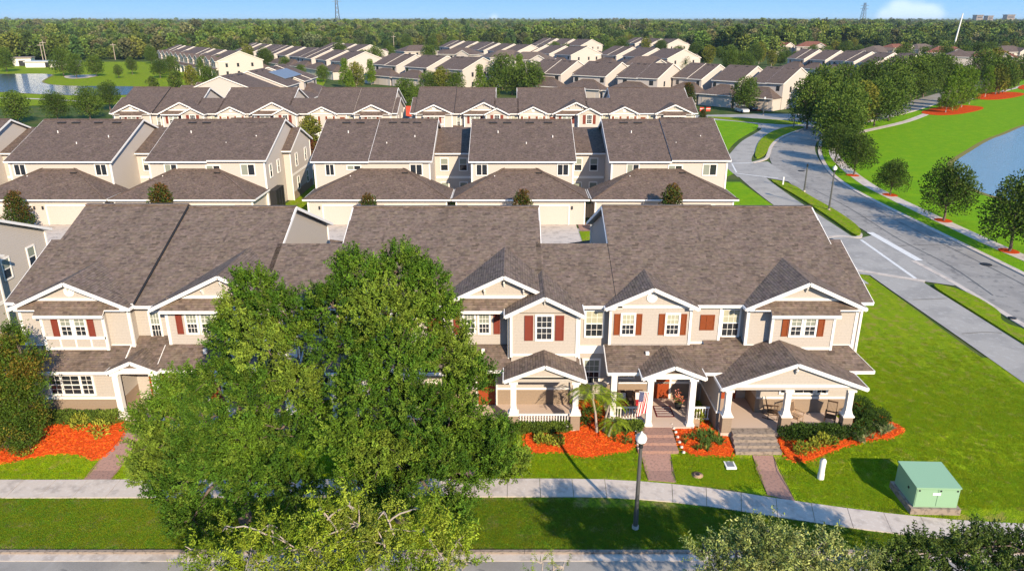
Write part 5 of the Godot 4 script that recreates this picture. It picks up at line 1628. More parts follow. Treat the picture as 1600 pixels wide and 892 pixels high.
		["yellow", 353.5, 549.0, 0.97, "garden tree of the belt before the red-roofed houses, twentieth from the left", "garden belt before the red roofs"],
		["dark", 186.0, 668.3, 0.78, "garden tree among the red-roofed houses, first from the left", "garden belt among the red roofs"],
		["yellow", 203.2, 699.7, 1.02, "garden tree among the red-roofed houses, second from the left", "garden belt among the red roofs"],
		["yellow", 237.0, 758.9, 1.13, "garden tree among the red-roofed houses, third from the left", "garden belt among the red roofs"],
		["dark", 215.9, 654.2, 0.71, "garden tree among the red-roofed houses, fourth from the left", "garden belt among the red roofs"],
		["dark", 257.5, 735.4, 0.8, "garden tree among the red-roofed houses, fifth from the left", "garden belt among the red roofs"],
		["dark", 240.1, 640.2, 0.76, "garden tree among the red-roofed houses, sixth from the left", "garden belt among the red roofs"],
		["dark", 272.2, 701.7, 0.68, "garden tree among the red-roofed houses, seventh from the left", "garden belt among the red roofs"],
		["dark", 266.1, 638.6, 0.7, "garden tree among the red-roofed houses, eighth from the left", "garden belt among the red roofs"],
		["dark", 282.9, 641.2, 0.97, "garden tree among the red-roofed houses, ninth from the left", "garden belt among the red roofs"],
		["dark", 317.9, 707.1, 0.66, "garden tree among the red-roofed houses, tenth from the left", "garden belt among the red roofs"],
		["dark", 300.7, 638.5, 0.86, "garden tree among the red-roofed houses, eleventh from the left", "garden belt among the red roofs"],
		["dark", 377.0, 752.7, 0.87, "garden tree among the red-roofed houses, twelfth from the left", "garden belt among the red roofs"],
		["oak_a", 372.9, 738.1, 1.34, "garden tree among the red-roofed houses, thirteenth from the left", "garden belt among the red roofs"],
		["yellow", 366.1, 696.0, 0.9, "garden tree among the red-roofed houses, fourteenth from the left", "garden belt among the red roofs"],
		["yellow", 404.3, 732.7, 1.29, "garden tree among the red-roofed houses, fifteenth from the left", "garden belt among the red roofs"],
		["yellow", 395.7, 706.5, 1.06, "garden tree among the red-roofed houses, sixteenth from the left", "garden belt among the red roofs"],
		["oak_a", 400.9, 683.5, 1.06, "garden tree among the red-roofed houses, seventeenth from the left", "garden belt among the red roofs"],
		["dark", 410.6, 665.2, 0.91, "garden tree among the red-roofed houses, eighteenth from the left", "garden belt among the red roofs"],
		["oak_a", 424.4, 675.8, 1.27, "garden tree among the red-roofed houses, nineteenth from the left", "garden belt among the red roofs"],
		["dark", 500.7, 770.9, 0.82, "garden tree among the red-roofed houses, twentieth from the left", "garden belt among the red roofs"],
		["oak_a", -87.8, 547.8, 1.12, "garden tree between the far brown roofs, first from the left", "trees between the far brown roofs"],
		["dark", -81.7, 604.2, 0.99, "garden tree between the far brown roofs, second from the left", "trees between the far brown roofs"],
		["dark", -60.1, 588.5, 0.94, "garden tree between the far brown roofs, third from the left", "trees between the far brown roofs"],
		["yellow", -57.8, 615.6, 1.25, "garden tree between the far brown roofs, fourth from the left", "trees between the far brown roofs"],
		["oak_a", -43.9, 569.4, 1.45, "garden tree between the far brown roofs, fifth from the left", "trees between the far brown roofs"],
		["dark", -25.9, 556.5, 0.93, "garden tree between the far brown roofs, sixth from the left", "trees between the far brown roofs"],
		["dark", -21.1, 739.6, 0.96, "garden tree between the far brown roofs, seventh from the left", "trees between the far brown roofs"],
		["dark", -2.1, 652.2, 0.81, "garden tree between the far brown roofs, eighth from the left", "trees between the far brown roofs"],
		["dark", 12.6, 623.0, 0.8, "garden tree between the far brown roofs, ninth from the left", "trees between the far brown roofs"],
		["oak_a", 26.4, 588.4, 1.06, "garden tree between the far brown roofs, tenth from the left", "trees between the far brown roofs"],
		["yellow", 39.2, 733.8, 1.05, "garden tree between the far brown roofs, eleventh from the left", "trees between the far brown roofs"],
		["dark", 45.9, 578.5, 0.9, "garden tree between the far brown roofs, twelfth from the left", "trees between the far brown roofs"],
		["dark", 63.0, 654.9, 0.99, "garden tree between the far brown roofs, thirteenth from the left", "trees between the far brown roofs"],
		["dark", 69.9, 540.5, 0.7, "garden tree between the far brown roofs, fourteenth from the left", "trees between the far brown roofs"],
		["yellow", 100.1, 660.7, 1.21, "garden tree between the far brown roofs, fifteenth from the left", "trees between the far brown roofs"],
		["dark", 100.2, 625.0, 0.86, "garden tree between the far brown roofs, sixteenth from the left", "trees between the far brown roofs"],
		["dark", 106.8, 577.3, 0.98, "garden tree between the far brown roofs, seventeenth from the left", "trees between the far brown roofs"],
		["oak_a", 149.2, 697.3, 1.1, "garden tree between the far brown roofs, eighteenth from the left", "trees between the far brown roofs"],
		["dark", 190.8, 793.6, 0.69, "garden tree between the far brown roofs, nineteenth from the left", "trees between the far brown roofs"],
		["dark", 161.1, 661.3, 0.92, "garden tree between the far brown roofs, twentieth from the left", "trees between the far brown roofs"],
		["yellow", 194.2, 468.5, 1.2, "tree of the row across the avenue, above the grove, first from the left", "tree row across the avenue"],
		["dark", 199.1, 463.9, 0.95, "tree of the row across the avenue, above the grove, second from the left", "tree row across the avenue"],
		["dark", 204.2, 457.1, 0.73, "tree of the row across the avenue, above the grove, third from the left", "tree row across the avenue"],
		["oak_a", 219.6, 478.3, 1.04, "tree of the row across the avenue, above the grove, fourth from the left", "tree row across the avenue"],
		["dark", 196.4, 422.5, 0.82, "tree of the row across the avenue, above the grove, fifth from the left", "tree row across the avenue"],
		["dark", 214.9, 441.6, 0.66, "tree of the row across the avenue, above the grove, sixth from the left", "tree row across the avenue"],
		["dark", 194.7, 390.4, 0.8, "tree of the row across the avenue, above the grove, seventh from the left", "tree row across the avenue"],
		["dark", 201.9, 399.0, 0.98, "tree of the row across the avenue, above the grove, eighth from the left", "tree row across the avenue"],
		["dark", 216.2, 406.4, 0.82, "tree of the row across the avenue, above the grove, ninth from the left", "tree row across the avenue"],
		["oak_a", 229.3, 420.9, 1.26, "tree of the row across the avenue, above the grove, tenth from the left", "tree row across the avenue"],
		["dark", 216.4, 386.5, 0.92, "tree of the row across the avenue, above the grove, eleventh from the left", "tree row across the avenue"],
		["dark", 260.1, 462.3, 0.97, "tree of the row across the avenue, above the grove, twelfth from the left", "tree row across the avenue"],
		["dark", 226.0, 387.0, 0.95, "tree of the row across the avenue, above the grove, thirteenth from the left", "tree row across the avenue"],
		["oak_a", 247.5, 411.6, 1.51, "tree of the row across the avenue, above the grove, fourteenth from the left", "tree row across the avenue"],
		["dark", 284.2, 462.6, 0.94, "tree of the row across the avenue, above the grove, fifteenth from the left", "tree row across the avenue"],
		["dark", 254.9, 410.6, 0.79, "tree of the row across the avenue, above the grove, sixteenth from the left", "tree row across the avenue"],
		["yellow", 300.0, 473.8, 1.04, "tree of the row across the avenue, above the grove, seventeenth from the left", "tree row across the avenue"],
		["dark", 275.5, 419.5, 0.88, "tree of the row across the avenue, above the grove, eighteenth from the left", "tree row across the avenue"],
		["oak_a", -76.5, 490.8, 1.03, "garden tree between the mid-frame rows and the far roofs, first from the left", "trees behind the mid-frame rows"],
		["dark", -69.0, 502.1, 0.74, "garden tree between the mid-frame rows and the far roofs, second from the left", "trees behind the mid-frame rows"],
		["dark", -44.3, 415.3, 0.93, "garden tree between the mid-frame rows and the far roofs, third from the left", "trees behind the mid-frame rows"],
		["oak_a", -41.7, 472.7, 1.23, "garden tree between the mid-frame rows and the far roofs, fourth from the left", "trees behind the mid-frame rows"],
		["dark", -37.6, 500.2, 0.96, "garden tree between the mid-frame rows and the far roofs, fifth from the left", "trees behind the mid-frame rows"],
		["dark", -21.6, 433.0, 0.82, "garden tree between the mid-frame rows and the far roofs, sixth from the left", "trees behind the mid-frame rows"],
		["oak_a", -15.4, 420.1, 1.06, "garden tree between the mid-frame rows and the far roofs, seventh from the left", "trees behind the mid-frame rows"],
		["dark", -6.2, 440.7, 0.92, "garden tree between the mid-frame rows and the far roofs, eighth from the left", "trees behind the mid-frame rows"],
		["dark", 3.7, 436.9, 0.79, "garden tree between the mid-frame rows and the far roofs, ninth from the left", "trees behind the mid-frame rows"],
		["dark", 21.4, 468.5, 0.74, "garden tree between the mid-frame rows and the far roofs, tenth from the left", "trees behind the mid-frame rows"],
		["dark", 25.9, 473.8, 0.87, "garden tree between the mid-frame rows and the far roofs, eleventh from the left", "trees behind the mid-frame rows"],
		["oak_a", 32.5, 472.7, 1.06, "garden tree between the mid-frame rows and the far roofs, twelfth from the left", "trees behind the mid-frame rows"],
		["dark", 44.0, 462.4, 0.67, "garden tree between the mid-frame rows and the far roofs, thirteenth from the left", "trees behind the mid-frame rows"],
		["dark", 58.3, 470.6, 0.8, "garden tree between the mid-frame rows and the far roofs, fourteenth from the left", "trees behind the mid-frame rows"],
		["oak_a", 67.8, 480.9, 1.55, "garden tree between the mid-frame rows and the far roofs, fifteenth from the left", "trees behind the mid-frame rows"],
		["yellow", 86.2, 503.4, 1.26, "garden tree between the mid-frame rows and the far roofs, sixteenth from the left", "trees behind the mid-frame rows"],
		["oak_a", 93.7, 488.9, 1.35, "garden tree between the mid-frame rows and the far roofs, seventeenth from the left", "trees behind the mid-frame rows"],
		["dark", 107.3, 507.1, 0.83, "garden tree between the mid-frame rows and the far roofs, eighteenth from the left", "trees behind the mid-frame rows"],
		["dark", -186.9, 400.8, 0.76, "street tree between the far-left rows, first from the left", "street trees of the far-left rows"],
		["dark", -181.0, 405.7, 0.79, "street tree between the far-left rows, second from the left", "street trees of the far-left rows"],
		["oak_a", -163.0, 384.8, 1.54, "street tree between the far-left rows, third from the left", "street trees of the far-left rows"],
		["dark", -141.5, 353.5, 0.65, "street tree between the far-left rows, fourth from the left", "street trees of the far-left rows"],
		["oak_a", -140.3, 371.0, 1.25, "street tree between the far-left rows, fifth from the left", "street trees of the far-left rows"],
		["dark", -137.1, 382.1, 0.68, "street tree between the far-left rows, sixth from the left", "street trees of the far-left rows"],
		["yellow", -132.5, 389.5, 1.23, "street tree between the far-left rows, seventh from the left", "street trees of the far-left rows"],
		["oak_a", -113.3, 355.2, 1.34, "street tree between the far-left rows, eighth from the left", "street trees of the far-left rows"],
		["oak_a", -112.2, 394.3, 1.04, "street tree between the far-left rows, ninth from the left", "street trees of the far-left rows"],
		["dark", -90.9, 342.6, 0.7, "street tree between the far-left rows, tenth from the left", "street trees of the far-left rows"],
		["yellow", -87.9, 349.7, 0.84, "street tree between the far-left rows, eleventh from the left", "street trees of the far-left rows"],
		["oak_a", -82.4, 371.4, 1.53, "street tree between the far-left rows, twelfth from the left", "street trees of the far-left rows"],
		["dark", -72.4, 378.7, 0.76, "street tree between the far-left rows, thirteenth from the left", "street trees of the far-left rows"],
		["dark", -63.3, 358.2, 0.98, "street tree between the far-left rows, fourteenth from the left", "street trees of the far-left rows"],
		["dark", -209.0, 685.3, 0.93, "tree behind the stepped far-left roofs, first from the left", "trees behind the stepped roofs"],
		["dark", -196.7, 679.4, 0.86, "tree behind the stepped far-left roofs, second from the left", "trees behind the stepped roofs"],
		["dark", -167.6, 652.3, 0.69, "tree behind the stepped far-left roofs, third from the left", "trees behind the stepped roofs"],
		["dark", -156.9, 651.9, 0.91, "tree behind the stepped far-left roofs, fourth from the left", "trees behind the stepped roofs"],
		["dark", -157.5, 707.9, 0.93, "tree behind the stepped far-left roofs, fifth from the left", "trees behind the stepped roofs"],
		["dark", -134.1, 675.2, 0.93, "tree behind the stepped far-left roofs, sixth from the left", "trees behind the stepped roofs"],
		["dark", -137.1, 774.5, 0.92, "tree behind the stepped far-left roofs, seventh from the left", "trees behind the stepped roofs"],
		["dark", -106.7, 715.9, 0.68, "tree behind the stepped far-left roofs, eighth from the left", "trees behind the stepped roofs"],
		["dark", -78.0, 646.7, 0.69, "tree behind the stepped far-left roofs, ninth from the left", "trees behind the stepped roofs"],
		["oak_a", -58.8, 620.7, 1.53, "tree behind the stepped far-left roofs, tenth from the left", "trees behind the stepped roofs"],
		["yellow", -42.5, 580.3, 1.22, "tree behind the stepped far-left roofs, eleventh from the left", "trees behind the stepped roofs"],
		["dark", -40.3, 692.5, 0.66, "tree behind the stepped far-left roofs, twelfth from the left", "trees behind the stepped roofs"],
		["dark", -16.7, 738.0, 0.86, "tree behind the stepped far-left roofs, thirteenth from the left", "trees behind the stepped roofs"],
		["dark", -3.8, 623.5, 0.82, "tree behind the stepped far-left roofs, fourteenth from the left", "trees behind the stepped roofs"],
		["dark", 80.2, 372.2, 0.88, "tree of the belt behind the silver car house, first from the left", "belt behind the silver car house"],
		["oak_a", 94.2, 397.8, 1.4, "tree of the belt behind the silver car house, second from the left", "belt behind the silver car house"],
		["oak_a", 94.7, 383.8, 1.26, "tree of the belt behind the silver car house, third from the left", "belt behind the silver car house"],
		["yellow", 95.6, 377.2, 1.19, "tree of the belt behind the silver car house, fourth from the left", "belt behind the silver car house"],
		["dark", 118.1, 441.8, 0.72, "tree of the belt behind the silver car house, fifth from the left", "belt behind the silver car house"],
		["dark", 106.1, 377.9, 0.97, "tree of the belt behind the silver car house, sixth from the left", "belt behind the silver car house"],
		["dark", 110.2, 377.0, 0.75, "tree of the belt behind the silver car house, seventh from the left", "belt behind the silver car house"],
		["dark", 125.2, 398.6, 0.93, "tree of the belt behind the silver car house, eighth from the left", "belt behind the silver car house"],
		["yellow", 127.7, 400.0, 1.29, "tree of the belt behind the silver car house, ninth from the left", "belt behind the silver car house"],
		["yellow", 125.8, 374.7, 0.94, "tree of the belt behind the silver car house, tenth from the left", "belt behind the silver car house"],
		["dark", 133.7, 385.2, 0.67, "tree of the belt behind the silver car house, eleventh from the left", "belt behind the silver car house"],
		["dark", 152.7, 433.6, 0.7, "tree of the belt behind the silver car house, twelfth from the left", "belt behind the silver car house"],
		["dark", 138.5, 376.7, 0.74, "tree of the belt behind the silver car house, thirteenth from the left", "belt behind the silver car house"],
		["oak_a", 149.0, 391.9, 1.09, "tree of the belt behind the silver car house, fourteenth from the left", "belt behind the silver car house"],
		["dark", 172.1, 443.4, 0.74, "tree of the belt behind the silver car house, fifteenth from the left", "belt behind the silver car house"],
		["dark", 155.0, 382.7, 0.89, "tree of the belt behind the silver car house, sixteenth from the left", "belt behind the silver car house"],
		["oak_a", -303.6, 462.9, 1.05, "tree at the wood edge over the left pond, first from the left", "wood edge over the left pond"],
		["yellow", -381.2, 604.5, 1.29, "tree at the wood edge over the left pond, second from the left", "wood edge over the left pond"],
		["dark", -323.5, 519.6, 0.67, "tree at the wood edge over the left pond, third from the left", "wood edge over the left pond"],
		["yellow", -328.4, 551.1, 1.18, "tree at the wood edge over the left pond, fourth from the left", "wood edge over the left pond"],
		["dark", -317.3, 543.8, 0.74, "tree at the wood edge over the left pond, fifth from the left", "wood edge over the left pond"],
		["dark", -264.9, 470.1, 0.93, "tree at the wood edge over the left pond, sixth from the left", "wood edge over the left pond"],
		["oak_a", -265.4, 481.9, 1.36, "tree at the wood edge over the left pond, seventh from the left", "wood edge over the left pond"],
		["dark", -301.9, 585.1, 0.73, "tree at the wood edge over the left pond, eighth from the left", "wood edge over the left pond"],
		["oak_a", -242.4, 487.1, 1.25, "tree at the wood edge over the left pond, ninth from the left", "wood edge over the left pond"],
		["oak_a", -265.0, 553.2, 1.12, "tree at the wood edge over the left pond, tenth from the left", "wood edge over the left pond"]]:
		tree(q[0], q[1], q[2], q[3], q[4], q[5] if q.size() > 5 else "")
	grass_blades()
	mulch_chips()
	forest()

func grass_blades() -> void:
	var r := RandomNumberGenerator.new()
	r.seed = 31
	var b := MB.new()
	for k in 14:
		tuft(b, Vector3(r.randf_range(-0.16, 0.16), 0, r.randf_range(-0.16, 0.16)), 3, 0.06, 0.016, [Color(1.2, 1.2, 1.2), Color(1.5, 1.4, 1.3), Color(1.0, 1.05, 1.0)], r)
	var mesh := b.mesh(M.leaf)
	var areas := [[-34.0, 1.0, 32.75, 36.5, 6000, 0], [1.0, 7.0, 32.75, 35.4, 1700, 0], [8.4, 13.0, 31.9, 35.0, 2000, 0], [14.2, 32.0, 30.2, 52.0, 26000, 0], [-34.0, 3.0, 27.4, 30.9, 9000, 1], [3.0, 21.0, 27.4, 30.2, 5000, 1]]
	var tr := []
	var cc := []
	for a in areas:
		for k in a[4]:
			var x := r.randf_range(a[0], a[1])
			var d := r.randf_range(a[2], a[3])
			if d < 32.7 and x > 3 and absf(d - lerpf(31.9, 28.3, smoothstep(4.0, 24.0, x))) < 0.95: continue
			if x > 18.9 and x < 21.7 and d > 29.6 and d < 32.1: continue
			if d > 36.4 and x < 20.4: continue
			if d > 34.4 and x > 6.8 and x < 9.1 or d > 34.3 and x > 12.0 and x < 14.6: continue
			var inside := false
			for p in bare:
				if Geometry2D.is_point_in_polygon(Vector2(x, d), p):
					inside = true
					break
			if inside: continue
			if r.randf() < smoothstep(34.0, 52.0, d): continue
			var s := r.randf_range(0.7, 1.25)
			tr.append(Transform3D(Basis(Vector3.UP, r.randf() * TAU).scaled(Vector3(s, s, s)), W(x, d, th(d) - 0.035)))
			var v := r.randf_range(0.8, 1.2)
			cc.append(Color(0.17 * v * r.randf_range(0.8, 1.4), 0.28 * v, 0.008) if a[5] == 0 else Color(0.09 * v * r.randf_range(0.8, 1.7), 0.17 * v, 0.01))
	var mm := MultiMesh.new()
	mm.transform_format = MultiMesh.TRANSFORM_3D
	mm.use_colors = true
	mm.mesh = mesh
	mm.instance_count = tr.size()
	for k in tr.size():
		mm.set_instance_transform(k, tr[k])
		mm.set_instance_color(k, cc[k])
	var o := MultiMeshInstance3D.new()
	o.name = numbered("grass_blades")
	o.multimesh = mm
	add_child(o)
	tag(o, "short green grass blades of the front lawns and road verge", "grass", "", "stuff")

func mulch_chips() -> void:
	var r := RandomNumberGenerator.new()
	r.seed = 88
	var b := MB.new()
	b.box(-0.05, 0.05, 0, 0.018, -0.014, 0.014)
	var mesh := b.mesh(M.vc)
	var tr := []
	var cc := []
	for p in bare:
		var box := Rect2(p[0], Vector2.ZERO)
		for q in p: box = box.expand(q)
		if box.size.x < 2.0 and box.size.y < 5.5 and box.size.x < 1.7: continue
		box = box.grow(0.25)
		var wide = grow(p, 0.16)
		for k in int(box.get_area() * 110):
			var q := box.position + Vector2(r.randf(), r.randf()) * box.size
			if not Geometry2D.is_point_in_polygon(q, wide): continue
			var bs := Basis(Vector3(r.randf_range(-0.4, 0.4), r.randf() * TAU, r.randf_range(-0.4, 0.4)).normalized(), r.randf() * TAU) * Basis(Vector3.UP, r.randf() * TAU)
			var s := r.randf_range(0.6, 1.5)
			tr.append(Transform3D(bs.scaled(Vector3(s, s, s)), W(q.x, q.y, th(q.y) + (0.055 if Geometry2D.is_point_in_polygon(q, p) else 0.0))))
			var v := r.randf_range(0.45, 1.25)
			cc.append(Color(0.70 * v, 0.095 * v * r.randf_range(0.7, 1.8), 0.015 * v))
	var mm := MultiMesh.new()
	mm.transform_format = MultiMesh.TRANSFORM_3D
	mm.use_colors = true
	mm.mesh = mesh
	mm.instance_count = tr.size()
	for k in tr.size():
		mm.set_instance_transform(k, tr[k])
		mm.set_instance_color(k, cc[k])
	var o := MultiMeshInstance3D.new()
	o.name = numbered("mulch_chips")
	o.multimesh = mm
	add_child(o)
	tag(o, "loose orange bark chips of the front mulch beds", "mulch", "", "stuff")

func forest() -> void:
	# the woods beyond the last houses read as one mass
	var r := RandomNumberGenerator.new()
	r.seed = 4242
	var tn := [[Color(0.085, 0.135, 0.03), Color(0.12, 0.17, 0.04)], [Color(0.045, 0.085, 0.03), Color(0.065, 0.105, 0.035)], [Color(0.13, 0.165, 0.04), Color(0.10, 0.135, 0.035)], [Color(0.07, 0.10, 0.045), Color(0.13, 0.14, 0.07)]]
	var nz := noise(5, 0.004, 3)
	var sets := [[], [], [], []]
	var bands := [[410.0, 900.0, 8500], [900.0, 1800.0, 14000], [1800.0, 3600.0, 16000], [3600.0, 7500.0, 12000]]
	for q in bands:
		for k in q[2]:
			var d := sqrt(lerpf(q[0] * q[0], q[1] * q[1], r.randf()))
			var x := d * r.randf_range(-0.95, 0.95)
			var px := 800 + 1232.0 * x / d
			var start := 430.0
			if px > 210: start = lerpf(430, 520, clampf((px - 210) / 190, 0, 1))
			if px > 400: start = lerpf(520, 610, clampf((px - 400) / 200, 0, 1))
			if px > 640: start = 640.0
			if px > 1100: start = 520.0 + 60 * sin(px * 0.02)
			var n := nz.get_noise_2d(x, d)
			if d < start + 30 * n: continue
			if d < 1500 and n > 0.42: continue
			var s := 0.74 * r.randf_range(0.75, 1.35) * (1.0 + 0.35 * clampf(n * 2.0, -0.5, 1.0)) * (1.0 if d < 900 else 1.15) * (1.0 if d < 3600 else 1.3)
			var i := r.randi() % 4
			if r.randf() < 0.35: i = 0 if n > 0 else 1
			sets[i].append(Transform3D(Basis(Vector3.UP, r.randf() * TAU).scaled(Vector3(s * 1.15, s * r.randf_range(0.85, 1.2), s * 1.15)), W(x, d, -0.3)))
	for i in 4:
		var blobs := crown_blobs("round" if i != 1 else "cone", 5.2, 3.0, 13.0 if i != 2 else 10.5, 14, r)
		var b := leaf_cloud(blobs, 1000, 1.25, 0.95, tn[i], 70 + i, M.leaf_far, 0.5)
		var mm := MultiMesh.new()
		mm.transform_format = MultiMesh.TRANSFORM_3D
		mm.use_colors = true
		mm.mesh = b
		mm.instance_count = sets[i].size()
		for k in sets[i].size():
			mm.set_instance_transform(k, sets[i][k])
			var v := r.randf_range(0.65, 1.45)
			mm.set_instance_color(k, Color(v * r.randf_range(0.9, 1.2), v, v * 0.95))
		var o := MultiMeshInstance3D.new()
		o.name = numbered("woods")
		o.multimesh = mm
		add_child(o)
		tag(o, ["mixed green woods filling the distance up to the horizon", "dark pointed pines within the distant woods", "yellow-green trees within the distant woods", "grey-green trees within the distant woods"][i], "woods", "", "stuff")


# ------------------------------------------------------------------ street furniture and small things
func street_lamp(label: String, at: Vector3, h: float, globe := true) -> void:
	var o := thing("street_lamp" if globe else "lamp_post", label, "street lamp", at, 0, "globe street lamps")
	var b := MB.new()
	b.lathe(Vector3.ZERO, [Vector2(0.16, -0.1), Vector2(0.16, 0.14), Vector2(0.13, 0.15)], 12)
	part("footing", b.mesh(M.concrete), o)
	b = MB.new()
	b.lathe(Vector3.ZERO, [Vector2(0.115, 0.15), Vector2(0.115, 0.9), Vector2(0.10, 1.0), Vector2(0.08, h - 0.75)], 14)
	part("post", b.mesh(M.grey_metal), o)
	if not globe:
		b = MB.new()
		b.lathe(Vector3.ZERO, [Vector2(0.1, h - 0.75), Vector2(0.12, h - 0.4), Vector2(0.05, h - 0.3)], 10)
		part("cap", b.mesh(M.black_metal), o)
		return
	b = MB.new()
	b.lathe(Vector3.ZERO, [Vector2(0.07, h - 0.76), Vector2(0.11, h - 0.72), Vector2(0.09, h - 0.6), Vector2(0.15, h - 0.5), Vector2(0.12, h - 0.47)], 14)
	part("collar", b.mesh(M.black_metal), o)
	b = MB.new()
	b.lathe(Vector3.ZERO, [Vector2(0.12, h - 0.48), Vector2(0.22, h - 0.40), Vector2(0.26, h - 0.25), Vector2(0.21, h - 0.10), Vector2(0.10, h - 0.02), Vector2(0.05, h + 0.03), Vector2(0.05, h + 0.07), Vector2(0.0, h + 0.1)], 18)
	part("globe", b.mesh(M.globe), o)

func rocking_chair(label: String, at: Vector3, yaw: float, m: String) -> void:
	var o := thing("rocking_chair", label, "rocking chair", at, yaw)
	for s in [-0.27, 0.27]:
		var b := MB.new()
		b.tube([Vector3(s, 0.10, -0.55), Vector3(s, 0.03, -0.25), Vector3(s, 0.02, 0.05), Vector3(s, 0.08, 0.42)], [0.022, 0.024, 0.024, 0.022], 6)
		part("rocker", b.mesh(M[m]), o)
		for z in [-0.24, 0.26]:
			b = MB.new()
			b.tube([Vector3(s, 0.02, z), Vector3(s, 0.62, z)], [0.024, 0.022], 6)
			part("leg", b.mesh(M[m]), o)
		b = MB.new()
		b.box(s - 0.04, s + 0.04, 0.61, 0.645, -0.28, 0.34)
		part("armrest", b.mesh(M[m]), o)
	part("seat", bx(0.52, 0.04, 0.52, m), o, Vector3(0, 0.40, 0.02))
	var f := MB.new()
	for s in [-0.25, 0.25]:
		f.tube([Vector3(s, 0.4, -0.24), Vector3(s, 1.18, -0.46)], [0.024, 0.018], 6)
	for q in [[0.55, -0.285], [1.12, -0.44]]:
		f.box(-0.25, 0.25, q[0] - 0.04, q[0] + 0.04, q[1] - 0.012, q[1] + 0.012)
	part("back_frame", f.mesh(M[m]), o)
	for k in 6:
		var sl := MB.new()
		var x := -0.18 + k * 0.072
		sl.beam(Vector3(x, 0.57, -0.29), Vector3(x, 1.1, -0.44), 0.012, 0.05)
		part("slat", sl.mesh(M[m]), o)

func armchair(label: String, at: Vector3, yaw: float) -> void:
	var o := thing("wicker_armchair", label, "armchair", at, yaw)
	var b := MB.new()
	b.box(-0.36, 0.36, 0.06, 0.34, -0.34, 0.34)
	b.box(-0.40, -0.28, 0.06, 0.62, -0.34, 0.34)
	b.box(0.28, 0.40, 0.06, 0.62, -0.34, 0.34)
	part("frame", b.mesh(M.wood_dark), o)
	b = MB.new()
	b.tube([Vector3(0, 0.34, -0.3), Vector3(0, 0.8, -0.42), Vector3(0, 0.98, -0.46)], [0.38, 0.36, 0.2], 12)
	var back := part("backrest", b.mesh(M.wood_dark), o)
	back.scale = Vector3(1, 1, 0.35)
	back.position.z = -0.24
	for x in [-0.33, 0.33]:
		for z in [-0.3, 0.3]:
			part("leg", bx(0.05, 0.1, 0.05, "wood_dark"), o, Vector3(x, 0.05, z))
	b = MB.new()
	b.box(-0.27, 0.27, 0.34, 0.45, -0.24, 0.35)
	b.tube([Vector3(-0.27, 0.395, 0.35), Vector3(0.27, 0.395, 0.35)], [0.055, 0.055], 8)
	part("seat_cushion", b.mesh(M.cushion_red), o)
	var pil := MB.new()
	pil.obox(Transform3D(Basis(Vector3.RIGHT, -0.25), Vector3(0, 0.68, -0.2)), Vector3(0.46, 0.42, 0.13))
	part("pillow", pil.mesh(M.cushion_white), o)

func flag() -> void:
	var o := thing("flag", "striped red white and blue flag hanging from the porch column", "flag", Vector3(7.62, 0, -36.62))
	var b := MB.new()
	b.tube([Vector3(0, 2.3, -0.02), Vector3(-0.72, 2.72, 0.7)], [0.018, 0.014], 6)
	part("pole", b.mesh(M.white), o)
	var im := Image.create(190, 100, false, Image.FORMAT_RGB8)
	im.fill(Color(0.86, 0.84, 0.82))
	for k in 7:
		im.fill_rect(Rect2i(0, int(k * 2 * 100 / 13.0), 190, 8), Color(0.62, 0.10, 0.16))
	im.fill_rect(Rect2i(0, 0, 76, 54), Color(0.13, 0.17, 0.36))
	for y in 9:
		for x in (6 if y % 2 == 0 else 5):
			im.fill_rect(Rect2i(5 + x * 12 + (6 if y % 2 else 0), 3 + y * 6, 3, 3), Color(0.86, 0.84, 0.82))
	var m := mat(Color.WHITE, 0.8, 0.2)
	m.albedo_texture = ImageTexture.create_from_image(im)
	m.cull_mode = BaseMaterial3D.CULL_DISABLED
	var c := MB.new()
	# the cloth droops from the slanting pole
	var top := []
	for k in 9:
		var t := k / 8.0
		top.append(Vector3(-0.05, 2.33, 0.03).lerp(Vector3(-0.68, 2.69, 0.66), t))
	var grid := []
	for j in 9:
		var row := []
		for k in 9:
			var t := j / 8.0
			var p: Vector3 = top[k]
			row.append(p + Vector3(-0.12 * t + 0.05 * sin(k * 1.6 + t * 2) * t, -1.35 * t - 0.3 * t * (k / 8.0), -0.1 * t + 0.06 * cos(k * 1.3) * t))
		grid.append(row)
	for j in 8:
		for k in 8:
			var q := [grid[j][k], grid[j + 1][k], grid[j + 1][k + 1], grid[j][k + 1]]
			var uv := [Vector2(j / 8.0, 1 - k / 8.0), Vector2((j + 1) / 8.0, 1 - k / 8.0), Vector2((j + 1) / 8.0, 1 - (k + 1) / 8.0), Vector2(j / 8.0, 1 - (k + 1) / 8.0)]
			var nn: Vector3 = (q[1] - q[0]).cross(q[3] - q[0]).normalized()
			for i in [0, 2, 1, 0, 3, 2]:
				c.v.push_back(q[i])
				c.n.push_back(nn)
				c.u.push_back(uv[i])
				c.c.push_back(Color.WHITE)
	part("cloth", c.mesh(m), o)

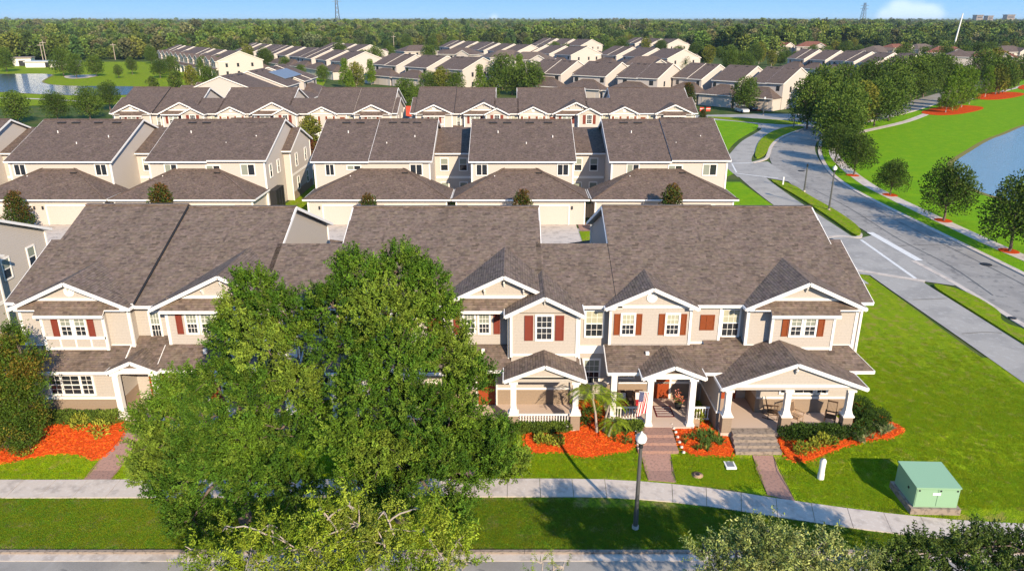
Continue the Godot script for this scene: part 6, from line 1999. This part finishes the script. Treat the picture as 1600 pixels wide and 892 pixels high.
func car(label: String, at: Vector3, yaw: float, paint: String, suv: bool) -> void:
	var o := thing("parked_car", label, "car", at, yaw, "parked cars")
	var h := 1.72 if suv else 1.45
	var lo := [[-2.3, 0.55, 0.85], [-2.2, 0.95, 0.9], [-1.2, 1.0, 0.92], [0.8, 1.0, 0.92], [1.7, 0.92, 0.9], [2.25, 0.78, 0.82], [2.35, 0.5, 0.78]]
	var b := MB.new()
	for k in lo.size() - 1:
		var a: Array = lo[k]
		var c: Array = lo[k + 1]
		b.quad(Vector3(a[2], a[1], a[0]), Vector3(c[2], c[1], c[0]), Vector3(-c[2], c[1], c[0]), Vector3(-a[2], a[1], a[0]))
		for s in [-1.0, 1.0]:
			b.quad(Vector3(s * a[2], 0.28, a[0]), Vector3(s * c[2], 0.28, c[0]), Vector3(s * c[2], c[1], c[0]), Vector3(s * a[2], a[1], a[0]))
	b.quad(Vector3(-0.85, 0.28, -2.3), Vector3(0.85, 0.28, -2.3), Vector3(0.85, 0.55, -2.3), Vector3(-0.85, 0.55, -2.3))
	b.quad(Vector3(-0.78, 0.28, 2.35), Vector3(0.78, 0.28, 2.35), Vector3(0.78, 0.5, 2.35), Vector3(-0.78, 0.5, 2.35))
	b.box(-0.66, 0.66, h - 0.06, h, -1.75 if suv else -1.0, 0.25)
	part("body", b.mesh(M[paint]), o)
	var g := MB.new()
	var zb := -2.15 if suv else -1.7
	var t := [Vector3(0.66, h - 0.06, 0.25), Vector3(0.66, h - 0.06, -1.75 if suv else -1.0), Vector3(-0.66, h - 0.06, -1.75 if suv else -1.0), Vector3(-0.66, h - 0.06, 0.25)]
	var u := [Vector3(0.84, 0.99, 1.1), Vector3(0.84, 0.99, zb), Vector3(-0.84, 0.99, zb), Vector3(-0.84, 0.99, 1.1)]
	for k in 4:
		g.quad(u[k], u[(k + 1) % 4], t[(k + 1) % 4], t[k])
	part("windows", g.mesh(M.glass), o)
	for s in [-1.0, 1.0]:
		for z in [-1.4, 1.45]:
			var w := MB.new()
			w.tube([Vector3(s * 0.7, 0.33, z), Vector3(s * 0.93, 0.33, z)], [0.33, 0.33], 14)
			w.tube([Vector3(s * 0.9, 0.33, z), Vector3(s * 0.94, 0.33, z)], [0.19, 0.19], 10)
			part("wheel", w.mesh(M.tyre), o)
		part("headlight", bx(0.32, 0.14, 0.06, "globe"), o, Vector3(s * 0.58, 0.66, 2.33))

func utility_pole(label: String, x: float, d: float, h: float, arm := true) -> void:
	var o := thing("utility_pole", label, "utility pole", W(x, d), 0, "utility poles along the wood edge")
	var b := MB.new()
	b.tube([Vector3(0, -0.3, 0), Vector3(0, h, 0)], [0.24, 0.17], 8)
	part("mast", b.mesh(M.bark_pale), o)
	if arm:
		part("crossarm", bx(3.2, 0.3, 0.3, "bark_pale"), o, Vector3(0, h - 1.0, 0))

func lattice(label: String, x: float, d: float, h: float, w: float) -> void:
	var o := thing("lattice_tower", label, "lattice tower", W(x, d), 20)
	var b := MB.new()
	var n := 9
	var t := w * 0.055
	for k in n:
		var a0 := lerpf(w, w * 0.22, float(k) / n) / 2
		var a1 := lerpf(w, w * 0.22, float(k + 1) / n) / 2
		var y0 := h * k / n
		var y1 := h * (k + 1) / n
		for j in 4:
			var r := Basis(Vector3.UP, j * PI / 2)
			b.beam(r * Vector3(a0, y0, a0), r * Vector3(a1, y1, a1), t, t)
			b.beam(r * Vector3(a0, y0, a0), r * Vector3(-a1, y1, a1), t * 0.6, t * 0.6)
			b.beam(r * Vector3(-a0, y0, a0), r * Vector3(a1, y1, a1), t * 0.6, t * 0.6)
	part("frame", b.mesh(M.grey_metal), o)
	for y in [0.78, 0.9]:
		part("crossarm", bx(w * 1.8, t, t, "grey_metal"), o, Vector3(0, h * y, 0))

func boxy(called: String, label: String, cat: String, m: String, parts: Array, at := Vector3.ZERO, yaw := 0.0, grp := "") -> Node3D:
	var o := thing(called, label, cat, at, yaw, grp)
	for q in parts:
		var b := MB.new()
		b.box(q[1], q[2], q[3], q[4], q[5], q[6])
		part(q[0], b.mesh(M[q[7] if q.size() > 7 else m]), o)
	return o

func small_things() -> void:
	var r := RandomNumberGenerator.new()
	r.seed = 5
	# ---- near the road
	street_lamp("white acorn globe lamp on a fluted post standing in the front verge", W(5.75, 28.73, LOW), 5.05)
	var tb := thing("transformer_box", "pale green metal utility cabinet on a concrete pad in the lawn", "utility cabinet", W(20.3, 30.85, LOW), -2)
	part("pad", bx(2.35, 0.4, 2.25, "concrete_old"), tb, Vector3(0, 0.1, 0))
	var b := MB.new()
	b.prism_x(-1.02, 1.02, [Vector2(0.98, 0.3), Vector2(0.98, 1.38), Vector2(-0.98, 1.52), Vector2(-0.98, 0.3)])
	part("cabinet", b.mesh(M.transformer), tb)
	var lid := MB.new()
	lid.prism_x(-1.06, 1.06, [Vector2(1.03, 1.36), Vector2(1.03, 1.42), Vector2(-1.0, 1.57), Vector2(-1.0, 1.5)])
	part("lid", lid.mesh(M.transformer), tb)
	for s in [-1, 1]:
		var d := MB.new()
		d.box(-0.985 if s < 0 else 0.012, -0.012 if s < 0 else 0.985, 0.38, 1.3, 0.98, 1.0)
		part("door", d.mesh(M.transformer), tb)
	part("label_plate", bx(0.36, 0.13, 0.012, "white"), tb, Vector3(-0.05, 1.06, 1.008))
	for x in [-0.88, 0.12, 0.9]:
		part("lock", bx(0.07, 0.07, 0.04, "dark"), tb, Vector3(x, 1.24, 1.01))
	part("lock", bx(0.04, 0.1, 0.1, "dark"), tb, Vector3(-1.03, 0.95, 0.3))
	var pd := thing("cable_pedestal", "white plastic cable post in the lawn by the corner flower bed", "cable post", W(15.94, 32.7, LOW))
	b = MB.new()
	b.lathe(Vector3.ZERO, [Vector2(0.17, -0.05), Vector2(0.17, 0.3), Vector2(0.15, 0.32), Vector2(0.15, 0.95)], 16)
	part("sleeve", b.mesh(M.white), pd)
	b = MB.new()
	b.lathe(Vector3.ZERO, [Vector2(0.165, 0.93), Vector2(0.165, 1.05), Vector2(0.12, 1.14), Vector2(0.0, 1.17)], 16)
	part("cap", b.mesh(M.white), pd)
	boxy("meter_box", "small pale blue square meter lid in the grass beside the steps", "meter lid", "car_silver", [["rim", -0.27, 0.27, -0.05, 0.05, -0.32, 0.32, "white"], ["lid", -0.18, 0.18, 0.05, 0.075, -0.22, 0.22, "solar"]], W(11.55, 33.75, th(33.75) + 0.02))
	var vb := thing("valve_hole", "small round valve cover in a bare patch of the front lawn", "valve cover", W(9.65, 33.0, LOW))
	b = MB.new()
	b.lathe(Vector3.ZERO, [Vector2(0.33, -0.02), Vector2(0.26, 0.045), Vector2(0.16, 0.05)], 14)
	part("bare_ring", b.mesh(M.wood_pale), vb)
	b = MB.new()
	b.lathe(Vector3.ZERO, [Vector2(0.13, 0.04), Vector2(0.12, 0.065)], 12)
	part("cover", b.mesh(M.dark), vb)
	# ---- the porches
	rocking_chair("pale wooden rocking chair on the corner porch, left of the dark one", Vector3(16.15, 0.15, -37.1), 38, "wood_pale")
	rocking_chair("dark brown rocking chair on the corner porch, by the right column", Vector3(18.05, 0.15, -37.05), -28, "wood_dark")
	rocking_chair("dark chair half hidden behind the middle column of the corner porch", Vector3(14.95, 0.15, -37.6), 75, "wood_dark")
	armchair("dark wicker armchair with red seat cushion, next to the white post", Vector3(6.45, 0.15, -38.7), 0)
	armchair("dark wicker armchair with red seat cushion, nearer the flag", Vector3(7.5, 0.15, -38.75), 0)
	boxy("side_table", "small dark side table between the red-cushioned armchairs", "side table", "wood_dark", [["table_top", -0.18, 0.18, 0.42, 0.46, -0.18, 0.18], ["leg", -0.15, -0.11, 0, 0.42, -0.15, -0.11], ["leg", 0.11, 0.15, 0, 0.42, -0.15, -0.11], ["leg", -0.15, -0.11, 0, 0.42, 0.11, 0.15], ["leg", 0.11, 0.15, 0, 0.42, 0.11, 0.15]], Vector3(6.97, 0.15, -38.6))
	flag()
	var mt := thing("door_mat", "dark red patterned mat before the orange front door", "door mat", Vector3(8.85, 0.152, -38.3))
	part("mat", bx(1.05, 0.02, 1.3, "shutter_maroon"), mt, Vector3(0, 0.01, 0))
	for k in 6:
		part("stripe", bx(0.9, 0.008, 0.06, "cushion_white"), mt, Vector3(0, 0.024, -0.5 + k * 0.2))
	var pot := thing("flower_pot", "dark pot of pink and orange flowers beside the front door", "flower pot", Vector3(9.75, 0.15, -38.6))
	b = MB.new()
	b.lathe(Vector3.ZERO, [Vector2(0.15, 0), Vector2(0.24, 0.38), Vector2(0.26, 0.44), Vector2(0.2, 0.42)], 14)
	part("pot", b.mesh(M.dark), pot)
	part("leaves", leaf_cloud([[Vector3(0, 0.6, 0), 0.3, 0.7]], 120, 0.12, 0.05, [Color(0.06, 0.1, 0.02), Color(0.1, 0.13, 0.03)], 8, M.leaf_far), pot)
	part("flowers", leaf_cloud([[Vector3(0, 0.68, 0.05), 0.28, 0.6], [Vector3(-0.08, 1.05, 0), 0.14, 1.6]], 110, 0.1, 0.08, [Color(0.6, 0.14, 0.1), Color(0.65, 0.3, 0.12), Color(0.6, 0.35, 0.3)], 9, M.leaf_far), pot)
	var ed := [[7.05, 7.0, 36.9, 34.9], [8.95, 9.15, 36.9, 34.6]]
	for q in ed:
		for k in 7:
			var t := k / 6.0
			b = MB.new()
			b.lathe(Vector3.ZERO, [Vector2(0.0, -0.02), Vector2(0.1, 0.02), Vector2(0.09, 0.09), Vector2(0.0, 0.13)], 7)
			var d := lerpf(q[2], q[3], t)
			var s := part("edging_stone", b.mesh(M.cushion_white), self, W(lerpf(q[0], q[1], t) + (-0.12 if q == ed[0] else 0.1), d, th(d) + 0.05), k * 40)
			tag(s, "pale edging stone along the brick walk, %s from the porch on the %s side" % [ORD[k], "palm" if q == ed[0] else "stair"], "stone", "edging stones of the brick walk")
	var bn := thing("garden_bench", "little pale wooden bench beside the low railing", "bench", W(10.35, 36.7, 0.0), -15)
	bn.scale = Vector3(0.7, 0.7, 0.7)
	part("seat", bx(0.6, 0.06, 0.34, "wood_pale"), bn, Vector3(0, 0.3, 0))
	part("backrest", bx(0.6, 0.36, 0.05, "wood_pale"), bn, Vector3(0, 0.52, -0.17))
	for x in [-0.26, 0.26]:
		part("leg", bx(0.06, 0.3, 0.3, "wood_pale"), bn, Vector3(x, 0.15, 0))
	var bf := boxy("bird_feeder", "small grey box on a dark post between the two porches", "post box", "siding_grey", [["post", -0.03, 0.03, 0, 1.3, -0.03, 0.03, "wood_dark"], ["box", -0.3, 0.3, 1.3, 1.75, -0.2, 0.2], ["roof", -0.36, 0.36, 1.75, 1.82, -0.26, 0.26]], Vector3(5.15, 0, -38.6))
	# ---- hedges, shrubs and palms
	var hg := [Color(0.045, 0.085, 0.018), Color(0.065, 0.11, 0.022), Color(0.03, 0.06, 0.014)]
	var lg := [Color(0.10, 0.15, 0.025), Color(0.14, 0.19, 0.03), Color(0.06, 0.10, 0.02)]
	hedge("hedge", "clipped dark green hedge before the corner porch with the rocking chairs", row_blobs(15.0, 19.0, 35.75, 35.85, 0.75, 0.5, 9, r), 8400, hg, 0.115, 0.065)
	hedge("shrub", "dark rounded shrub at the right corner of the corner porch", [[W(20.2, 38.2, 0.5), 0.75, 0.8], [W(20.0, 37.4, 0.45), 0.6, 0.8]], 3000, hg, 0.13, 0.05, 0.6, "shrub")
	hedge("shrub", "loose dark shrub group at the bend of the right flower bed", [[W(20.3, 36.7, 0.4), 0.65, 0.8], [W(20.9, 37.2, 0.4), 0.6, 0.8], [W(19.6, 36.2, 0.35), 0.5, 0.8]], 3400, hg, 0.13, 0.05, 0.6, "shrub")
	hedge("hedge", "light green hedge under the white railing, left of the palms", row_blobs(-1.5, 3.2, 36.25, 36.35, 0.55, 0.42, 11, r), 8600, lg, 0.115, 0.065)
	hedge("shrub", "dark ground cover beneath the palms between the porches", [[W(4.6, 37.9, 0.15), 0.6, 0.6], [W(4.0, 37.1, 0.15), 0.4, 0.6]], 1400, hg, 0.13, 0.05, 0.5, "shrub")
	hedge("hedge", "short green hedge under the left railing of the flag porch", row_blobs(6.1, 7.1, 36.5, 36.5, 0.5, 0.4, 4, r), 3200, lg, 0.115, 0.065)
	hedge("hedge", "green hedge along the wall beneath the three-pane window", row_blobs(-28.0, -22.4, 37.3, 37.3, 0.7, 0.5, 10, r), 8600, lg, 0.115, 0.065)
	hedge("shrub", "dark shrub mass under the oak beside the left end of the railing hedge", row_blobs(-4.6, -1.6, 35.9, 36.2, 0.8, 0.6, 5, r), 4400, hg, 0.13, 0.05, 0.6, "shrub")
	var tl := [Color(0.09, 0.15, 0.03), Color(0.14, 0.19, 0.04), Color(0.07, 0.12, 0.025)]
	var pale := [Color(0.22, 0.26, 0.10), Color(0.30, 0.31, 0.16), Color(0.12, 0.17, 0.05)]
	var lily := [["striped lily tufts in a clump before the short hedge of the flag porch", 6.2, 36.0, 1.5, 0.8, 26, tl], ["oval clump of green lily tufts in the small bed by the steps", 10.5, 35.4, 1.7, 0.75, 34, tl], ["pale grassy tufts along the outer bend of the right flower bed", 20.6, 36.3, 1.1, 0.5, 18, pale], ["pale grassy tufts before the hedge in the right flower bed", 19.0, 35.65, 1.6, 0.35, 16, pale]]
	for q in lily:
		b = MB.new()
		for k in q[5]:
			var a := r.randf() * TAU
			var f := sqrt(r.randf())
			var d: float = q[2] + sin(a) * f * q[4]
			tuft(b, W(q[1] + cos(a) * f * q[3] * 0.62, d, th(d) + 0.06), 16, 0.5, 0.05, q[6], r)
		tag(part("lily_clump", b.mesh(M.leaf_far), self), q[0], "plant clump", "lily clumps")
	var sm := [["yellow-green bush in the right bed, leftmost of three by the steps", 15.55, 34.6, 0.34], ["yellow-green bush in the right bed, middle of three", 16.3, 34.85, 0.32], ["yellow-green bush in the right bed, tallest of three", 16.85, 35.15, 0.4], ["tiny green plant in the right bed, alone", 17.5, 35.2, 0.25], ["small yellow plant in the palm bed, leftmost of three", 1.55, 35.35, 0.26], ["small yellow plant in the palm bed, middle of three", 2.0, 35.3, 0.24], ["small yellow plant in the palm bed, rightmost of three", 2.55, 35.25, 0.28], ["young green plant by the low railing right of the flag porch", 10.55, 37.3, 0.4], ["yellow-green bush in the left bed near the walk", -22.8, 35.9, 0.5], ["yellow-green bush in the left bed, below the hedge", -24.3, 36.6, 0.45], ["pale bush in the left bed beside the magnolia", -26.2, 34.5, 0.5]]
	for q in sm:
		tag(part("bush", leaf_cloud([[W(q[1], q[2], th(q[2]) + q[3] * 0.9), q[3], 1.1]], 240, 0.18, 0.07, [Color(0.20, 0.24, 0.03), Color(0.28, 0.29, 0.04), Color(0.12, 0.17, 0.025)], hash(q[0]), M.leaf_far, 0.9), self), q[0], "bush", "small bushes in the orange beds")
	palm("taller palm with arching fronds beside the brown column base", W(4.75, 36.2, 0.0), 2.5, Vector3(-0.4, 0, 0), 1.5, 71)
	palm("smaller leaning palm beside the taller one", W(5.1, 36.3, 0.0), 1.9, Vector3(0.4, 0, -0.3), 1.1, 72)
	palm("lowest bright palm between the two taller ones", W(5.35, 35.9, 0.0), 0.9, Vector3(0.3, 0, 0.1), 1.0, 73)
	# ---- the avenue
	street_lamp("globe lamp on the grass island beside the avenue, nearest the roof corner", W(38.2, 87.2, 0.1), 5.3)
	street_lamp("globe lamp on the far grass island at the avenue's bend", W(59.7, 159.3, 0.1), 6.4)
	street_lamp("small globe lamp before the end house with the tan garage door", W(60.5, 182.0), 4.2)
	street_lamp("globe lamp behind the right end of the garage row, before the green triangle", W(30.6, 118.5), 5.5)
	street_lamp("bare metal post without globe on the grass island", W(39.0, 97.4, 0.1), 4.0, false)
	boxy("gate_post", "short white post at the end of the grass island", "post", "white", [["post", -0.08, 0.08, 0, 1.1, -0.08, 0.08], ["cap", -0.11, 0.11, 1.1, 1.17, -0.11, 0.11]], W(37.6, 101.6))
	boxy("mailbox", "dark mailbox on a post by the crossing, beside the roof edge", "mailbox", "black_metal", [["post", -0.06, 0.06, 0, 1.1, -0.06, 0.06], ["box", -0.15, 0.15, 1.1, 1.42, -0.28, 0.28], ["flag_plate", 0.15, 0.18, 1.15, 1.4, -0.1, 0.02, "white"]], W(31.4, 70.0))
	for q in [["round dark manhole cover in the avenue, near the crossing", 44.6, 66.3], ["round dark manhole cover in the avenue, at its bend", 44.0, 112.0], ["brown drain cover in the concrete apron of the grass island", 38.6, 53.0]]:
		b = MB.new()
		var mr := 0.3 if q[0].begins_with("brown") else 0.5
		b.lathe(Vector3.ZERO, [Vector2(mr, 0.0), Vector2(mr, 0.05), Vector2(mr - 0.05, 0.06)], 18)
		tag(part("manhole_cover", b.mesh(M.dark), self, W(q[1], q[2], 0.0)), q[0], "manhole cover", "manhole covers")
	var rings := [["orange mulch ring round the street oak at the right frame edge", 49.4, 70.5], ["orange mulch ring round the wide street oak", 49.4, 82.4], ["orange mulch ring round the small rounded street oak", 49.6, 95.5], ["orange mulch ring round the oak where the avenue bends", 50.3, 108.5]]
	for q in rings:
		var o := sheet("mulch_ring", [q[1] - 0.9, q[2] - 0.2, q[1] - 0.3, q[2] - 1.0, q[1] + 0.8, q[2] - 0.7, q[1] + 0.9, q[2] + 0.6, q[1], q[2] + 1.1, q[1] - 0.8, q[2] + 0.7], 0.06, "mulch", 1, 0.05)
		tag(o, q[0], "mulch bed", "mulch rings round the street oaks")
	for q in [["first orange bed of bright trees on the pond bank", [100, 187, 101, 180.5, 107, 182, 117, 190, 124, 198, 122, 204, 114, 201]], ["second orange bed of yellowing trees on the pond bank", [133, 222, 136, 216, 146, 222, 160, 236, 158, 243, 146, 238]], ["third orange strip at the far right frame edge", [166, 252, 170, 248, 185, 262, 190, 276, 180, 270]], ["orange mulch ring under the upright tree by the silver car", [58.6, 193, 62, 190.5, 65.5, 192.5, 64.5, 196.5, 60, 197]]]:
		var o := sheet("mulch_bed", q[1], 0.09, "mulch", 2, 0.05)
		tag(o, q[0], "mulch bed", "orange beds on the bank")
	# ---- behind the rows
	for q in [["grey air conditioner beside the driveway, seen over the roof notch", 9.0, 78.6], ["grey air conditioner at the left garage corner by the alley lawn", -23.6, 80.2]]:
		boxy("air_conditioner", q[0], "air conditioner", "car_silver", [["case", -0.45, 0.45, 0, 0.85, -0.45, 0.45], ["fan_grille", -0.36, 0.36, 0.85, 0.89, -0.36, 0.36, "dark"], ["louvre_panel", -0.38, 0.38, 0.1, 0.75, 0.45, 0.46, "solar"]], W(q[1], q[2]))
	sheet("mulch_patch", [7.4, 78, 9.9, 78, 9.9, 81.5, 7.4, 81.5], 0.02, "brick_walk")
	boxy("garden_gate", "beige wooden gate between two garages", "gate", "garage_door", [["post", -0.75, -0.65, 0, 1.8, -0.06, 0.06], ["post", 0.65, 0.75, 0, 1.8, -0.06, 0.06], ["board", -0.64, -0.33, 0.1, 1.75, -0.03, 0.03], ["board", -0.31, 0.0, 0.1, 1.75, -0.03, 0.03], ["board", 0.02, 0.31, 0.1, 1.75, -0.03, 0.03], ["board", 0.33, 0.64, 0.1, 1.75, -0.03, 0.03]], W(8.6, 83.5))
	car("silver car parked beside the garages of the white-gabled street's end", W(57.0, 187.5), 10, "car_silver", true)
	car("dark car right behind the silver one", W(60.5, 192.5), 15, "car_dark", true)
	car("white car parked on the street in the gap between white-gabled rows, front one", W(-22.5, 163), 80, "car_white", false)
	car("dark car in the gap between the white-gabled rows, behind the skip", W(-19.5, 172), 60, "car_dark", true)
	car("white pickup-like car before the mid-frame garages, left one", W(-44.5, 236), 0, "car_white", true)
	car("white car before the mid-frame garages, right one", W(-41.0, 236), 0, "car_white", true)
	for k in 2:
		boxy("traffic_barrier", "low orange barrier on the alley, %s from the silver car" % ["nearer one seen", "farther one seen"][k], "barrier", "red", [["body", -0.5, 0.5, 0, 0.95, -0.25, 0.25], ["band", -0.51, 0.51, 0.5, 0.65, -0.26, 0.26, "white"]], W(49.2 + k * 1.6 - 1.6, 190.0), 0, "orange barriers on the alley")
	var sk := thing("skip", "round-cornered orange-red skip in the gap between the two white-gabled rows", "skip", W(-25.5, 152.5))
	b = MB.new()
	b.prism_x(-1.9, 1.9, [Vector2(0.9, 0.1), Vector2(1.25, 1.7), Vector2(-1.25, 1.7), Vector2(-0.9, 0.1)])
	part("tub", b.mesh(M.red), sk)
	part("rim", bx(4.0, 0.14, 2.7, "red"), sk, Vector3(0, 1.72, 0))
	boxy("banner_stand", "slim red banner standing behind the skip", "banner", "red", [["pole", -0.05, 0.05, 0, 3.4, -0.05, 0.05, "grey_metal"], ["cloth", 0.06, 1.2, 1.0, 3.3, -0.02, 0.02]], W(-24.0, 171))
	boxy("banner_stand", "red stall canopy by the far-left garages", "banner", "red", [["pole", -1.3, -1.2, 0, 2.4, -0.05, 0.05, "grey_metal"], ["pole", 1.2, 1.3, 0, 2.4, -0.05, 0.05, "grey_metal"], ["canopy", -1.5, 1.5, 2.4, 3.0, -1.2, 1.2]], W(-92, 275))
	boxy("solar_array", "blue-grey solar panels lying on the end-on townhouse roof", "solar panels", "solar", [["panel", -7.8 + 0.0, -4.0, -0.05, 0.05, -2.2, 2.2], ["panel", -3.9, -0.05, -0.05, 0.05, -2.2, 2.2], ["panel", 0.05, 3.9, -0.05, 0.05, -2.2, 2.2], ["panel", 4.0, 7.8, -0.05, 0.05, -2.2, 2.2]]).transform = Transform3D(Basis(Vector3(0, 0, 1), -0.375) * Basis(Vector3.UP, PI / 2), Vector3(-59.4, 8.35, -202))
	boxy("road_sign", "grey rectangular estate sign near the end house", "sign", "grey_metal", [["post", -1.0, -0.9, 0, 1.2, -0.05, 0.05], ["post", 0.9, 1.0, 0, 1.2, -0.05, 0.05], ["board", -1.2, 1.2, 0.7, 1.5, 0.05, 0.1]], W(72, 181))
	# ---- far off
	var k := 0
	for q in [[-311.0, 482.0, 8.5, "leftmost utility pole, at the left frame edge"], [-269.0, 436.0, 8.5, "utility pole left of the two slim ones"], [-255.7, 422.0, 9.5, "slim utility pole, left of a close pair"], [-250.5, 416.0, 11.0, "tall utility pole, right of a close pair"], [-284.0, 499.0, 9.5, "utility pole with a box, over the park trees"], [-227.0, 443.0, 9.0, "utility pole left of the long white row, first of two"], [-224.0, 446.0, 8.0, "utility pole left of the long white row, second of two"], [-85.0, 560.0, 11.0, "utility pole behind the far roofs left of the centre"], [120.0, 800.0, 22.0, "pale pole rising from the wood above the centre"], [300.0, 800.0, 18.0, "slim pole at the wood edge right of the centre, left one"], [318.0, 800.0, 16.0, "slim pole at the wood edge right of the centre, right one"]]:
		utility_pole(q[3], q[0], q[1], q[2], k < 8)
		k += 1
	var wl := thing("power_lines", "three thin power lines sagging between the poles at the left wood edge", "power lines", Vector3.ZERO)
	for j in 3:
		b = MB.new()
		var pp := [Vector3(-420, 9.0 - j * 0.6, -500), Vector3(-311, 8.3 - j * 0.6, -482), Vector3(-284, 9.3 - j * 0.6, -499), Vector3(-227, 8.8 - j * 0.6, -443), Vector3(-85, 10.8 - j * 0.6, -560), Vector3(60, 11 - j * 0.6, -640)]
		for i in pp.size() - 1:
			var pts := []
			var rad := []
			for n in 9:
				var t := n / 8.0
				pts.append(pp[i].lerp(pp[i + 1], t) - Vector3(0, 3.0 * t * (1 - t), 0))
				rad.append(0.07)
			b.tube(pts, rad, 3, false)
		part("wire", b.mesh(M.dark), wl)
	boxy("white_shed", "long low white shed beyond the left pond", "shed", "white_far", [["wall", -11, 11, 0, 2.4, -4, 4], ["roof", -11.5, 11.5, 2.4, 2.9, -4.5, 4.5, "car_silver"], ["door", -2, 0, 0, 2.2, 4.0, 4.08, "dark"], ["window", 4, 7, 1.0, 1.8, 4.0, 4.08, "glass"]], W(-222, 374), 6)
	boxy("white_shed", "small white boat shed near the leftmost pole", "shed", "white_far", [["wall", -4, 4, 0, 3.6, -4, 4], ["roof", -4.5, 4.5, 3.6, 4.1, -4.5, 4.5, "concrete_old"], ["door", -1.5, 1.5, 0, 2.6, 4.0, 4.08, "dark"]], W(-243, 385), 20)
	lattice("grey lattice radio mast rising above the woods, left of the centre", -310, 1400, 66, 9)
	lattice("faint lattice power pylon before the white cloud", 735, 1650, 54, 12)
	var mp := thing("white_mast", "tall slim white mast leaning slightly over the right-hand woods", "mast", W(272, 480), 0)
	b = MB.new()
	b.tube([Vector3(0, 0, 0), Vector3(2.2, 25, 0)], [0.5, 0.34], 10)
	part("pole", b.mesh(M.white), mp)
	k = 0
	for q in [[1950.0, 3300.0, 37.0, 26.0, "left"], [1995.0, 3300.0, 34.0, 22.0, "middle"], [2080.0, 3300.0, 38.0, 32.0, "right"]]:
		boxy("far_block", "pale distant building on the right horizon, %s one of three" % q[4], "building", "concrete_old", [["wall", -q[3] / 2, q[3] / 2, 0, q[2], -15, 15], ["roof", -q[3] / 2 - 2, q[3] / 2 + 2, q[2], q[2] + 2, -17, 17, "concrete_old"], ["window", -q[3] / 2 + 4, q[3] / 2 - 4, q[2] - 10, q[2] - 6, 15, 15.3, "glass"]], W(q[0], q[1]), 0, "distant buildings on the horizon")


func _ready() -> void:
	rng.seed = 20240
	# ---- camera, sky, sun, exposure
	var cam := Camera3D.new()
	cam.name = "camera"
	cam.fov = 42.06
	cam.near = 0.5
	cam.far = 9000.0
	cam.position = Vector3(0, 21.7, 0)
	cam.rotation_degrees = Vector3(-19.73, 0, 0)
	add_child(cam)
	var we := WorldEnvironment.new()
	we.name = "environment"
	var env := Environment.new()
	env.background_mode = Environment.BG_SKY
	env.sky = make_sky()
	env.background_energy_multiplier = 1.0
	env.tonemap_mode = Environment.TONE_MAPPER_LINEAR
	env.tonemap_exposure = 1.7
	env.sdfgi_enabled = true
	env.ssao_enabled = true
	env.ssil_enabled = true
	# thin summer haze
	env.fog_enabled = true
	env.fog_density = 0.00006
	env.fog_light_color = Color(0.80, 0.88, 0.96)
	we.environment = env
	add_child(we)
	var sun := DirectionalLight3D.new()
	sun.name = "sun"
	sun.light_energy = 1.6
	sun.light_color = Color(1.0, 0.92, 0.80)
	sun.light_angular_distance = 0.5
	sun.shadow_enabled = true
	add_child(sun)
	sun.look_at_from_position(Vector3.ZERO, Vector3(-0.385, -0.455, -0.80))
	materials()
	setting()
	houses()
	trees()
	small_things()
